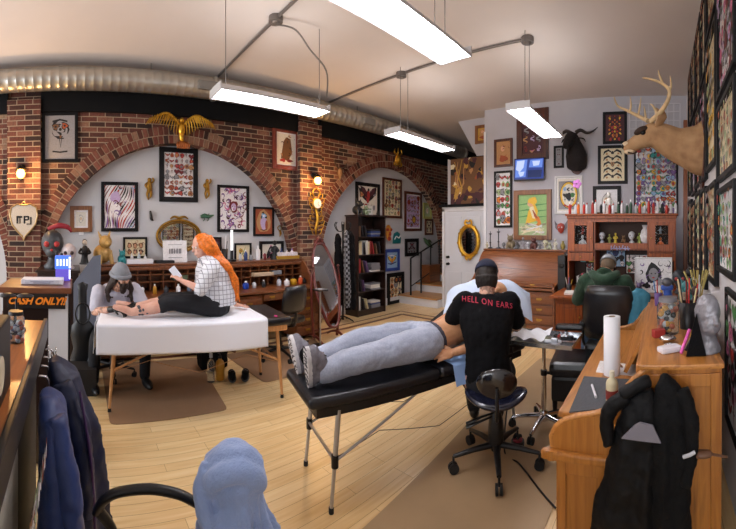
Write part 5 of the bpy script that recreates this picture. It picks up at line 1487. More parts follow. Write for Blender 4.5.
# ---- tattooer in black, seated on the saddle stool, back to the viewer
def tattooer():
    S = Fr((STOOL[0] - .085, STOOL[1] + .035, 0), (-.46, .89)); S.r = S.r * .88
    t = thing('person', 'seated tattooer seen from behind in navy cap and black T-shirt with red lettering', 'person', (STOOL[0], STOOL[1], .0062))
    r, f = S.r.normalized(), S.f
    b = MB()
    secs = [(S(0, .03, .50), r, f, .165, .125), (S(0, .02, .60), r, f, .165, .125), (S(0, .05, .76), r, f, .145, .110), (S(0, .09, .95), r, f, .170, .120), (S(0, .13, 1.08), r, f, .165, .095), (S(0, .145, 1.13), r, f, .085, .06)]
    loft(b, secs)
    limb(b, [S(0, .145, 1.12), S(0, .185, 1.20)], [.06, .055])
    hc = S(-.005, .225, 1.265); fw = f * .9 - Z * .5; P, R3 = headm(b, hc, fw, Z + f * .5)
    armL = [S(-.185, .13, 1.085), S(-.325, .20, .90), S(-.24, .42, .90)]; armR = [S(.185, .13, 1.085), S(.265, .24, .87), S(.09, .44, .93)]
    for a in (armL, armR):
        limb(b, a[:2], [.052, .042]); limb(b, [a[1], a[1].lerp(a[2], .35), a[2]], [.042, .041, .027])
    hand(b, armL[2], (f + r * .5 - Z * .15), -Z, r, .5); hand(b, armR[2], (f * .8 - r * .8 - Z * .1), -Z + f * .2, -r + f, .8)
    for s in (-1, 1):
        limb(b, [S(s * .095, .05, .535), S(s * .15, .24, .53), S(s * .16, .43, .49)], [.088, .078, .055]); limb(b, [S(s * .16, .43, .49), S(s * .14, .50, .30), S(s * .12, .54, .10)], [.054, .052, .036])
    build(b, 'body', SKT, t, voxel=.0062, smooth=2)
    eyes(t, P, R3)
    b = MB(); k = 1.13
    loft(b, [(S(0, .03, .545), r, f, .165, .150), (S(0, .025, .62), r, f, .160, .145), (S(0, .05, .76), r, f, .162, .138), (S(0, .085, .95), r, f, .196, .145), (S(0, .125, 1.08), r, f, .190, .115), (S(0, .145, 1.14), r, f, .10, .075)])
    for a in (armL, armR): limb(b, [a[0], a[0].lerp(a[1], .45), a[0].lerp(a[1], .80)], [.078, .074, .066])
    sh = build(b, 'tshirt', BLKC, t, voxel=.009, smooth=4, disp=.028, dscale=.11)
    b = MB(); limb(b, [S(0, .04, .545), S(0, .05, .60)], [.172, .165])
    for s in (-1, 1):
        limb(b, [S(s * .095, .05, .545), S(s * .15, .24, .53), S(s * .16, .43, .49)], [.10, .09, .068]); limb(b, [S(s * .16, .43, .49), S(s * .14, .50, .30), S(s * .12, .54, .11)], [.066, .064, .055])
    build(b, 'trousers', M('black_denim', '#15161b', .85, bump=.2, bscale=150), t, voxel=.01, disp=.015)
    for s in (-1, 1):
        b = MB(); b.ball(S(s * .12, .62, .05), (.048, .14, .042), rot=Matrix((r, f, Z)).transposed()); b.ball(S(s * .12, .54, .075), (.042, .06, .05), rot=Matrix((r, f, Z)).transposed()); build(b, 'shoe', BLKPL, t, voxel=.008)
    # hair and cap
    b = MB(); b.ball(P(0, -.03, -.005), (.084, .092, .092), rot=R3, seg=20, rings=12)
    for i in range(9): a = -1.1 + 2.2 * i / 8; p = P(.07 * math.sin(a), -.03 - .075 * math.cos(a), -.04); b.tube([p, p - Z * .04, p - Z * .085], [.024, .022, .008], 7)
    build(b, 'hair', M('dark_hair', '#1c1412', .6, noise=.3, nscale=60), t, voxel=.006, disp=.008, dscale=.02)
    b = MB(); bm = bmesh.new(); bmesh.ops.create_uvsphere(bm, u_segments=32, v_segments=16, radius=1)
    bmesh.ops.delete(bm, geom=[v for v in bm.verts if v.co.z < -.02], context='VERTS')
    T4 = Matrix.Translation(P(0, -.015, .022)) @ R3.to_4x4() @ Matrix.Diagonal((.090, .108, .098, 1))
    b.bm(bm, T4, True)
    cap = b.build('cap', M('navy_cloth', '#1b2036', .85, bump=.2, bscale=150), t, world=True); mm = cap.modifiers.new('thickness', 'SOLIDIFY'); mm.thickness = .004
    b = MB(); b.prism([(.085 * math.cos(a) * 1.0, .085 * math.sin(a) * .85) for a in [PI * i / 14 for i in range(15)]], P(0, .075, .02), R3 @ Vector((1, 0, 0)), R3 @ Vector((0, 1, -.15)), .006); b.build('cap_brim', MATS['navy_cloth'], cap, world=True)
    b = MB(); b.ball(P(0, -.02, .121), (.009, .009, .006), rot=R3); b.build('cap_button', MATS['navy_cloth'], cap, world=True)
    b = MB(); b.tube([P(.05 * math.cos(a), -.103 + .01 * abs(math.cos(a)), .022 + .033 * math.sin(a)) for a in [PI * i / 10 for i in range(11)]], .004, 6); b.build('cap_stitching', M('cap_grey', '#5b6684', .7), cap, world=True)
    # lettering on the back
    fc = bpy.data.curves.new('back_text', 'FONT'); fc.body = 'HELL ON EARS'; fc.size = .054; fc.resolution_u = 3; fc.align_x = 'CENTER'; fc.align_y = 'CENTER'; fc.extrude = .0; fc.space_character = 1.2; fc.offset = .0003
    to = bpy.data.objects.new('back_text', fc); COL.objects.link(to)
    bpy.context.view_layer.update(); dg = bpy.context.evaluated_depsgraph_get()
    me = bpy.data.meshes.new_from_object(to.evaluated_get(dg)); bpy.data.objects.remove(to)
    bm = bmesh.new(); bm.from_mesh(me); bmesh.ops.triangulate(bm, faces=bm.faces[:]); bmesh.ops.subdivide_edges(bm, edges=bm.edges[:], cuts=2, use_grid_fill=True)
    se = sh.evaluated_get(dg); inv = se.matrix_world.inverted()
    # the shirt as evaluated mesh, cast from behind
    import mathutils.bvhtree as bt
    ev = se.to_mesh(); bvh = bt.BVHTree.FromPolygons([se.matrix_world @ v.co for v in ev.vertices], [list(p.vertices) for p in ev.polygons]); se.to_mesh_clear()
    cz = 1.075
    for v in bm.verts:
        x, y = v.co.x, v.co.y; zz = cz + y * .95 + .02 * math.cos(x * 5) - .13 * x
        o0 = S(x, -.6, zz); hit = bvh.ray_cast(o0, f)
        v.co = (hit[0] - f * .0035) if hit[0] is not None else S(x, -.12, zz)
    q = MB(); q.bm(bm, None, False); q.build('shirt_lettering', M('red_print', '#b83048', .7), t, world=True)
    # tattoo machine in the hand
    b = MB(); hp = armR[2] + f * .07 - r * .07 - Z * .02; b.cyl(hp, hp - Z * .07 + f * .03, .011, .008, 10); b.box(hp + Z * .03, (.03, .02, .05)); return t
tattooer()
p0 = Fr((STOOL[0], STOOL[1], 0), (-.46, .89))

# ---- client lying on his back on bed B
def client():
    ang = BB[1]; u = Vector((math.cos(ang), math.sin(ang), 0)); n = Vector((u.y, -u.x, 0)); C = Vector((BB[0][0], BB[0][1], 0)); H = BB[4]
    P0 = lambda a, b_, z: C + u * a * .94 + n * b_ + Z * (H + z)
    t = thing('person', 'shirtless client in light grey sweatpants lying on the metal-legged bed', 'person', C + Z * H)
    b = MB()
    loft(b, [(P0(.0, 0, .13), n, Z, .165, .115), (P0(.12, 0, .13), n, Z, .165, .115), (P0(.27, 0, .15), n, Z, .150, .105), (P0(.45, 0, .21), n, Z * .95 - u * .3, .175, .12), (P0(.60, 0, .27), n, Z * .9 - u * .4, .175, .10), (P0(.68, 0, .31), n, Z * .9 - u * .4, .08, .06)])
    limb(b, [P0(.66, 0, .30), P0(.75, 0, .35)], [.062, .055])
    Ph, R3 = headm(b, P0(.84, .0, .40), Z * .75 - u * .1 - n * .5, u * .9 + Z * .5)
    for s in (-1, 1):
        limb(b, [P0(.0, s * .09, .13), P0(-.40, s * .11, .17 if s < 0 else .14)], [.085, .058]); limb(b, [P0(-.40, s * .11, .17 if s < 0 else .14), P0(-.60, s * .10, .12), P0(-.80, s * .09, .07)], [.056, .056, .036])
        limb(b, [P0(-.80, s * .09, .065), P0(-.86, s * .10, .09), P0(-.87, s * .11, .12)], [.036, .036, .03])
    aN = [P0(.60, .19, .25), P0(.36, .275, .10), P0(.15, .215, .075)]; aF = [P0(.60, -.19, .25), P0(.38, -.27, .13), P0(.16, -.20, .15)]
    for a in (aN, aF): limb(b, a[:2], [.050, .042]); limb(b, [a[1], a[1].lerp(a[2], .35), a[2]], [.042, .040, .027])
    hand(b, aN[2], -u - n * .15, -Z * .6 - n, -Z * .2 + Z, .45); hand(b, aF[2], -u + n * .4, -Z, n, .4)
    build(b, 'body', SK3, t, voxel=.0062, smooth=2)
    eyes(t, Ph, R3)
    b = MB()
    loft(b, [(P0(-.06, 0, .13), n, Z, .17, .125), (P0(.0, 0, .135), n, Z, .185, .135), (P0(.05, 0, .135), n, Z, .178, .128), (P0(.085, 0, .135), n, Z, .172, .12)])
    for s in (-1, 1):
        kz = .165 if s < 0 else .14
        limb(b, [P0(.0, s * .10, .135), P0(-.2, s * .12, .15), P0(-.40, s * .125, kz)], [.118, .108, .088]); limb(b, [P0(-.40, s * .125, kz), P0(-.60, s * .115, .13), P0(-.82, s * .10, .08)], [.088, .084, .068])
    tm = NT('grey_sweatpants'); mp = tm.coords(); nn = tm.node('ShaderNodeTexNoise', i_Scale=90., i_Detail=3.); tm.link(mp, 0, nn, 'Vector')
    rp = tm.ramp(nn, 0, [(.3, '#9198aa'), (.7, '#a0a7b8')]); tm.link(rp, 0, tm.b, 'Base Color'); tm.b.inputs['Roughness'].default_value = .9; tm.b.inputs['Sheen Weight'].default_value = .2
    n4 = tm.node('ShaderNodeTexNoise', i_Scale=5., i_Detail=2., i_Distortion=.6); tm.link(mp, 0, n4, 'Vector'); tm.bump(n4, 0, .6, .06)
    build(b, 'sweatpants', tm.m, t, voxel=.009, smooth=5, disp=.03, dscale=.17)
    b = MB(); loft(b, [(P0(.07, 0, .135), n, Z, .177, .126), (P0(.125, 0, .135), n, Z, .170, .120)], sub=2); build(b, 'waistband', M('charcoal_waistband', '#3c3b48', .8), t, voxel=.008, smooth=1)
    for s in (-1, 1):
        b = MB(); limb(b, [P0(-.74, s * .10, .085), P0(-.84, s * .10, .08), P0(-.875, s * .10, .13)], [.05, .047, .045]); build(b, 'sock', BLKC, t, voxel=.008)
    # shoes, soles towards the foot end
    SOLE = M('shoe_sole_white', '#c9c6c8', .6, noise=.15, nscale=30); UP = M('shoe_grey', '#77747c', .7, noise=.2, nscale=40); DK = M('sole_dark', '#3b383e', .6)
    for s, tz, out in ((1, .22, .12), (-1, .14, .6)):
        up = (Z + n * s * out - u * .12).normalized(); a = P0(-.87, s * .10 - (.03 if s < 0 else 0), .03); nn_ = -u; nn_ = (nn_ - up * nn_.dot(up)).normalized(); sd = up.cross(nn_)
        RR = Matrix((sd, up, nn_)).transposed()
        so = MB(); outl = []
        for i in range(28):
            aa = 2 * PI * i / 28; yy = math.sin(aa); xx = math.cos(aa) * (.040 + .010 * (yy + .25) * (1 if yy > -.5 else 1)) ; outl.append((xx, .10 + yy * .130))
        so.prism(outl, a + nn_ * .035, sd, up, .026)
        sh = MB(); sh.ball(a + up * .055 - u * -.0, (.043, .06, .05), rot=RR); sh.ball(a + up * .16 + nn_ * .005, (.045, .075, .036), rot=RR); sh.ball(a + up * .10 - nn_ * .02, (.042, .09, .055), rot=RR)
        sh.prism([(x * 1.02, y) for x, y in outl], a + nn_ * .012, sd, up, .03)
        shoe = build(sh, 'shoe', UP, t, voxel=.006, smooth=3); so.build('sole', SOLE, shoe, world=True)
        tr = MB()
        for k in range(9): tr.box(a + nn_ * .0615 + up * (.0 + .028 * k), (.055 - .003 * abs(k - 6), .005, .004), rot=Matrix((sd, up, nn_)).transposed())
        for k in range(7): tr.tube([a + nn_ * .062 + up * (.01 + .035 * k) - sd * .03, a + nn_ * .063 + up * (.025 + .035 * k), a + nn_ * .062 + up * (.01 + .035 * k) + sd * .03], .003, 5)
        tr.build('tread', DK, shoe, world=True)
        lc = MB()
        for k in range(5): lc.tube([a - nn_ * (.045 + .004 * k) + up * (.07 + .022 * k) - sd * .025, a - nn_ * (.055 - .003 * k) + up * (.075 + .022 * k), a - nn_ * (.045 + .004 * k) + up * (.07 + .022 * k) + sd * .025], .004, 5)
        lc.build('laces', BLKPL, shoe, world=True)
    # support cushion and big white pillow under the head
    w = thing('wedge_cushion', 'black wedge cushion raising the head of the man in sweatpants', 'cushion', P0(.60, 0, 0), 0)
    q = MB(); q.prism([(.40, .0), (.90, .0), (.90, .22), (.80, .21)], C + Z * H + n * -.2, u, Z, -.40); q.build('wedge', LEATH, w, world=True)
    pw = thing('pillow', 'white pillow in a pale blue sheet behind the capped tattooer', 'pillow', P0(.93, 0, .3), 0)
    q = MB(); ax = (u * .65 + Z * .75).normalized(); cc = P0(.93, .02, .36) - u.cross(Z) * .0; nz = n.cross(ax)
    vd = Vector((cc.x, cc.y, 0)).normalized(); rt = Vector((vd.y, -vd.x, 0)); cc = cc - rt * .13; ax2 = (vd * .8 + Z * .45).normalized(); nz = rt.cross(ax2)
    def fp(a_, b_):
        x = (a_ - .5) * 2; y = (b_ - .5) * 2
        th = .085 * (max(0, 1 - abs(x) ** 2.5) * max(0, 1 - abs(y) ** 2.5)) ** .5
        dr = -.10 * abs(x) ** 3 + .012 * math.sin(x * 9 + y * 4)
        return cc + rt * x * .38 + ax2 * y * .21 * (1 - .15 * abs(x)) + nz * th + Z * dr
    def fq(a_, b_):
        x = (a_ - .5) * 2; y = (b_ - .5) * 2
        th = -.05 * (max(0, 1 - abs(x) ** 2.5) * max(0, 1 - abs(y) ** 2.5)) ** .5
        return cc + rt * x * .38 + ax2 * y * .21 * (1 - .15 * abs(x)) + nz * th + Z * (-.10 * abs(x) ** 3 + .012 * math.sin(x * 9 + y * 4))
    q.grid(fp, 28, 16); q.grid(fq, 28, 16); q.build('pillow_cover', M('pale_blue_sheet', '#c3d3ea', .8, bump=.15, bscale=15), pw, world=True)
    # blue absorbent pad hanging at the bed edge under the hand
    pd = MB()
    def fg(a_, b_):
        y = -.02 + .34 * b_; e = .10 + .42 * a_
        x = BB[3] / 2 - .16 + y; z = .010
        if x > BB[3] / 2: z -= (x - BB[3] / 2) * .9; x = BB[3] / 2 + (x - BB[3] / 2) * .25 + .004
        return P0(e, x, z + .003 * math.sin(a_ * 17))
    pd.grid(fg, 20, 20); tag(pd.build('absorbent_pad', M('blue_pad', '#8fb0e0', .8)), 'light blue absorbent pad hanging over the near edge of the metal-legged bed', 'pad')
client()

# ---- woman with orange hair sitting on bed A
def woman():
    H = BA[4] + .012; ang = BA[1]; u = Vector((math.cos(ang), math.sin(ang), 0)); n = Vector((u.y, -u.x, 0)); C = Vector((-3.46, 1.13, 0))
    P0 = lambda a, b_, z: C + u * a + n * b_ + Z * (H + z * .95)
    t = thing('person', 'woman with long orange hair and white plaid shirt sitting on the sheeted bed', 'person', P0(.22, 0, 0))
    a0 = .19
    b = MB()
    f = (-u * .92 + n * .1); r = n
    loft(b, [(P0(a0 + .02, -.02, .10), r, u, .175, .125), (P0(a0 + .02, -.02, .18), r, u, .165, .125), (P0(a0 + .0, -.02, .30), r, u, .130, .105), (P0(a0 - .02, -.02, .44), r, u, .150, .110), (P0(a0 - .05, -.02, .54), r, u, .140, .080), (P0(a0 - .06, -.02, .58), r, u, .07, .055)])
    limb(b, [P0(a0 - .06, -.02, .56), P0(a0 - .085, -.02, .64)], [.052, .046])
    fw = (-u * .93 + n * .28 - Z * .30); hc = P0(a0 - .115, -.01, .70); Ph, R3 = headm(b, hc, fw, Z, .97)
    lN = [P0(a0 + .0, .10, .10), P0(a0 - .40, .13, .15), P0(a0 - .60, .12, .10), P0(a0 - .80, .10, .055)]; lF = [P0(a0, -.12, .10), P0(a0 - .38, -.13, .13), P0(a0 - .58, -.12, .09), P0(a0 - .78, -.10, .055)]
    for l in (lN, lF):
        limb(b, l[:2], [.095, .062]); limb(b, l[1:], [.060, .058, .036])
        e = l[3]; limb(b, [e, e - u * .05 + Z * .025, e - u * .15 + Z * .05], [.036, .036, .024])
    aN = [P0(a0 - .03, .15, .51), P0(a0 - .16, .22, .29), P0(a0 - .32, .10, .36)]; aF = [P0(a0 - .01, -.17, .50), P0(a0 + .16, -.20, .26), P0(a0 + .28, -.16, .045)]
    for a in (aN, aF): limb(b, a[:2], [.044, .037]); limb(b, [a[1], a[1].lerp(a[2], .4), a[2]], [.037, .034, .023])
    hand(b, aN[2], (-u * .7 - n * .3 + Z * .6), -n * .5 - Z * .3 - u * .2, Z + u * .2, .9, .92); hand(b, aF[2] + Z * .0, (u * .8 + n * .5 - Z * .1), -Z, -n, .12, .92)
    build(b, 'body', SK2, t, voxel=.0062, smooth=2); eyes(t, Ph, R3, .97)
    # shirt: white with a dark check
    tm = NT('white_plaid'); tc = tm.node('ShaderNodeTexCoord'); sp = tm.node('ShaderNodeSeparateXYZ'); tm.link(tc, 'Object', sp, 0)
    outs = []
    for ax in (1, 2):
        mu = tm.node('ShaderNodeMath', operation='MULTIPLY'); mu.inputs[1].default_value = 24.; tm.link(sp, ax, mu, 0)
        fr = tm.node('ShaderNodeMath', operation='FRACT'); tm.link(mu, 0, fr, 0); lt = tm.node('ShaderNodeMath', operation='LESS_THAN'); lt.inputs[1].default_value = .14; tm.link(fr, 0, lt, 0); outs.append(lt)
    mx = tm.node('ShaderNodeMath', operation='MAXIMUM'); tm.link(outs[0], 0, mx, 0); tm.link(outs[1], 0, mx, 1)
    mi = tm.node('ShaderNodeMixRGB'); tm.link(mx, 0, mi, 0); mi.inputs[1].default_value = srgb('#dcdee6'); mi.inputs[2].default_value = srgb('#8a8d98'); tm.link(mi, 0, tm.b, 'Base Color'); tm.b.inputs['Roughness'].default_value = .85
    b = MB()
    loft(b, [(P0(a0 + .03, -.02, .10), r, u, .22, .20), (P0(a0 + .03, -.02, .20), r, u, .21, .205), (P0(a0 + .015, -.02, .32), r, u, .195, .19), (P0(a0 - .0, -.02, .45), r, u, .19, .165), (P0(a0 - .04, -.02, .55), r, u, .155, .098), (P0(a0 - .06, -.02, .60), r, u, .075, .062)])
    limb(b, [aN[0], aN[0].lerp(aN[1], .5), aN[1]], [.075, .078, .066]); limb(b, [aF[0], aF[0].lerp(aF[1], .5), aF[0].lerp(aF[1], .8)], [.07, .072, .062])
    build(b, 'plaid_shirt', tm.m, t, voxel=.009, smooth=4, disp=.03, dscale=.10)
    b = MB(); limb(b, [P0(a0 + .02, -.02, .09), P0(a0 + .02, -.02, .14)], [.165, .16])
    limb(b, [P0(a0 + .02, .09, .10)] + [lN[1], lN[1].lerp(lN[2], .55)], [.115, .078, .068]); limb(b, [P0(a0 + .02, -.11, .10)] + [lF[1], lF[1].lerp(lF[2], .55)], [.115, .078, .068])
    build(b, 'leggings', M('black_leggings', '#16171d', .85), t, voxel=.009, smooth=4, disp=.012)
    # hair: long orange locks
    HM = M('orange_hair', '#d8701a', .45, noise=.35, nscale=55)
    b = MB(); b.ball(Ph(0, -.028, .03), (.088, .098, .094), rot=R3, seg=22, rings=14); random.seed(12)
    for i in range(34):
        a = PI * (i / 33) * 1.35 + PI * .83 ; x, y = .078 * math.cos(a), .085 * math.sin(a) - .03
        p = Ph(x, y, .03 + random.uniform(-.01, .05)); dn = P0(a0 + .085 + random.uniform(-.04, .06), (x if abs(x) < .05 else x * .9) + random.uniform(-.05, .05) - .0, .52); e = P0(a0 + .16 + random.uniform(-.03, .07), x * .9 + random.uniform(-.05, .06), .36); g = P0(a0 + .22 + random.uniform(-.05, .04), x * .7 + .01 + random.uniform(-.04, .05), random.uniform(.08, .22))
        b.tube([p, Ph(x * 1.2, y * 1.15 - .02, -.06), dn, e, g], [.022, .024, .024, .02, .006], 7, sub=4)
    build(b, 'hair', HM, t, voxel=.007, smooth=2, disp=.005, dscale=.04)
    # glasses-free face; phone in the hand
    ph = thing('phone', 'white phone held up by the orange-haired woman', 'phone', aN[2] - u * .06 - n * .02 + Z * .075)
    q = MB(); q.box((0, 0, 0), (.010, .068, .125), rot=(R(38), R(0), R(-25)), bev=.004); q.build('phone_body', M('phone_white', '#e4e6f2', .3), ph)
    # tattoo on the lower leg of the near leg
    q = MB(); c = lN[2].lerp(lN[3], .45)
    random.seed(5)
    for i in range(11):
        aa = random.uniform(-.9, 1.2); l = random.uniform(-.05, .05); rr = .052 - .1 * abs(l) * .2
        dv = (n * math.cos(aa) + Z * math.sin(aa)); q.ball(c + u * l + dv * .0475, (.016, .016, .006), rot=Vector((0, 0, 1)).rotation_difference(dv).to_matrix(), seg=8, rings=5)
    q.build('leg_tattoo', M('tattoo_ink', '#4b4a50', .6), t, world=True)
woman()

# ---- bearded tattooer leaning over the foot of bed A
def bearded():
    C = Vector((-4.12, .40, 0)); S = Fr(C, (1, .12)); r, f = S.r, S.f
    t = thing('person', 'bearded tattooer in grey beanie and pale T-shirt bent over the sheeted bed', 'person', (C.x, C.y, 0))
    b = MB()
    loft(b, [(S(0, -.02, .50), r, f, .165, .12), (S(0, -.01, .60), r, f, .16, .12), (S(0, .05, .74), r, f, .145, .11), (S(0, .14, .89), r, f - Z * .5, .175, .12), (S(0, .22, .985), r, f - Z * .7, .16, .09), (S(0, .25, 1.01), r, f - Z, .08, .06)])
    limb(b, [S(0, .25, 1.0), S(0, .31, 1.055)], [.06, .055])
    fw = f * .9 - Z * .26 - r * .42; hc = S(-.015, .36, 1.135); P, R3 = headm(b, hc, fw, Z + f * .25)
    aR = [S(.19, .21, .98), S(.245, .30, .78), S(.10, .52, .845)]; aL = [S(-.19, .21, .98), S(-.26, .36, .83), S(-.10, .50, .865)]
    for a in (aR, aL): limb(b, a[:2], [.05, .042]); limb(b, [a[1], a[1].lerp(a[2], .35), a[2]], [.042, .04, .027])
    for s in (-1, 1):
        limb(b, [S(s * .09, .0, .52), S(s * .2, .25, .50), S(s * .26, .40, .46)], [.088, .075, .055]); limb(b, [S(s * .26, .40, .46), S(s * .27, .35, .1)], [.052, .036])
    build(b, 'body', SKT, t, voxel=.0065, smooth=2); eyes(t, P, R3)
    for a, th, cu in ((aR, -r, .8), (aL, r, .6)):
        g = MB(); limb(g, [a[1].lerp(a[2], .8), a[2]], [.034, .031]); hand(g, a[2], (f * .6 + th * .75 - Z * .1), -Z, th * .2 + f, cu, 1.08); build(g, 'glove', BLKPL, t, voxel=.006, smooth=1)
    b = MB(); loft(b, [(S(0, -.02, .50), r, f, .185, .145), (S(0, -.01, .62), r, f, .178, .14), (S(0, .05, .75), r, f, .172, .132), (S(0, .135, .89), r, f - Z * .5, .20, .138), (S(0, .22, .99), r, f - Z * .7, .182, .105), (S(0, .25, 1.02), r, f - Z, .095, .07)])
    for a in (aR, aL): limb(b, [a[0], a[0].lerp(a[1], .5), a[0].lerp(a[1], .85)], [.074, .072, .064])
    build(b, 'tshirt', M('pale_grey_cotton', '#b4b3c0', .9, bump=.2, bscale=100), t, voxel=.009, smooth=4, disp=.025, dscale=.10)
    b = MB(); limb(b, [S(0, -.01, .52), S(0, .0, .57)], [.165, .16])
    for s in (-1, 1): limb(b, [S(s * .09, .0, .52), S(s * .2, .25, .50), S(s * .26, .40, .46)], [.1, .088, .066]); limb(b, [S(s * .26, .40, .46), S(s * .27, .35, .1)], [.066, .055])
    build(b, 'trousers', MATS['black_denim'], t, voxel=.01)
    for s in (-1, 1): b = MB(); b.ball(S(s * .27, .43, .052), (.048, .14, .045), rot=Matrix((r, f, Z)).transposed()); b.ball(S(s * .27, .35, .075), (.042, .06, .05), rot=Matrix((r, f, Z)).transposed()); build(b, 'shoe', BLKPL, t, voxel=.008)
    HB = M('dark_brown_hair', '#2a1b16', .6, noise=.3, nscale=60)
    b = MB(); b.ball(P(0, .058, -.075), (.052, .044, .05), rot=R3); b.ball(P(0, .050, -.12), (.04, .03, .05), rot=R3); b.tube([P(-.05, .03, -.03), P(-.035, .068, -.07), P(0, .085, -.078), P(.035, .068, -.07), P(.05, .03, -.03)], [.014, .017, .012, .017, .014], 8, sub=3); b.tube([P(-.03, .09, -.046), P(0, .098, -.042), P(.03, .09, -.046)], [.006, .008, .006], 7, sub=3)
    build(b, 'beard', HB, t, voxel=.005, smooth=1, disp=.01, dscale=.015)
    b = MB(); b.ball(P(0, -.03, .0), (.083, .085, .085), rot=R3)
    for i in range(16):
        a = PI * i / 15 * 1.3 + PI * .85; p = P(.072 * math.cos(a), .075 * math.sin(a) - .02, -.01); e = S(.11 * math.cos(a) * 1.2 - .02, .27 + .03 * math.sin(a), .99); g = S(.13 * math.cos(a) - .02, .30, .88 - .04 * math.sin(a))
        b.tube([p, e, g], [.024, .026, .008], 7, sub=4)
    build(b, 'hair', HB, t, voxel=.007, smooth=1, disp=.01, dscale=.02)
    b = MB(); bm = bmesh.new(); bmesh.ops.create_uvsphere(bm, u_segments=36, v_segments=18, radius=1); bmesh.ops.delete(bm, geom=[v for v in bm.verts if v.co.z < -.12], context='VERTS')
    for v in bm.verts:
        if v.co.z > .5: v.co.z += .14 * (v.co.z - .5)
        k = 1 + .012 * math.sin(18 * math.atan2(v.co.y, v.co.x)); v.co.x *= k; v.co.y *= k
    b.bm(bm, Matrix.Translation(P(0, -.015, .028)) @ R3.to_4x4() @ Matrix.Diagonal((.091, .109, .112, 1)), True)
    bn = b.build('beanie', M('grey_knit', '#85888f', .95, bump=.5, bscale=120), t, world=True); mm = bn.modifiers.new('thickness', 'SOLIDIFY'); mm.thickness = .006
    b = MB(); b.tube([P(.095 * math.cos(a), -.015 + .112 * math.sin(a), .022) for a in [2 * PI * i / 30 for i in range(30)]], .014, 8, closed=True, flat=(1, 1.6)); b.build('beanie_cuff', MATS['grey_knit'], bn, world=True)
    st = thing('tattoo_stool', 'black round stool under the bearded tattooer', 'stool', (C.x, C.y, 0)); castor_base(st, .25)
    q = MB(); q.cyl((0, 0, .1), (0, 0, .38), .024); q.build('gas_column', BLKMET, st); q = MB(); q.lathe([(.17, .37), (.19, .39), (.19, .42), (.16, .43), (0, .432)], seg=24); q.build('seat', LEATH, st)
bearded()

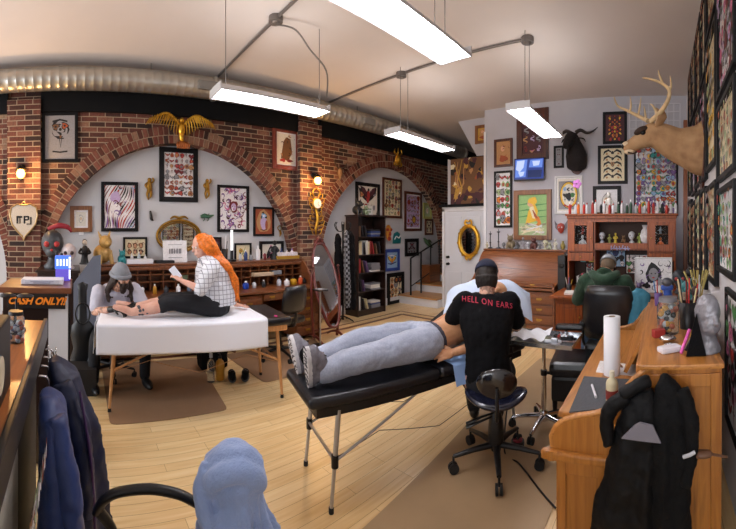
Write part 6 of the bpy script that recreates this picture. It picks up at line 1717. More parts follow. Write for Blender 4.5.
# ---- man in the green hoodie at the hutch desk
def hoodie():
    C = Vector((-.60, 3.80, 0)); S = Fr(C, (-.02, 1)); S.r = S.r * 1.08; r, f = S.r.normalized(), S.f
    t = thing('person', 'man in dark green hoodie and grey cap seen from behind at the hutch desk', 'person', (C.x, C.y, 0))
    b = MB()
    loft(b, [(S(0, .02, .54), r, f, .17, .125), (S(0, .02, .64), r, f, .165, .125), (S(0, .05, .80), r, f, .15, .11), (S(0, .09, .97), r, f, .175, .12), (S(0, .14, 1.09), r, f, .16, .09), (S(0, .16, 1.13), r, f, .08, .06)])
    limb(b, [S(0, .16, 1.12), S(0, .215, 1.17)], [.06, .055])
    P, R3 = headm(b, S(0.015, .28, 1.225), f * .8 - Z * .62, Z + f * .6)
    aL = [S(-.19, .13, 1.06), S(-.30, .24, .84), S(-.20, .50, .80)]; aR = [S(.19, .13, 1.06), S(.29, .26, .84), S(.12, .50, .80)]
    for a in (aL, aR): limb(b, a[:2], [.05, .042]); limb(b, [a[1], a[2]], [.042, .027])
    hand(b, aL[2], f + r * .3, -Z, r, .5); hand(b, aR[2], f - r * .4, -Z, -r, .7)
    for s in (-1, 1): limb(b, [S(s * .09, .03, .56), S(s * .22, .42, .53)], [.09, .06]); limb(b, [S(s * .22, .42, .53), S(s * .24, .36, .1)], [.055, .036])
    build(b, 'body', SK1, t, voxel=.0065, smooth=2); eyes(t, P, R3)
    GR = M('green_fleece', '#27402f', .95, noise=.12, nscale=30, bump=.25, bscale=120, sheen=.1)
    b = MB(); loft(b, [(S(0, .02, .52), r, f, .20, .155), (S(0, .02, .66), r, f, .20, .155), (S(0, .05, .82), r, f, .195, .145), (S(0, .09, .97), r, f, .215, .148), (S(0, .13, 1.08), r, f, .20, .115), (S(0, .16, 1.14), r, f, .11, .08)])
    for a in (aL, aR): limb(b, [a[0], a[0].lerp(a[1], .5), a[1]], [.088, .082, .072]); limb(b, [a[1], a[1].lerp(a[2], .95)], [.072, .045])
    hd = build(b, 'hoodie', GR, t, voxel=.01, smooth=4, disp=.03, dscale=.12)
    b = MB(); b.tube([S(-.10, .16, 1.13), S(-.12, .08, 1.15), S(-.07, .01, 1.12), S(0, -.02, 1.10), S(.07, .01, 1.12), S(.12, .08, 1.15), S(.10, .16, 1.13)], [.035, .045, .05, .052, .05, .045, .035], 12, sub=3); b.ball(S(0, .01, 1.07), (.11, .05, .07)); b.tube([S(-.06, .05, 1.17), S(0, .03, 1.19), S(.06, .05, 1.17)], [.03, .035, .03], 10, sub=3)
    o = build(b, 'hood', GR, hd, voxel=.009, smooth=3, disp=.012)
    b = MB(); limb(b, [S(0, .02, .55), S(0, .03, .6)], [.17, .165])
    for s in (-1, 1): limb(b, [S(s * .09, .03, .56), S(s * .22, .42, .53)], [.105, .075]); limb(b, [S(s * .22, .42, .53), S(s * .24, .36, .1)], [.072, .058])
    build(b, 'jeans', M('blue_denim', '#3f5570', .85, noise=.15, nscale=40), t, voxel=.01)
    for s in (-1, 1): b = MB(); b.ball(S(s * .24, .44, .052), (.048, .14, .045), rot=Matrix((r, f, Z)).transposed()); b.ball(S(s * .24, .36, .075), (.042, .06, .05), rot=Matrix((r, f, Z)).transposed()); build(b, 'shoe', BLKPL, t, voxel=.008)
    b = MB(); b.ball(P(0, -.03, .0), (.083, .085, .085), rot=R3); build(b, 'hair', M('ash_hair', '#6b5a48', .7), t, voxel=.007)
    b = MB(); bm = bmesh.new(); bmesh.ops.create_uvsphere(bm, u_segments=32, v_segments=16, radius=1); bmesh.ops.delete(bm, geom=[v for v in bm.verts if v.co.z < -.02], context='VERTS')
    b.bm(bm, Matrix.Translation(P(0, -.015, .015)) @ R3.to_4x4() @ Matrix.Diagonal((.092, .112, .10, 1)), True)
    cp = b.build('cap', M('grey_cap', '#8a8d92', .85), t, world=True); mm = cp.modifiers.new('thickness', 'SOLIDIFY'); mm.thickness = .004
    b = MB(); b.prism([(.085 * math.cos(a), .08 * math.sin(a)) for a in [PI * i / 14 for i in range(15)]], P(0, .08, .012), R3 @ Vector((1, 0, 0)), R3 @ Vector((0, 1, -.15)), .006); b.build('cap_brim', M('dark_brim', '#22242b', .8), cp, world=True)
hoodie()
# ------------------------------------------------------------------ loose things
def mt(c, rough=.45, **k): return M('col_' + c.strip('#') + ('_%d' % int(rough * 100)), c, rough, **k)
def bottle(label, p, h, r, c, cap='#e9e9ec', group=None, glass=False, pump=False, cat='bottle', name='bottle'):
    t = thing(name, label, cat, p, 0, group)
    b = MB(); b.lathe([(r * .92, 0), (r, .02 * h), (r, .62 * h), (r * .85, .72 * h), (r * .38, .80 * h), (r * .36, .86 * h)], seg=14)
    b.build('bottle_body', M('clear_bottle', '#e8eef2', .05, trans=.9, ior=1.3) if glass else mt(c, .35), t)
    b = MB(); b.cyl((0, 0, .85 * h), (0, 0, h * (.93 if pump else 1)), r * .45, r * .4, 12)
    if pump: b.cyl((0, 0, .93 * h), (0, 0, h), r * .12, seg=6); b.box((-r * .45, 0, h), (r * 1.2, r * .3, .03 * h), bev=.001)
    b.build('cap', mt(cap, .4), t)
    return t
def jar(label, p, h, r, c, lid='#1b1b1e', fill=None, group=None, cat='jar'):
    t = thing('glass_jar', label, cat, p, 0, group)
    b = MB(); b.lathe([(r * .9, 0), (r, .04 * h), (r, .78 * h), (r * .8, .86 * h), (r * .8, .9 * h)], seg=18); b.build('jar_glass', M('jar_glass', '#dfe8ea', .04, trans=.92, ior=1.2), t)
    b = MB(); random.seed(int(abs(p[0] * 977 + p[1] * 131)) + 1)
    cs = fill or [c]
    for i in range(34):
        a, q, z = random.random() * 6.3, random.random() ** .5 * r * .68, random.uniform(.04, .72) * h; b.m(i % len(cs)).ball((q * math.cos(a), q * math.sin(a), z), r * .26, seg=8, rings=5)
    b.build('jar_contents', [mt(x) for x in cs], t)
    b = MB(); b.cyl((0, 0, .88 * h), (0, 0, h), r * .86, r * .84, 18); b.build('lid', mt(lid, .4), t)
    return t
def cup(label, p, h, r, c, tools, group=None, cat='pen cup', name='pen_cup', seed=1):
    t = thing(name, label, cat, p, 0, group); random.seed(seed)
    b = MB(); b.lathe([(r * .85, 0), (r, h), (r * .9, h), (r * .78, .01)], seg=16); b.build('cup_body', mt(c, .4), t)
    for i, tc in enumerate(tools):
        a = 2 * PI * i / len(tools) + .3; q = Vector((math.cos(a), math.sin(a), 0)); L = h * random.uniform(1.5, 2.1)
        b = MB(); b.cyl(q * r * .3 + Vector((0, 0, .012)), q * r * 1.15 + Vector((0, 0, L)), .005, .005, 7); b.build('pen', mt(tc, .4), t)
    return t
def figurine(label, p, h, c, kind=0, rz=0., name='figurine', cat='figurine', group=None, c2='#8c8b90'):
    t = thing(name, label, cat, p, rz, group); b = MB(); b2 = None
    if kind == 0:    # standing figure
        b.cyl((0, 0, 0), (0, 0, .06 * h), .22 * h, .2 * h, 14); b.tube([(0, 0, .05 * h), (0, 0, .3 * h), (.02 * h, 0, .55 * h), (0, 0, .72 * h)], [.17 * h, .12 * h, .15 * h, .07 * h], 12, sub=3); b.ball((0, 0, .86 * h), (.10 * h, .11 * h, .13 * h))
        for e in (-1, 1): b.tube([(e * .12 * h, 0, .62 * h), (e * .22 * h, -.04 * h, .45 * h), (e * .08 * h, -.14 * h, .42 * h)], [.05 * h, .045 * h, .04 * h], 8, sub=3)
    elif kind == 1:  # bust / skull
        b.lathe([(.2 * h, 0), (.22 * h, .06 * h), (.1 * h, .18 * h), (.1 * h, .3 * h)], seg=14); b.ball((0, 0, .62 * h), (.28 * h, .34 * h, .32 * h)); b.ball((0, -.14 * h, .42 * h), (.18 * h, .2 * h, .16 * h))
        b2 = MB(); [b2.ball((e * .12 * h, -.30 * h, .6 * h), .07 * h) for e in (-1, 1)]; b2.ball((0, -.33 * h, .46 * h), .035 * h)
    elif kind == 2:  # candlestick
        b.lathe([(.16 * h, 0), (.16 * h, .03 * h), (.04 * h, .08 * h), (.035 * h, .3 * h), (.06 * h, .34 * h), (.03 * h, .4 * h), (.03 * h, .8 * h), (.09 * h, .84 * h), (.09 * h, .87 * h)], seg=14); b2 = MB(); b2.cyl((0, 0, .87 * h), (0, 0, h), .035 * h, seg=10)
    elif kind == 3:  # crouching beast
        b.ball((0, 0, .3 * h), (.28 * h, .34 * h, .3 * h)); b.ball((.02 * h, -.2 * h, .68 * h), (.2 * h, .22 * h, .2 * h)); b.ball((.02 * h, -.4 * h, .62 * h), (.1 * h, .12 * h, .09 * h))
        for e in (-1, 1): b.tube([(e * .16 * h, -.2 * h, .4 * h), (e * .2 * h, -.32 * h, .0)], [.08 * h, .07 * h], 8); b.tube([(e * .12 * h, -.18 * h, .8 * h), (e * .2 * h, -.15 * h, h)], [.06 * h, .01 * h], 8)
    elif kind == 4:  # vase
        b.lathe([(.14 * h, 0), (.24 * h, .12 * h), (.3 * h, .4 * h), (.2 * h, .7 * h), (.12 * h, .82 * h), (.18 * h, h), (.14 * h, .98 * h), (.09 * h, .82 * h)], seg=18)
    b.build('figure_body', mt(c, .45, noise=.15, nscale=30), t)
    if b2: b2.build('detail', mt(c2, .5), t)
    return t
def box_thing(label, p, size, c, rz=0., name='box', cat='box', group=None, bev=.004, rot=None, front=None):
    t = thing(name, label, cat, p, rz, group, rot=rot)
    b = MB(); b.box((0, 0, size[2] / 2), size, bev=bev); b.build('box_body', mt(c, .6), t)
    if front:
        b = MB(); b.box((0, -size[1] / 2 - .0015, size[2] * .52), (size[0] * .8, .002, size[2] * .7)); b.m(1); b.box((0, -size[1] / 2 - .003, size[2] * .62), (size[0] * .55, .002, size[2] * .14)); b.box((0, -size[1] / 2 - .003, size[2] * .35), (size[0] * .4, .002, size[2] * .2)); b.build('printed_label', [mt(front[0]), mt(front[1])], t)
    return t
def mesh_thing(name, label, cat, b, mats, group=None, kind=None):
    return tag(b.build(name, mats), label, cat, group, kind)
def garment(name, label, cat, org, right, out, prof, m, sleeves=(), disp=.03, vox=.011, extra=None, seed=1, hook=None):
    """hanging coat: prof = (drop, halfwidth, thickness, shift right); org = hook"""
    right, out = Vector(right).normalized(), Vector(out).normalized(); org = Vector(org)
    t = thing(name, label, cat, org)
    b = MB(); random.seed(seed); ph = [random.random() * 6 for _ in range(3)]
    secs = []; seg = 40; n = len(prof)
    vs = []
    sub = 6; rows = []
    for i in range(n - 1):
        for k in range(sub):
            u = k / sub; rows.append([prof[i][j] * (1 - u) + prof[i + 1][j] * u for j in range(4)])
    rows.append(list(prof[-1]))
    for dz, hw, th, sh in rows:
        for k in range(seg):
            a = 2 * PI * k / seg; fold = 1 + .20 * min(1, dz * 2.5) * math.sin(6 * a + ph[0] + dz * 1.2) + .14 * min(1, dz * 3) * math.sin(11 * a + ph[1] - dz * 1.5)
            vs.append(org - Z * dz + right * (sh + hw * math.cos(a)) + out * (th + th * math.sin(a) * fold))
    m_ = len(rows)
    fs = [(i * seg + (k + 1) % seg, i * seg + k, (i + 1) * seg + k, (i + 1) * seg + (k + 1) % seg) for i in range(m_ - 1) for k in range(seg)] + [list(range(seg)), [(m_ - 1) * seg + k for k in range(seg)][::-1]]
    b.add(vs, fs, True); o = b.build('coat_body', m, t, world=True); fin(o, vox, 3, disp, .09)
    for sl in sleeves:
        q = MB(); pts = [org + right * a + out * c - Z * d for a, c, d, r in sl]; q.tube(pts, [s_[3] for s_ in sl], 12, sub=5); o = q.build('sleeve', m, t, world=True); fin(o, vox, 2, disp * .8, .07)
    return t

# ---- left foreground counter (a half wall whose top runs towards the camera)
CT = 1.10
t = thing('service_counter', 'dark wooden service counter running along the left foreground', 'counter', (-1.35, -.45, 0))
WT = wood('counter_top', '#8a4b22', '#b06a32', '#75401c', axis='x', rough=.3, coat=.4)
b = MB(); b.box((-1.28, -.46, CT - .015), (1.60, .56, .03), bev=.004); b.build('counter_top', WT, t, world=True)
b = MB(); b.box((-1.28, -.170, CT - .045), (1.62, .022, .11), bev=.005); b.build('edge_band', M('counter_edge', '#1d1a1a', .4, coat=.2), t, world=True)
b = MB(); b.box((-1.28, -.47, .53), (1.54, .50, 1.06)); b.build('counter_body', M('counter_body', '#221d1d', .6), t, world=True)
A = Art(.72, .62, 'paper', 77); A.flash(12, 10, ['white', 'rust', 'sage', 'grey', 'tan'], fill=.6)
o = A.build(t); o.name = 'sticker_panel'; WM.setdefault(o.name, Matrix.Identity(4)); o.location = (0.36, .45 - .212 , .60); o.rotation_euler = (0, 0, PI)
for k in range(4):
    b = MB(); x = -1.95 + .12 * k; b.tube([(x, -.16, .98), (x, -.125, .975), (x, -.115, .94), (x, -.13, .92)], .005, 7, sub=3); b.build('coat_hook', CHROME, t, world=True)
# speaker box with pale oval
t = thing('speaker_box', 'black box with a pale oval front on the left counter', 'speaker', (-.98, -.38, CT))
b = MB(); b.box((0, 0, .115), (.42, .34, .23), bev=.008); b.build('casing', M('box_black', '#1a1a1c', .45), t)
b = MB(); b.prism([(.05 * math.cos(2 * PI * i / 28), .052 * math.sin(2 * PI * i / 28)) for i in range(28)], (-.03, .171, .10), (-1, 0, 0), (0, 0, 1), .004); b.build('oval_plate', mt('#d8cdb4', .5), t)
b = MB(); b.box((0, -.02, .24), (.40, .26, .02), bev=.004); b.build('top_plate', mt('#5b4a48', .4), t)
jar('clear jar of pens and clips standing at the end of the left counter', (-1.66, -.27, CT), .14, .04, '#9aa4b4', '#1b1b1e', ['#9aa4b4', '#a3442f', '#d8dce6', '#2b3a66'])
t = thing('display_stand', 'small black two-disc stand behind the pen jar on the left counter', 'stand', (-1.86, -.30, CT))
b = MB(); b.cyl((0, 0, 0), (0, 0, .012), .05, seg=18); b.cyl((0, 0, 0), (0, 0, .16), .006); b.build('post', BLKPL, t)
for s in (-1, 1): b = MB(); b.lathe([(0, .165), (.042, .168), (.045, .175), (.02, .185), (0, .186)], (0, s * .045, 0), 16); b.build('disc', BLKPL, t)
# key hooks cluster at the counter end
for k, (x, y, z) in enumerate(((-1.80, -.135, 1.03), (-1.83, -.12, .99), (-1.78, -.11, .955), (-1.86, -.10, 1.0))):
    b = MB(); b.tube([(x + .018 * math.cos(a), y, z + .018 * math.sin(a)) for a in [2 * PI * i / 12 for i in range(12)]], .003, 6, closed=True); b.box((x, y + .004, z - .035), (.012, .003, .04)); b.box((x + .012, y + .002, z - .03), (.010, .003, .03))
    mesh_thing('key_ring', 'key ring hanging in the cluster at the end of the left counter', 'keys', b, CHROME, 'key rings at the counter end')
NAVY = M('navy_nylon', '#22366a', .45, sheen=.1, bump=.15, bscale=40); NAVY2 = M('dark_navy_nylon', '#1b2440', .5, bump=.15, bscale=40)
garment('jacket', 'shiny blue puffer jacket hanging on the side of the left counter', 'jacket', (-1.42, -.14, .98), (1, 0, 0), (0, 1, 0), [(0, .05, .03, 0), (.05, .15, .05, 0), (.3, .19, .07, 0), (.6, .21, .08, 0), (.9, .22, .08, 0)], NAVY, [[(.10, .06, .04, .045), (.15, .12, .3, .045), (.13, .13, .60, .035)]], disp=.025, seed=2)
garment('jacket', 'dark navy jacket with violet lining hanging beyond the blue puffer jacket', 'jacket', (-1.74, -.13, 1.0), (1, 0, 0), (0, 1, 0), [(0, .04, .03, 0), (.06, .12, .07, 0), (.3, .15, .11, 0), (.6, .17, .125, 0), (.92, .18, .13, 0)], NAVY2, [[(.12, .07, .06, .045), (.17, .15, .3, .045), (.16, .18, .6, .04)]], disp=.025, seed=5)
b = MB(); b.tube([(-1.56, .015, .93), (-1.54, .055, .70), (-1.56, .075, .45), (-1.55, .08, .2)], [.010, .014, .012, .01], 8, sub=5, flat=(.5, 1)); 
mesh_thing('scarf_strip', 'violet scarf edge showing between the two navy jackets', 'scarf', b, mt('#3f2450', .8))

# sales cabinet with CASH ONLY sign
t = thing('display_cabinet', 'white-sided display cabinet with brown top left of the pale bed', 'cabinet', (-2.72, -.27, 0))
b = MB(); b.box((-2.73, -.28, .60), (.42, .44, 1.16)); b.build('cabinet_body', ESPR, t, world=True)
b = MB(); b.box((-2.73, -.28, 1.20), (.50, .50, .04), bev=.006); b.build('cabinet_top', OAKD, t, world=True)
b = MB(); b.box((-2.505, -.12, .60), (.02, .13, 1.12)); b.build('corner_post', WHITEW, t, world=True)
t = thing('cash_sign', 'black CASH ONLY!! sign in orange hand-cut letters on the left cabinet', 'sign', (-2.46, -.262, 1.085), PI / 2)
b = MB(); b.box((0, 0, .05), (.385, .012, .10), bev=.003); b.build('sign_board', M('sign_black', '#17120f', .5), t)
fc = bpy.data.curves.new('cash_text', 'FONT'); fc.body = 'CASH ONLY!!'; fc.size = .064; fc.align_x = 'CENTER'; fc.align_y = 'CENTER'; fc.shear = .35; fc.offset = .0025; fc.extrude = .002; fc.space_character = .98
to = bpy.data.objects.new('cash_text', fc); COL.objects.link(to); bpy.context.view_layer.update(); dg = bpy.context.evaluated_depsgraph_get()
me = bpy.data.meshes.new_from_object(to.evaluated_get(dg)); bpy.data.objects.remove(to); me.materials.clear(); me.materials.append(M('sign_orange', '#f08a1e', .5))
o = bpy.data.objects.new('lettering', me); COL.objects.link(o); o.parent = t; o.rotation_euler = (PI / 2, 0, 0); o.location = (0, -.009, .05)
box_thing('white flat box lying on the brown top of the left cabinet', (-2.70, -.24, 1.222), (.30, .16, .035), '#dcdde6', PI / 2, front=('#c9cbd8', '#9a9cb0'))
t = thing('acrylic_display', 'glowing blue and violet acrylic block on the left cabinet', 'display', (-2.86, -.10, 1.222), PI / 2)
b = MB(); b.box((0, 0, .045), (.11, .08, .09), bev=.004); b.build('lower_block', M('violet_glow', '#4a3a8a', .2, emit='#6a5ad0', estr=.5), t)
b = MB(); b.box((0, 0, .14), (.12, .08, .10), bev=.004); b.build('upper_block', M('blue_glow', '#3a5ab0', .2, emit='#4a78e8', estr=.7), t)
b = MB()
for k in range(4): b.box((-.04 + .024 * k, -.042, .14), (.012, .003, .05))
b.box((.052, -.042, .14), (.012, .003, .085)); b.box((.052, -.042, .05), (.012, .003, .07)); b.build('white_bars', M('white_glow', '#ffffff', .3, emit='#dfe6ff', estr=.9), t)

# things against the brick behind the cabinet: helmet-like masks
S0 = -4.75
t = thing('side_cabinet', 'dark cabinet under the masks beside the left brick pier', 'cabinet', (-4.85, -.22, 0))
b = MB(); b.box((0, 0, .55), (.7, .5, 1.1), bev=.01); b.build('cabinet_body', ESPR, t)
b = MB(); b.box((0, 0, 1.11), (.74, .54, .03), bev=.005); b.build('cabinet_top', ESPR, t)
t = figurine('big dark horned mask with red cap on the side cabinet', (-4.75, -.30, 1.126), .52, '#3f4145', 1, PI / 2, 'mask', 'mask', c2='#a32c2c')
b = MB(); b.tube([(-.05, -.10, .50), (.08, -.12, .54), (.20, -.10, .52), (.24, -.06, .46)], [.02, .035, .03, .012], 8, sub=4); b.build('red_cap', mt('#8d2230', .5), t)
figurine('white skull-faced mask with red ruff on the side cabinet', (-4.68, -.09, 1.126), .34, '#c9bfc2', 1, PI / 2, 'mask', 'mask', c2='#2b2024')
figurine('red rose-like ornament in front of the masks', (-4.55, -.17, 1.126), .20, '#9a2733', 3, PI / 2, c2='#5a1620')
t = figurine('black hooded skull figurine left of the tan beast', (-4.98, .115, 1.157), .34, '#17161a', 0, PI / 2, c2='#c9c4bd'); b = MB(); b.ball((0, -.05, .29), (.03, .02, .035)); b.build('pale_face', mt('#d0c8bd'), t)
b = MB(); b.box((0, -.01, 0), (.06, .02, .085), bev=.004); b.T = None
o = thing('light_switch', 'small white switch plate on the wall above the hooded skull figurine', 'switch', (XA + .001, .076, 1.60), PI / 2); q = MB(); q.box((0, -.006, 0), (.07, .012, .11), bev=.003); q.build('plate', WHPL, o); q = MB(); q.box((0, -.015, 0), (.02, .012, .035)); q.build('toggle', WHPL, o)
t = figurine('big tan carved beast standing at the left end of the desks', (-5.08, .36, 1.157), .44, '#b08d50', 3, PI / 2 + .3, name='statue', cat='statue')
figurine('teal glass figurine beside the tan beast', (-5.05, .62, 1.157), .20, '#2f8f96', 3, PI / 2, c2='#dfe')
box_thing('white wrapped package lying in front of the ladies picture', (-5.02, .86, 1.157), (.36, .14, .06), '#e2e3ea', PI / 2)
box_thing('flat black box between the package and the notice', (-5.06, 1.22, 1.157), (.26, .16, .035), '#17171b', PI / 2)
for k, (y, h, c) in enumerate(((.78, .13, '#dfe2ea'), (.88, .15, '#b9c4d0'), (.97, .11, '#e8e9ee'))): bottle('small pale bottle before the picture of ladies', (-5.17, y, 1.157), h, .022, c, group='pale bottles before the ladies picture')
# grey partition, black drape and hanging gear between cabinet and beds
t = thing('partition_screen', 'slate grey slanted partition left of the bearded tattooer', 'partition', (-4.40, .12, 0), PI / 2)
b = MB(); b.prism([(-.15, .05), (.17, .05), (.17, 1.32), (.08, 1.30), (-.15, .98)], (0, 0, 0), (1, 0, 0), (0, 0, 1), .035); b.build('screen_panel', mt('#5f6472', .7), t)
for s in (-1, 1): b = MB(); b.box((s * .12, 0, .025), (.05, .34, .05), bev=.006); b.build('foot', BLKMET, t)
garment('garment_bag', 'long black garment bag hanging beside the slate grey partition', 'garment bag', (-3.30, -.13, 1.30), (0, 1, 0), (1, 0, 0), [(0, .02, .02, 0), (.06, .07, .03, 0), (.5, .08, .04, 0), (1.0, .08, .045, 0), (1.2, .075, .04, 0)], BLKC, disp=.03, seed=9)
t = thing('coat_stand', 'thin black coat stand that carries the black garment bag', 'coat stand', (-3.36, -.13, 0))
b = MB(); b.cyl((0, 0, .02), (0, 0, 1.40), .014); b.build('pole', BLKMET, t); b = MB(); b.cyl((0, 0, 0), (0, 0, .025), .16, seg=24); b.build('base', BLKMET, t); b = MB(); b.tube([(0, 0, 1.36), (.06, 0, 1.34), (.08, 0, 1.38)], .008, 7); b.build('hook', BLKMET, t)
t = thing('guitar_case', 'black instrument case with round metal hoop leaning on the partition', 'case', (-3.98, .07, 0), PI / 2)
b = MB(); b.lathe([(.13, 0), (.15, .06), (.14, .22), (.10, .34), (.13, .48), (.12, .58), (.05, .66), (.045, .95), (.06, 1.02), (.0, 1.05)], (0, 0, .01), 20, sy=.42); b.build('case_body', BLKPL, t)
b = MB(); b.tube([(.075 * math.cos(a), -.10, .74 + .11 * math.sin(a)) for a in [2 * PI * i / 24 for i in range(24)]], .010, 7, closed=True); b.build('hoop', BLKMET, t)
b = MB(); b.tube([(.02, -.09, .15), (.10, -.14, .38), (.14, -.12, .55)], .008, 7); b.build('strap', mt('#55585f'), t)
box_thing('black equipment case on the floor below the instrument case', (-3.72, .05, 0), (.30, .24, .26), '#151518', PI / 2, 'equipment_case', 'case')

# ---- foreground chair with pale blue fleece
def fleece_chair():
    t = thing('arm_chair', 'black plastic chair with curved arm in the foreground, carrying a blue fleece', 'chair', (-.98, .27, 0), 0)
    W = lambda b, n_, m=BLKPL: b.build(n_, m, t, world=True)
    zb = .92
    b = MB(); 
    def bk(u, v):
        a = (u - .5) * .46; return Vector((-1.03 + a * .12, .44 + .0 + (u - .5) * .0, 0)) 
    arm = [onZ(97, 512, .60), onZ(104, 500, .66), onZ(120, 492, .69), onZ(150, 489, .70), onZ(178, 494, .69), onZ(196, 503, .66)]
    b = MB(); b.tube(arm, [.018, .021, .022, .023, .022, .02], 10, sub=5, flat=(1.2, .8)); W(b, 'armrest')
    p = arm[1]; b = MB(); b.tube([arm[0] + Vector((0, 0, .01)), onZ(112, 529, .52), onZ(120, 560, .42)], [.02, .018, .018], 8, sub=4); W(b, 'arm_support')
    seatc = Vector((-.94, .22, .44)); b = MB(); b.box(seatc, (.46, .46, .07), bev=.03); W(b, 'seat', LEATH)
    b = MB(); b.tube([seatc + Vector((0, .18, -.02)), Vector((-.98, .46, .5)), Vector((-1.0, .46, .62))], .022, 8, sub=3); W(b, 'back_support')
    b = MB(); b.box((-1.0, .462, .60), (.12, .04, .26), rot=(R(-6), 0, R(-8)), bev=.018); W(b, 'backrest', LEATH)
    for sx in (-1, 1):
        for sy in (-1, 1): b = MB(); b.tube([seatc + Vector((sx * .18, sy * .18, -.03)), Vector((seatc.x + sx * .22, seatc.y + sy * .22, .012))], .014, 8); W(b, 'leg', BLKMET)
    q = MB(); q.tube([arm[0].lerp(seatc, .02), seatc + Vector((-.2, -.1, .0))], .016, 8)
    FL = M('pale_blue_fleece', '#8ea4cf', .95, noise=.08, nscale=12, bump=.4, bscale=140, sheen=.3)
    g = thing('fleece_blanket', 'light blue fleece draped over the back of the foreground chair', 'blanket', (-1.0, .46, .9), 0)
    b = MB(); c = Vector((-1.0, .455, 0))
    vd = Vector((c.x, c.y, 0)).normalized(); rt = Vector((vd.y, -vd.x, 0))
    secs = []
    pr = [(.975, .02, .03), (.965, .05, .045), (.93, .085, .065), (.88, .095, .075), (.82, .085, .07), (.75, .098, .08), (.64, .125, .09), (.52, .145, .095), (.40, .16, .10), (.24, .17, .10)]
    seg = 96; vs = []; rows = []
    for i in range(len(pr) - 1):
        for k in range(5): u = k / 5; rows.append([pr[i][j] * (1 - u) + pr[i + 1][j] * u for j in range(3)])
    rows.append(list(pr[-1]))
    for z, hw, th in rows:
        am = max(.15, min(1, (.84 - z) * 8))
        for k in range(seg):
            a = 2 * PI * k / seg; fo = 1 + am * (.12 * math.sin(5 * a + z * 2) + .17 * math.sin(14 * a - z * 2) + .06 * math.sin(23 * a + z * 4))
            vs.append(c + rt * (hw * math.cos(a) * fo - .006 * math.sin(z * 9)) + vd * (th * math.sin(a) * fo) + Z * z)
    m_ = len(rows); b.add(vs, [(i * seg + (k + 1) % seg, i * seg + k, (i + 1) * seg + k, (i + 1) * seg + (k + 1) % seg) for i in range(m_ - 1) for k in range(seg)] + [list(range(seg)), [(m_ - 1) * seg + k for k in range(seg)][::-1]], True)
    b.tube([c - rt * .075 - vd * .03 + Z * .85, c - rt * .055 - vd * .06 + Z * .91, c - vd * .055 + Z * .93 + rt * .01, c + rt * .055 - vd * .04 + Z * .90, c + rt * .07 - vd * .02 + Z * .86], [.024, .03, .034, .03, .024], 12, sub=5)
    b.tube([c - rt * .085 - vd * .02 + Z * .93, c - rt * .10 - vd * .05 + Z * .87, c - rt * .08 - vd * .07 + Z * .80, c - rt * .05 - vd * .075 + Z * .74], [.014, .022, .024, .012], 10, sub=5)
    for k in range(5):
        x = -.07 + .036 * k; b.tube([c + rt * x * .7 - vd * .068 + Z * .82, c + rt * (x + .01) - vd * .095 + Z * .62, c + rt * x * 1.6 - vd * .105 + Z * .3], [.004, .006, .008], 8, sub=4)
    o = b.build('fleece_cloth', FL, g, world=True); fin(o, .006, 2, .010, .06)
fleece_chair()

# ---- coats over the side of the oak desk
JB = M('black_nylon', '#050609', .6, spec=.25, bump=.2, bscale=50); JG = M('charcoal_wool', '#0d0e10', .8, spec=.2, bump=.3, bscale=80)
p = onY(660, 372, 1.70)
garment('jacket', 'black jacket with grey lining hanging on the left of the oak desk side', 'jacket', (onY(640, 385, 1.69)), (1, 0, 0), (0, -1, 0), [(0, .03, .025, .03), (.04, .07, .035, .01), (.14, .10, .045, -.0), (.30, .12, .05, -.02), (.50, .15, .055, -.05), (.85, .18, .055, -.08)], JB, [[(-.05, .05, .03, .034), (-.11, .07, .06, .036), (-.145, .07, .13, .034), (-.13, .07, .24, .03)], [(.05, .03, -.03, .026), (-.0, .05, -.02, .034), (-.08, .06, .02, .034)]], disp=.03, seed=3)
garment('jacket', 'charcoal jacket hanging on the right of the oak desk side, one sleeve end pale', 'jacket', (onY(668, 372, 1.69)), (1, 0, 0), (0, -1, 0), [(0, .02, .025, -.01), (.05, .06, .04, .0), (.18, .085, .05, .01), (.4, .095, .055, .01), (.6, .10, .055, .0), (.88, .11, .055, -.01)], JG, [[(.06, .05, .06, .034), (.10, .07, .2, .038), (.095, .08, .34, .034), (.07, .09, .46, .03)]], disp=.03, seed=7)
a_ = onY(607, 466, 1.57); 
b = MB(); q0, q1, q2, q3 = [onY(*z_) for z_ in ((640, 424, 1.555), (621, 441, 1.545), (661, 446, 1.545), (645, 430, 1.55))]
b.prism([(q1.x, q1.z), (q2.x, q2.z), ((q0.x + q2.x) / 2 + .01, q0.z - .012), (q0.x, q0.z), (q0.x - .02, q0.z - .01)], (0, 1.575, 0), (1, 0, 0), (0, 0, 1), .012); mesh_thing('grey_scarf', 'grey cloth triangle showing at the neck of the black jacket', 'cloth', b, mt('#77757f', .9))
b = MB(); b.tube([onY(683, 457, 1.565), onY(690, 455, 1.56), onY(695, 452, 1.565)], .008, 7); mesh_thing('reflective_band', 'pale reflective band on the charcoal jacket sleeve', 'band', b, mt('#b9bac0', .4))
b = MB(); b.lathe([(0, -.012), (.035, -.01), (.04, 0), (.03, .012), (0, .014)], onY(703, 454, 1.60), 16, sx=1.1, sy=.6); b.tube([onY(710, 454, 1.60), onY(727, 457, 1.62)], .006, 7); mesh_thing('hand_mirror', 'small round brown brush on a thin handle beside the charcoal jacket', 'brush', b, mt('#6a4a36', .4))

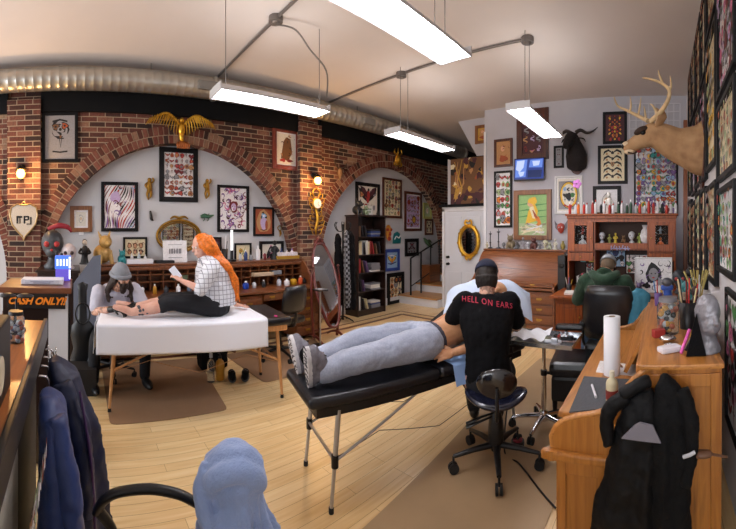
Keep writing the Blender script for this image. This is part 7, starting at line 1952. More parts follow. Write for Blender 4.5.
# ---- on the oak desk
zt = .976
DT = .705
pt = onZ(612, 374, DT); 
t = thing('paper_towel_roll', 'tall white paper towel roll standing on the oak desk', 'paper towel', (pt.x, pt.y, DT))
b = MB(); prof_ = [(.052, 0), (.053, .36), (.02, .36), (.02, .34)]; b.lathe(prof_, seg=28); b.build('roll', mt('#e6e7ec', .9), t); b = MB(); b.lathe([(.019, .3), (.021, .362), (.016, .362), (.015, .3)], seg=16); b.build('core', mt('#8c7a68', .8), t)
b = MB(); P4 = [onZ(x, y, DT + .002) for x, y in ((596, 372), (638, 376), (636, 365), (600, 361))]; b.prism([(p.x, p.y) for p in P4], (0, 0, DT), (1, 0, 0), (0, 1, 0), .004); mesh_thing('paper_sheet', 'white paper sheet under the paper towel roll', 'paper', b, PM('white'))
b = MB(); P4 = [onZ(x, y, DT) for x, y in ((569, 413), (608, 409), (630, 380), (584, 377))]; b.prism([(p.x, p.y) for p in P4], (0, 0, DT + .0), (1, 0, 0), (0, 1, 0), .006); mesh_thing('desk_mat', 'dark grey mat on the oak desk surface', 'mat', b, mt('#53555a', .85, bump=.2))
b = MB(); a_ = onZ(592, 385, DT + .012); c_ = onZ(596, 397, DT + .012); b.cyl(a_, c_, .007, seg=10); mesh_thing('marker_pen', 'white pen lying on the grey desk mat', 'pen', b, mt('#e6e4ea', .4))
pt = onZ(612, 404, DT + .007)
bottle('clear squeeze bottle with dark red label on the grey desk mat', (pt.x, pt.y, DT + .007), .17, .032, '#cfc9a8', '#d8d3bd', pump=False); b = MB(); b.lathe([(.0325, .03), (.0328, .032), (.0328, .075), (.0325, .077)], seg=18); lb = b.build('wrap_label', mt('#7a2f2a', .5)); lb.parent = COL.objects[[o.name for o in COL.objects if o.name.startswith('bottle')][-1]] if False else None; lb.location = (pt.x, pt.y, DT + .007); tag(lb, 'dark red paper wrap around the clear squeeze bottle', 'label')
b = MB(); random.seed(4); c0 = onZ(606, 369, DT)
for k in range(4): b.tube([c0 + Vector((.02 * k, -.03, .035)), c0 + Vector((.02 * k + .02, -.05, .06)), c0 + Vector((.02 * k + .05, -.04, .03 - .0))], .007, 7, sub=3)
mesh_thing('metal_clip', 'tangle of metal clips lying before the paper sheet', 'clips', b, CHROME)
pt = onZ(668, 333, zt)
jar('glass jar with orange and black sweets on the oak desk top', (pt.x, pt.y, zt), .22, .068, '#c5603a', '#77777c', ['#c5603a', '#d8dade', '#1f1c1f', '#e0a02c'])
pt = onZ(690, 330, zt)
cup('black cup with a bright red handle and brushes on the oak desk', (pt.x - .01, pt.y + .05, zt), .17, .06, '#1c1a1d', ['#c02626', '#c02626', '#3a2a2a', '#d6c39a', '#7a1f1f', '#e3d8a0'], seed=3)
pt = onZ(704, 359, zt)
t = thing('mannequin_head', 'grey plastic-wrapped mannequin head on the corner of the oak desk', 'mannequin head', (.235, 1.93, zt), R(20))
b = MB(); b.lathe([(.075, 0), (.07, .02), (.052, .07), (.05, .11)], seg=18); b.ball((0, -.005, .20), (.062, .085, .10), seg=20, rings=14); b.ball((0, -.035, .145), (.055, .06, .06)); b.tube([(0, -.09, .20), (0, -.11, .165), (0, -.1, .16)], [.01, .015, .014], 8)
o = b.build('head_form', M('grey_foil', '#8f8f97', .35, metal=.3, bump=.6, bscale=25), t); fin(o, .006, 1, .012, .03)
for k, (px, py, lx, ly, c, lb) in enumerate(((681, 355, .0, .10, '#e05fb0', 'pink-capped marker leaning on the oak desk'), (686, 352, .02, .12, '#1b1b20', 'black-capped marker leaning on the oak desk'))):
    q = onZ(px, py, zt); b = MB(); b.cyl(q + Vector((0, 0, .010)), q + Vector((.05 + lx, ly, .10)), .009, .009, 10); mesh_thing('marker_pen', lb, 'pen', b, mt(c, .4))
b = MB(); q = onZ(692, 356, zt); b.prism([(0, 0), (.10, 0), (.055, .20)], q + Vector((-.03, .0, .0)), (1, 0, 0), (0, .25, 1), .02); mesh_thing('black_pouch', 'black pointed pouch standing before the mannequin head', 'pouch', b, BLKC)
b = MB(); q = onZ(668, 347, zt)
for k in range(6): b.tube([q + Vector((.02 * math.cos(k) + .012 * math.cos(a), .04 * math.sin(k * 1.3) + .012 * math.sin(a), .004 + .002 * k)) for a in [2 * PI * i / 10 for i in range(10)]], .003, 6, closed=True)
b.ball(q + Vector((0, .09, .02)), (.05, .03, .02)); mesh_thing('jewellery_heap', 'small heap of silver rings and white cloth by the markers', 'jewellery', b, [CHROME])
b = MB(); q = onZ(700, 322, zt); random.seed(6)
for k in range(12):
    a = random.uniform(-.9, .9); b.tube([q + Vector((0, .1, .02)), q + Vector((.06 * math.sin(a), .1 + .05 * math.cos(a * 2), .20)), q + Vector((.13 * math.sin(a), .1 + .03 * k / 4, .32 + .02 * math.cos(a)))], [.005, .004, .008], 6, sub=3)
mesh_thing('dried_stems', 'bundle of pale dried stems leaning to the right wall', 'plant', b, mt('#a99a5c', .8))
t = thing('spray_pistol', 'blue plastic machine standing far along the oak desk top', 'machine', (.04, 2.95, zt))
b = MB(); b.tube([(0, 0, 0), (.01, 0, .09), (.0, -.01, .17)], [.034, .038, .03], 12, sub=3); b.box((.0, -.02, .18), (.10, .05, .045), bev=.02); b.build('machine_body', mt('#2a4c9c', .4), t); b = MB(); b.ball((0, -.03, .225), (.045, .045, .035)); b.build('machine_head', mt('#4b4c54', .4), t)
random.seed(14)
for k, (x, y, h, c, kd, lb) in enumerate(((.16, 2.78, .20, '#7c6a58', 3, 'brown knobbly figurine behind the red-handled cup'), (.20, 3.12, .24, '#2e7376', 3, 'teal figurine near the wall far along the oak desk'), (.22, 2.48, .26, '#3c2b2b', 0, 'dark standing figurine against the right wall'), (.0, 3.30, .10, '#a5743c', 4, 'small tan pot at the far end of the oak desk top'))):
    figurine(lb, (x, y, zt), h, c, kd)
b = MB(); q = Vector((-.085, 2.15, .90)); b.box(q, (.006, .10, .05), rot=(0, R(20), 0)); mesh_thing('paper_tag', 'narrow white tag stuck on the slanted front of the oak desk', 'tag', b, PM('white'))
# blue bag, pictures and clutter between oak desk and hutch
garment('tote_bag', 'turquoise bag hanging from the far end of the oak desk', 'bag', (onY(640, 288, 3.55)), (1, 0, 0), (0, -1, 0), [(0, .04, .02, 0), (.05, .10, .05, 0), (.3, .12, .06, 0), (.42, .11, .06, 0)], mt('#2f6f86', .7), disp=.03, seed=11)
t = thing('side_shelf', 'brown side table behind the oak desk carrying the white-and-black poster', 'table', (-.02, 4.32, 0))
b = MB(); b.box((0, 0, .86), (.62, .40, .03), bev=.005); b.build('table_top', OAKR, t)
for sx in (-1, 1):
    for sy in (-1, 1): b = MB(); b.box((sx * .28, sy * .17, .42), (.04, .04, .85)); b.build('leg', OAKR, t)
P('white sheet with black ink splash standing on the side table', 'B', (0, 0, 0, 0), M('frame_white', '#d8d8d8', .5), .015, 'white', lambda a: (a.motif('face', .5, .55, .28, 'grey', 'black'), a.swirl(['black', 'grey', 'purple'], 22), a.oval(.3, .2, .12, .08, 'black', 9, .3), a.oval(.7, .3, .1, .12, 'grey', 9, .3)), 92, size=(Vector((-.10, 4.40, 1.08)), .44, .42), tilt=0., off=0.)
figurine('dark figurine with pale head right of the ink splash sheet', (.20, 4.32, .876), .30, '#2a2c33', 1, 0, c2='#b04040')
figurine('violet and white figurine left of the ink splash sheet', (-.26, 4.24, .876), .16, '#6a5a7c', 3, 0)
box_thing('teal storage box on the floor under the oak desk', (-.42, 3.62, .006), (.26, .22, .22), '#2a8a86', 0, 'storage_box', front=('#1f6f70', '#2a8a86'))
t = box_thing('red patterned box beside the teal storage box', (-.10, 3.62, 0), (.22, .20, .36), '#7c2430', 0, 'storage_box', front=('#c9bdb2', '#7c2430'))

# ---- on and in the hutch
yf = 5.3; ztop = 1.851
cols_ = [('red', '#b8352a', 9), ('white', '#dcdce0', 7), ('dark green', '#31503c', 4), ('orange', '#d8702c', 3), ('black', '#1d1c20', 2)]
seq = ['red', 'white', 'orange', 'red', 'white', 'red', 'white', 'black', 'white', 'red', 'white', 'dark green', 'white', 'dark green', 'dark green', 'white', 'red', 'white', 'red', 'red', 'white', 'black', 'red', 'white', 'white']
cd_ = {c[0]: c[1] for c in cols_}; random.seed(21)
n_ = len(seq)
first = {}
for i, c in enumerate(seq):
    x = -1.36 + 1.56 * i / (n_ - 1); y = yf + .10 + (.10 if i % 2 else 0); h = random.uniform(.15, .22)
    if c in first: o = dup(first[c], (x, y, ztop), 0, scale=(1, 1, h / .18)); 
    else: first[c] = bottle('%s ink bottle in the crowded row on top of the hutch' % c, (x, y, ztop), .18, .022, cd_[c], cap=('#e9e9ec' if c != 'white' else '#b8352a'), group='%s ink bottles on top of the hutch' % c)
figurine('white sculpted figure with raised arms standing amid the ink bottles', (-.80, yf + .26, ztop), .34, '#ddd9d2', 0)
figurine('pink orchid-like blossom ornament above the yellow oval print', (-1.27, yf + .30, ztop), .02, '#c070b8', 4)
t = thing('orchid', 'pink orchid blossom on a thin stem, left end of the hutch top', 'flower', (-1.27, yf + .30, ztop)); b = MB(); b.tube([(0, 0, 0), (.02, 0, .25), (-.02, -.02, .45)], .004, 6, sub=4); b.build('stem', mt('#6f8a4c'), t)
for k in range(5): a = 2 * PI * k / 5; b = MB(); b.ball((-.02 + .04 * math.cos(a), -.03, .47 + .04 * math.sin(a)), (.032, .008, .032)); b.build('petal', mt('#d784d8', .5), t)
for i, (x, h, c, kd, lb) in enumerate(((-.88, .17, '#b9bcc4', 1, 'silver skull on the hutch shelf, left end'), (-.77, .13, '#8f8e4c', 0, 'small olive figurine on the hutch shelf'), (-.68, .15, '#c3a83c', 0, 'yellow figurine in the middle of the hutch shelf'), (-.56, .12, '#6b4f32', 3, 'brown beast on the hutch shelf'), (-.44, .18, '#c9ccd2', 1, 'pale bust on the hutch shelf'), (-.33, .15, '#7d8a3c', 0, 'green figurine on the hutch shelf near its right end'), (-.245, .26, '#d8d8dc', 4, 'tall white vase at the right end of the hutch shelf'))):
    figurine(lb, (x, yf + .14, 1.426), h, c, kd)
for i, (x, z, h, c, lb) in enumerate(((-1.17, 1.42, .13, '#e0dee2', 'white doll behind the left glass door of the hutch'), (-1.17, 1.56, .11, '#a33a34', 'red doll high behind the left glass door'), (-.02, 1.42, .10, '#d8692c', 'orange toy behind the right glass door of the hutch'), (-.02, 1.56, .11, '#8a8a94', 'grey toy high behind the right glass door'))):
    if i % 2: box_thing('small inner shelf behind the %s glass door' % ('left' if i == 1 else 'right'), (x, yf + .12, z - .012), (.28, .12, .01), '#6b3818', name='inner_shelf', cat='shelf')
    figurine(lb, (x, yf + .12, z if i % 2 else 1.312 + .0), h if i % 2 else h + .1, c, 0)
b = MB(); random.seed(2)
for k in range(7): x = -.72 + .04 * k; b.box((x, yf - .03, 1.36 + .012 * math.sin(k * 2)), (.014, .012, .06), rot=(0, R(20 * math.sin(k * 1.9)), 0)); b.box((x + .018, yf - .03, 1.35), (.028, .012, .014))
mesh_thing('letter_garland', 'row of silver-violet cut-out letters on the front of the hutch', 'lettering', b, mt('#8d88a8', .4))
P('small white and blue poster under the hutch, behind the seated man', 'B', (0, 0, 0, 0), FR_BLACK, .01, 'lblue', lambda a: a.flash(3, 3, ['navy', 'white', 'purple', 'black'], fill=.6), 93, size=(Vector((-.70, 5.66, 1.18)), .30, .26))
P('black-edged red and white flash sheet under the right of the hutch', 'B', (0, 0, 0, 0), FR_BLACK, .012, 'white', lambda a: a.flash(4, 3, ['red', 'dred', 'grey', 'green'], fill=.6), 94, size=(Vector((-.38, 5.66, 1.10)), .34, .30))
for k, (x, c, lb) in enumerate(((-1.20, '#7fd0d8', 'turquoise'), (-1.07, '#dfe06a', 'yellow'))): b = MB(); b.box((x, 5.60, 1.17), (.08, .004, .09)); mesh_thing('sticky_note', '%s sticky note inside the left bay of the hutch' % lb, 'note', b, mt(c, .8))
bk = None
for k in range(9):
    c = ('#c8c4c0', '#4a3a3a', '#b84a5c', '#d8d5ce', '#31353f')[k % 5]; x = -1.24 + .035 * k
    box_thing('%s box in the upright row at the left of the hutch desk' % ('pale', 'brown', 'pink', 'cream', 'slate')[k % 5], (x, 5.45, .773), (.03, .12, .16 + .02 * (k % 3)), c, 0, 'small_box', group='%s boxes standing on the hutch desk' % ('pale', 'brown', 'pink', 'cream', 'slate')[k % 5])
box_thing('stack of white papers lying at the front left of the hutch desk', (-1.12, 4.78, .773), (.30, .22, .03), '#dad8d4', R(10), 'paper_stack', 'papers')

# ---- on the closed roll-top desk
zt2 = 1.296
rf = [(-2.92, .30, '#2e2c2f', 2, 'tall dark candlestick at the left end of the closed roll-top'), (-2.76, .34, '#3b3a40', 2, 'taller dark candlestick, second on the closed roll-top'), (-2.98, .12, '#b9b49a', 0, 'small pale figurine left of the candlesticks'),
      (-2.66, .12, '#77787c', 1, 'grey skull right of the candlesticks'), (-2.52, .26, '#7d7058', 3, 'brown carved horse-like beast on the closed roll-top'), (-2.40, .14, '#4f5054', 3, 'dark crouching figurine on the closed roll-top'), (-2.30, .20, '#8f8e94', 0, 'grey robed figurine under the mermaid picture'), (-2.20, .13, '#b5b7bd', 1, 'silver skull under the mermaid picture'),
      (-2.10, .22, '#5b3430', 3, 'dark red beast under the mermaid picture'), (-2.00, .14, '#6d6e72', 0, 'lead-grey figurine under the mermaid picture'), (-1.90, .17, '#c7c2a4', 1, 'cream skull right on the closed roll-top'), (-1.82, .13, '#aeb39a', 3, 'sage green beast near the right end of the closed roll-top'), (-1.73, .18, '#c9c7b8', 0, 'ivory figurine near the right end of the closed roll-top'), (-1.60, .14, '#8a7c3c', 4, 'small brass vase at the right end of the closed roll-top')]
for x, h, c, kd, lb in rf: figurine(lb, (x, 5.89 , zt2 - .0), h, c, kd, 0)

# ---- on and in the two dark desks (tops at 1.156, inside at .78)
zz = 1.157
cup('black cup with long white and black tubes beside the orange-haired woman', (-5.08, 2.14, zz), .18, .05, '#17171a', ['#17171a', '#e9e9ee', '#17171a'], seed=8)
t = thing('lamp_tube', 'upright white tube lamp standing on a black base on the right dark desk', 'lamp', (-4.98, 2.21, zz)); b = MB(); b.cyl((0, 0, 0), (0, 0, .03), .07, seg=18); b.cyl((0, 0, .03), (0, 0, .16), .022); b.build('base', BLKPL, t); b = MB(); b.cyl((0, 0, .16), (0, 0, .46), .019, seg=14); b.build('tube', M('white_tube', '#f2f2f6', .3, emit='#ffffff', estr=.4), t)
bl = [(2.38, .12, .025, '#c7ccd8', '#2a2a30', 'grey-capped bottle before the botanical drawing'), (2.47, .16, .028, '#3a4f86', '#dfe0e6', 'blue bottle with white cap on the right dark desk'), (2.56, .10, .03, '#8a8d94', '#17171a', 'short grey bottle on the right dark desk'), (2.68, .22, .036, '#e4e6ea', '#e4e6ea', 'tall white bottle between the two framed drawings'), (2.80, .12, .024, '#7a2a30', '#d8d8dc', 'small red bottle right of the tall white bottle'), (3.10, .17, .03, '#2b3d78', '#2b3d78', 'navy bottle right of the black statuette'), (3.20, .14, .032, '#e2e3e8', '#cfcfd6', 'white bottle at the right end of the dark desks'), (3.30, .16, .028, '#dcd8e6', '#8a6ab0', 'pale bottle with violet cap at the right end of the dark desks')]
for y, h, r_, c, cp_, lb in bl: bottle(lb, (-5.05, y, zz), h, r_, c, cp_)
figurine('black statuette before the dark figure drawing', (-5.02, 2.96, zz), .30, '#151417', 0, PI / 2, c2='#555')
t = thing('wooden_box', 'long yellow-brown box full of white packets on the right dark desk', 'box', (-4.98, 3.16, zz), PI / 2); b = MB(); b.box((0, 0, .03), (.40, .12, .05), bev=.004); b.build('box_body', mt('#a8822c', .5), t)
b = MB(); random.seed(31)
for k in range(9): b.box((-.16 + .04 * k, 0, .075), (.03, .09, .06), rot=(0, R(random.uniform(-12, 12)), 0))
b.build('packets', mt('#e0dde6', .7), t)
zi = .79
inn = [(.44, .10, .035, '#3d7a5c', 'green tub inside the left dark desk'), (.56, .09, .04, '#2c3c5a', 'navy tub inside the left dark desk'), (.70, .12, .03, '#8fa7c0', 'pale blue bottle inside the left dark desk'), (.86, .11, .028, '#c8cbd0', 'silver bottle inside the left dark desk'), (1.02, .13, .025, '#b8872e', 'amber bottle inside the left dark desk'), (1.18, .10, .034, '#30343c', 'dark tub inside the left dark desk'), (1.34, .12, .03, '#d8dae0', 'white bottle inside the left dark desk'), (1.50, .10, .03, '#5c6f88', 'slate bottle inside the left dark desk'), (1.66, .12, .03, '#23242a', 'black bottle inside the left dark desk'),
       (2.20, .10, .04, '#d9dde2', 'white tub inside the right dark desk'), (2.33, .11, .045, '#2348b0', 'bright blue tub inside the right dark desk'), (2.48, .10, .03, '#c9ccd2', 'silver bottle inside the right dark desk'), (2.62, .11, .03, '#1f2024', 'black bottle inside the right dark desk'), (2.90, .12, .035, '#b5b9c4', 'grey bottle inside the right dark desk'), (3.02, .10, .045, '#e8eaf0', 'pale tub inside the right dark desk'), (3.16, .11, .05, '#d0a528', 'yellow tub inside the right dark desk'), (3.27, .13, .035, '#c2552c', 'orange tub at the right end inside the dark desk'), (3.36, .09, .03, '#26272b', 'black tub at the right end inside the dark desk')]
for k, (y, h, r_, c, lb) in enumerate(inn): bottle(lb, (-4.76 - .03 * (k % 2), y, zi - .012), h, r_, c, ('#e4e4e8', '#1c1c20')[k % 2])
box_thing('open white paper on the left dark desk', (-4.62, 1.30, .779), (.26, .20, .008), '#e6e6ee', PI / 2 + .3, 'paper_sheet', 'paper')
box_thing('light blue packet on the left dark desk', (-4.62, .66, .779), (.24, .16, .05), '#9fb6cc', PI / 2, 'packet', 'packet')
box_thing('long beige roll inside the right dark desk', (-4.90, 2.68, .93), (.34, .08, .05), '#bfa78c', PI / 2, 'paper_roll', 'roll')

# ---- shoes, bottle and bag below bed A
def sneaker(label, p, rz):
    t = thing('sneaker', label, 'shoe', p, rz)
    b = MB(); b.ball((0, .05, .045), (.042, .085, .036)); b.ball((0, -.06, .055), (.038, .065, .05)); b.tube([(0, -.07, .07), (0, -.075, .105)], [.036, .032], 12); o = b.build('upper', BLKC, t); fin(o, .006, 2)
    b = MB(); b.ball((0, .0, .018), (.047, .14, .018)); b.build('sole', mt('#3a3a3e'), t)
    b = MB()
    for k in range(4): b.tube([(-.025, .0 + .025 * k, .085 - .01 * k), (0, .008 + .025 * k, .092 - .01 * k), (.025, .0 + .025 * k, .085 - .01 * k)], .004, 6)
    b.build('laces', mt('#6a6a70'), t); return t
s1 = onZ(232, 380, .0); s2 = onZ(242, 379, .0)
sneaker('left of the two black sneakers on the floor under the bed', (s1.x, s1.y, .008), R(70)); sneaker('right of the two black sneakers on the floor under the bed', (s2.x + .02, s2.y + .03, .008), R(62))
q = onZ(211, 382, 0); bottle('clear plastic water bottle on the floor under the bed', (q.x, q.y, .006), .30, .04, '#dfe', '#b8c4d8', glass=True)
q = onZ(220, 380, 0); bottle('amber-yellow spray bottle on the floor beside the clear water bottle', (q.x, q.y, .006), .27, .048, '#b9852a', '#26262a', pump=True)
t = thing('tote_bag', 'dark bag with straps on the floor behind the two bottles', 'bag', (-4.05, 1.55, .006)); b = MB(); b.box((0, 0, .14), (.22, .34, .26), bev=.06); o = b.build('bag_body', BLKC, t); fin(o, .01, 3, .03); b = MB(); b.tube([(.0, -.1, .26), (.02, -.05, .38), (.02, .05, .38), (0, .1, .26)], .01, 7, sub=4); b.build('strap', BLKPL, t)
b = MB(); b.box((-3.08, 1.83, .72), (.05, .012, .14), bev=.004); mesh_thing('pink_tag', 'bright pink cloth strip hanging at the right end of the sheeted bed', 'cloth', b, mt('#e0468c', .7))

# ---- instrument stand contents
SX, SY = -.94, 2.87; TZ = .721
random.seed(17)
b = MB()
def fpap(u, v): return Vector((SX - .26 + .30 * u, SY - .12 + .24 * v, TZ + .012 + .03 * abs(math.sin(u * 7 + v * 4)) + .03 * u * v))
b.grid(fpap, 14, 12); mesh_thing('paper_towel', 'crumpled white paper towels on the steel tray', 'paper towel', b, mt('#e2e4ea', .9))
for k, (dx, dy, c, lb) in enumerate(((.10, -.10, '#b9bcc2', 'silver tattoo machine lying front on the steel tray'), (.20, .0, '#1d1e22', 'black tattoo machine at the right of the steel tray'))):
    b = MB(); b.cyl((SX + dx - .06, SY + dy, TZ + .02), (SX + dx + .07, SY + dy + .02, TZ + .02), .016, .012, 12); b.box((SX + dx + .02, SY + dy, TZ + .03), (.05, .03, .04), bev=.006); mesh_thing('tattoo_machine', lb, 'tattoo machine', b, mt(c, .3, metal=.6))
inkc = ['#1b1b1f', '#a33a34', '#d8d8dc']
for k in range(6):
    b = MB(); x, y = SX + .06 + .035 * (k % 3), SY + .10 + .035 * (k // 3); b.lathe([(.009, 0), (.012, .016), (.0105, .016), (.008, .004)], (x, y, TZ), 12); mesh_thing('ink_cap', '%s ink cap on the far side of the steel tray' % ('black', 'red', 'white')[k % 3], 'ink cap', b, mt(inkc[k % 3], .3), '%s ink caps on the steel tray' % ('black', 'red', 'white')[k % 3])
b = MB(); random.seed(23); pts = [Vector((SX - .28 + .04 * math.cos(i * 1.3), SY - .14 + .03 * i / 3, TZ - .05 - .05 * abs(math.sin(i * .9)))) for i in range(10)]; b.tube(pts, .006, 6, sub=4)
mesh_thing('power_cable', 'coiled grey cable drooping under the left edge of the steel tray', 'cable', b, mt('#4a4c52', .5))
b = MB(); b.tube([(SX - .22, SY - .12, TZ - .05), (SX - .22, SY - .22, .3), (SX - .16, SY - .42, .014), (-.95, 2.36, .014), (-.72, 2.15, .014), (-.60, 2.05, .014)], .006, 6, sub=8); mesh_thing('floor_cable', 'black cable running from the steel tray down across the tan floor mat', 'cable', b, BLKPL)
t = thing('foot_pedal', 'small red and black foot pedal on the floor by the stool', 'pedal', (-1.05, 2.58, .007)); b = MB(); b.cyl((0, 0, 0), (0, 0, .03), .05, seg=18); b.build('pedal_base', BLKPL, t); b = MB(); b.cyl((0, 0, .03), (0, 0, .042), .036, seg=18); b.build('pedal_top', mt('#8d2430', .5), t)

# ---- cheval mirror beside the pier
def cheval():
    c = Vector((-4.28, 3.40, 0)); t = thing('cheval_mirror', 'tall tilting mirror in shaped dark red wooden frame beside the pier', 'mirror', c, R(84))
    RW = wood('cherry_wood', '#4a1712', '#69231b', '#38110d', axis='z', rough=.3, coat=.4)
    for s in (-1, 1):
        b = MB(); b.tube([(s * .20, .02, .04), (s * .225, .02, .35), (s * .245, .02, .8), (s * .22, .02, 1.05)], [.022, .02, .018, .014], 9, sub=4); b.ball((s * .22, .02, 1.08), .022); b.build('post', RW, t)
        b = MB(); b.tube([(s * .20, -.24, .015), (s * .20, -.12, .07), (s * .20, .02, .10), (s * .20, .16, .07), (s * .20, .28, .015)], [.015, .018, .022, .018, .015], 9, sub=4); b.build('leg', RW, t)
    b = MB(); b.cyl((-.2, .02, .16), (.2, .02, .16), .014); b.build('stretcher', RW, t)
    T = Matrix.Translation((0, 0, .82)) @ Matrix.Rotation(R(-19), 4, 'X')
    o_ = []
    for i in range(48):
        a = 2 * PI * i / 48; z = .62 * math.sin(a); w = .175 + .02 * math.cos(2 * a) ; w *= (1 - .12 * max(0, -math.sin(a))); o_.append((w * math.copysign(abs(math.cos(a)) ** .62, math.cos(a)), z))
    b = MB(); b.T = T; b.tube([(x, 0, z) for x, z in o_], .024, 8, closed=True, flat=(1.1, .9)); b.tube([(-.09, 0, .60), (0, -.01, .70), (.09, 0, .60)], [.02, .03, .02], 8, sub=4); fr = b.build('mirror_frame', RW, t)
    b = MB(); b.T = T; b.prism(o_, (0, -.004, 0), (1, 0, 0), (0, 0, 1), -.008); b.build('mirror_glass', MATS['mirror'], t)
cheval()
t = thing('round_side_table', 'small black round side stand before the tilting mirror', 'stand', (-4.05, 3.11, .006)); b = MB(); b.cyl((0, 0, .0), (0, 0, .018), .15, seg=22); b.build('base', BLKMET, t); b = MB(); b.cyl((0, 0, .015), (0, 0, .78), .012); b.build('pole', ALU, t); b = MB(); b.box((0, 0, .79), (.17, .15, .02), bev=.006); b.build('top_plate', BLKPL, t)

# ---- coat rack between mirror and bookcase
t = thing('coat_rack', 'black coat rack with curled hooks left of the bookcase', 'coat rack', (-4.98, 4.33, 0))
b = MB(); b.cyl((0, 0, .03), (0, 0, 1.72), .016); b.build('pole', BLKMET, t)
for k in range(4): a = k * PI / 2 + .5; b = MB(); b.tube([(0, 0, .1), (.14 * math.cos(a), .14 * math.sin(a), .05), (.2 * math.cos(a), .2 * math.sin(a), .012)], .012, 8, sub=3); b.build('foot', BLKMET, t)
for k in range(6): a = k * PI / 3 + .2; b = MB(); b.tube([(0, 0, 1.60), (.10 * math.cos(a), .10 * math.sin(a), 1.60), (.16 * math.cos(a), .16 * math.sin(a), 1.70), (.13 * math.cos(a), .13 * math.sin(a), 1.76)], .008, 7, sub=4); b.build('hook', BLKMET, t)
tm = NT('grey_check_cloth'); tc = tm.node('ShaderNodeTexCoord'); ck = tm.node('ShaderNodeTexChecker'); ck.inputs['Scale'].default_value = 22; ck.inputs[1].default_value = srgb('#25262a'); ck.inputs[2].default_value = srgb('#7e8087'); tm.link(tc, 'Object', ck, 0); tm.link(ck, 0, tm.b, 'Base Color'); tm.b.inputs['Roughness'].default_value = .9
garment('scarf', 'long grey checked scarf hanging on the black coat rack', 'scarf', (-4.86, 4.28, 1.62), (0, 1, 0), (1, 0, 0), [(0, .03, .02, 0), (.08, .055, .03, 0), (.6, .065, .035, 0), (1.1, .07, .04, .02), (1.35, .06, .03, .02)], tm.m, disp=.02, seed=4)
garment('coat', 'long black coat hanging on the coat rack nearest the bookcase', 'coat', (-4.94, 4.42, 1.60), (0, 1, 0), (1, 0, 0), [(0, .03, .02, 0), (.08, .09, .05, 0), (.5, .10, .06, .0), (1.0, .11, .07, 0), (1.38, .12, .07, 0)], BLKC, disp=.03, seed=6)
garment('coat', 'black coat hanging on the mirror side of the coat rack', 'coat', (-4.98, 4.18, 1.56), (0, 1, 0), (1, 0, 0), [(0, .03, .02, 0), (.08, .07, .04, 0), (.5, .08, .05, 0), (1.0, .08, .05, 0), (1.25, .08, .05, 0)], BLKC, disp=.03, seed=8)

# ---- books in the bookcase (local frame of the bookcase: x along +Y world, front towards +X world)
BX, BY = -5.19, 5.11
random.seed(40)
bc = {'red': '#8d2a2c', 'white': '#d8d5d0', 'black': '#1e1d22', 'brown': '#5f4430', 'cream': '#cdbf9c', 'blue': '#33457a', 'grey': '#7b7b82', 'violet': '#5d4872'}
def book(c, shelfname, loc, size, rot):
    b = MB(); b.box((0, 0, 0), size, bev=.002); b.m(1).box((-.004, 0, 0), (size[0] * .98, size[1] * .82, size[2] * .96))
    key = (c,)
    t = thing('book', '%s book on the %s shelf of the bookcase' % (c, shelfname), 'book', loc, 0, '%s books on the %s shelf' % (c, shelfname), rot=rot)
    b.build('cover', [mt(bc[c], .6), PM('cream')], t)
for si, (z, nm) in enumerate(((.111, 'lowest'), (.461, 'fourth'), (.811, 'middle'), (1.151, 'second'), (1.491, 'top'))):
    names = list(bc)
    nup = (4, 2, 3, 10, 3)[si]; y = -.335
    for k in range(nup):
        w = random.uniform(.022, .04); h = random.uniform(.20, .27); lean = R(random.uniform(8, 16)) if k >= nup - 2 or (nup > 8 and k % 4 == 3) else 0
        c = random.choice(('white', 'cream', 'red', 'grey', 'brown', 'black', 'violet') if si != 4 else ('brown', 'cream', 'black'))
        y += w / 2 + .006 + (h * math.sin(lean) * .5)
        book(c, nm, (BX + .06, BY + y, z + h / 2 * math.cos(lean) + w / 2 * math.sin(lean) + .002), (.19, w, h), (lean, 0, 0)); y += w / 2 + h * math.sin(lean) * .5 + .006
    zt_ = z; ns = (4, 4, 5, 0, 4)[si]; yc = min(.21, max(y + .14, .12))
    for k in range(ns):
        th = random.uniform(.022, .038); c = random.choice(('red', 'white', 'grey') if si == 2 else ('white', 'grey', 'blue', 'black', 'cream')); book(c, nm, (BX + .05, BY + yc + random.uniform(-.012, .012), zt_ + th / 2 + .002), (.20, .25, th), (0, 0, R(random.uniform(-4, 4)))); zt_ += th + .003
figurine('pale green figurine with black base on top of the bookcase', (-5.17, 5.05, 1.908), .20, '#8fa07c', 3, PI / 2, c2='#1c1c1c')
box_thing('white card standing on top of the bookcase', (-5.22, 5.22, 1.908), (.20, .02, .20), '#d9dcd8', PI / 2, 'card', 'card', front=('#e8e8e4', '#9fb09a'))
figurine('black twisted sculpture at the left end of the bookcase top', (-5.14, 4.82, 1.908), .30, '#1a1a1d', 3, PI / 2)
figurine('small dark hat-like ornament at the right end of the bookcase top', (-5.16, 5.40, 1.908), .09, '#2a2622', 4, PI / 2)

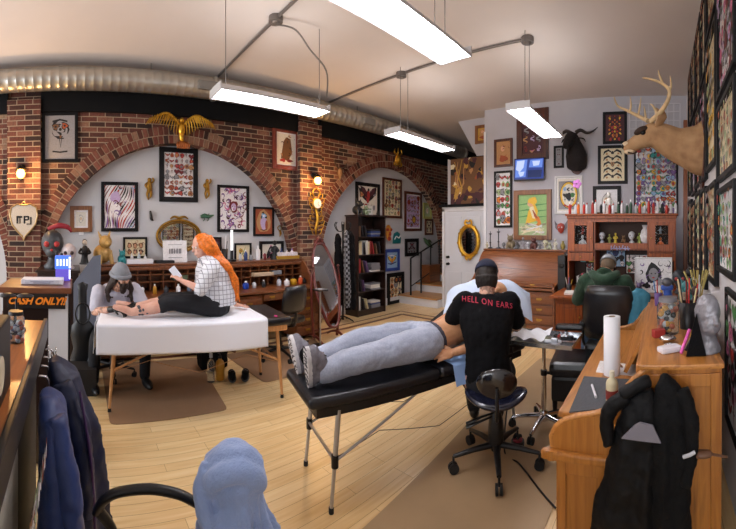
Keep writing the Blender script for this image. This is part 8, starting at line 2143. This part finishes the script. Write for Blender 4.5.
# wall masks by the bookcase
c = onX(387, 233, XA + .01)
t = thing('wall_mask', 'orange and red carved mask on the wall right of the bookcase', 'mask', c, PI / 2)
b = MB(); b.lathe([(0, -.17), (.06, -.12), (.085, 0), (.08, .1), (.05, .16), (0, .18)], (0, -.04, 0), 16, sy=.5); b.build('face', mt('#c8862c', .5, noise=.2), t)
b = MB(); [b.ball((e * .05, -.07, .07), .035) for e in (-1, 1)]; b.ball((0, -.09, -.02), (.03, .03, .045)); b.ball((0, -.07, -.12), (.05, .03, .05)); b.build('red_features', mt('#a33a24', .5), t)
c = onX(396, 238, XA + .01); t = thing('wave_plaque', 'teal wave-shaped plaque beside the orange mask', 'plaque', c, PI / 2)
b = MB(); b.prism([(-.12, -.12), (.13, -.12), (.14, .0), (.10, .10), (.02, .14), (-.07, .10), (-.10, .02)], (0, 0, 0), (1, 0, 0), (0, 0, 1), .025); b.build('plaque_body', mt('#176d72', .4), t)
b = MB(); b.tube([(-.08, -.03, -.03), (-.02, -.032, .04), (.06, -.032, .0), (.11, -.03, .05)], .012, 7, sub=4); b.build('white_crest', PM('white'), t)
c = onX(426, 243, XA + .02); t = thing('parrot_ornament', 'green-grey feathered bird ornament above the stair rail', 'ornament', c, PI / 2)
b = MB(); b.tube([(-.12, -.03, .12), (-.02, -.04, .03), (.12, -.03, -.06), (.24, -.02, -.12)], [.02, .05, .045, .01], 9, sub=4); b.tube([(-.02, -.03, .04), (.10, -.03, .06), (.2, -.02, .0)], [.02, .03, .006], 8, sub=3); b.build('feathers', mt('#4f6a4a', .6, noise=.3), t)

# ---- stair rail
RM = BLKMET
t = thing('stair_railing', 'black metal stair railing rising towards the white door', 'railing', (-5.0, 6.4, 0))
A0, A1 = Vector((-5.12, 6.42, 1.0)), Vector((-5.12, 8.3, 1.62))
def rz_(y): return max(0, (.19 if y > 6.35 else 0) + (.18 if y > 7.0 else 0) + (.19 if y > 7.6 else 0) + (.19 if y > 8.1 else 0))
b = MB(); b.tube([A0, A1], .018, 8); b.build('handrail', RM, t, world=True); b = MB(); b.tube([A0 - Z * .62, A1 - Z * .62], .012, 8); b.build('lower_rail', RM, t, world=True)
for k in range(6):
    u = k / 5; p = A0.lerp(A1, u); b = MB(); b.cyl((p.x, p.y, rz_(p.y)), p, .02 if k in (0, 1, 5) else .014, seg=8); b.build('baluster', RM, t, world=True)
t = thing('storage_chest', 'brown wooden chest on the stairs behind the railing', 'chest', (-5.22, 7.32, .372), PI / 2); b = MB(); b.box((0, 0, .20), (.44, .24, .40), bev=.01); b.build('chest_body', OAKR, t); b = MB(); b.box((0, 0, .41), (.47, .27, .03), bev=.008); b.build('chest_lid', OAKR, t)

# ---- more loose things seen around the desks
t = thing('floor_speaker', 'tall black speaker squeezed between the closed roll-top and the hutch', 'speaker', (-1.452, 5.45, 0)); b = MB(); b.box((0, 0, .62), (.115, .40, 1.24), bev=.008); b.build('casing', BLKPL, t)
b = MB(); [b.lathe([(.04, 0), (.045, .006), (.02, .004)], (0, -.203, z), 16, axis=(0, -1, 0)) for z in (1.1,)]; b.build('speaker_cone', RUB, t)
for x, y, z, h, c, kd, lb in ((.05, 3.26, zt, .16, '#c9c3b6', 1, 'pale skull near the far end of the oak desk top'), (.24, 3.30, zt, .30, '#1f2126', 0, 'tall black figurine at the far end of the oak desk, by the wall'), (.12, 2.62, zt, .14, '#b7553a', 3, 'rust red beast figurine behind the sweets jar'), (.02, 2.70, zt, .12, '#d9d6d0', 0, 'small white figurine behind the sweets jar'), (.27, 2.25, zt, .20, '#5c4a3c', 1, 'brown skull between the brush cup and the right wall')): figurine(lb, (x, y, z), h, c, kd)
cup('purple cup of pencils beside the turquoise bag', (-.03, 3.12, zt), .11, .035, '#5a3f7c', ['#d8b23c', '#c23b3b', '#2f6fb0', '#e8e4dc'], seed=12)
box_thing('small red tin on the oak desk top behind the silver rings', (-.02, 2.20, zt), (.07, .05, .045), '#9c2f2a', .4, 'tin', 'tin')
box_thing('folded white cloth on the oak desk top beside the markers', (.04, 1.93, zt), (.12, .07, .03), '#e4e2ea', .5, 'folded_cloth', 'cloth', bev=.012)
for x, y, s_, c, lb in ((-.9, 4.75, (.2, .14, .06), '#3a3d44', 'dark case on the hutch desk left of the man in green'), (-.30, 4.72, (.22, .16, .02), '#ece9e2', 'white sketch pad on the hutch desk right of the man in green'), (-.02, 4.85, (.16, .12, .12), '#b9452f', 'orange-red box at the right of the hutch desk')): box_thing(lb, (x, y, .773), s_, c, .1)
cup('black mug of pencils at the left front of the hutch desk', (-1.26, 4.95, .773), .10, .04, '#1b1b1f', ['#d8b23c', '#c23b3b', '#e8e4dc', '#2f6fb0'], seed=13)
P('white-edged flash print leaning in the left bay under the hutch', 'B', (0, 0, 0, 0), FR_BLACK, .01, 'paper', lambda a: a.flash(2, 3, ['red', 'grey', 'black'], fill=.6), 95, size=(Vector((-1.08, 5.66, 1.0)), .18, .22))
for k, (y, z, w, c) in enumerate(((.60, .93, .16, '#7a4a2a'), (1.42, .93, .20, '#4c5a44'), (2.95, .93, .16, '#8c8f96'))): box_thing('%s packet high in the pigeonholes of the %s dark desk' % (('brown', 'green-grey', 'silver')[k], 'left' if y < 2 else 'right'), (-4.97, y, z), (w, .10, .06), c, PI / 2, 'packet', 'packet')
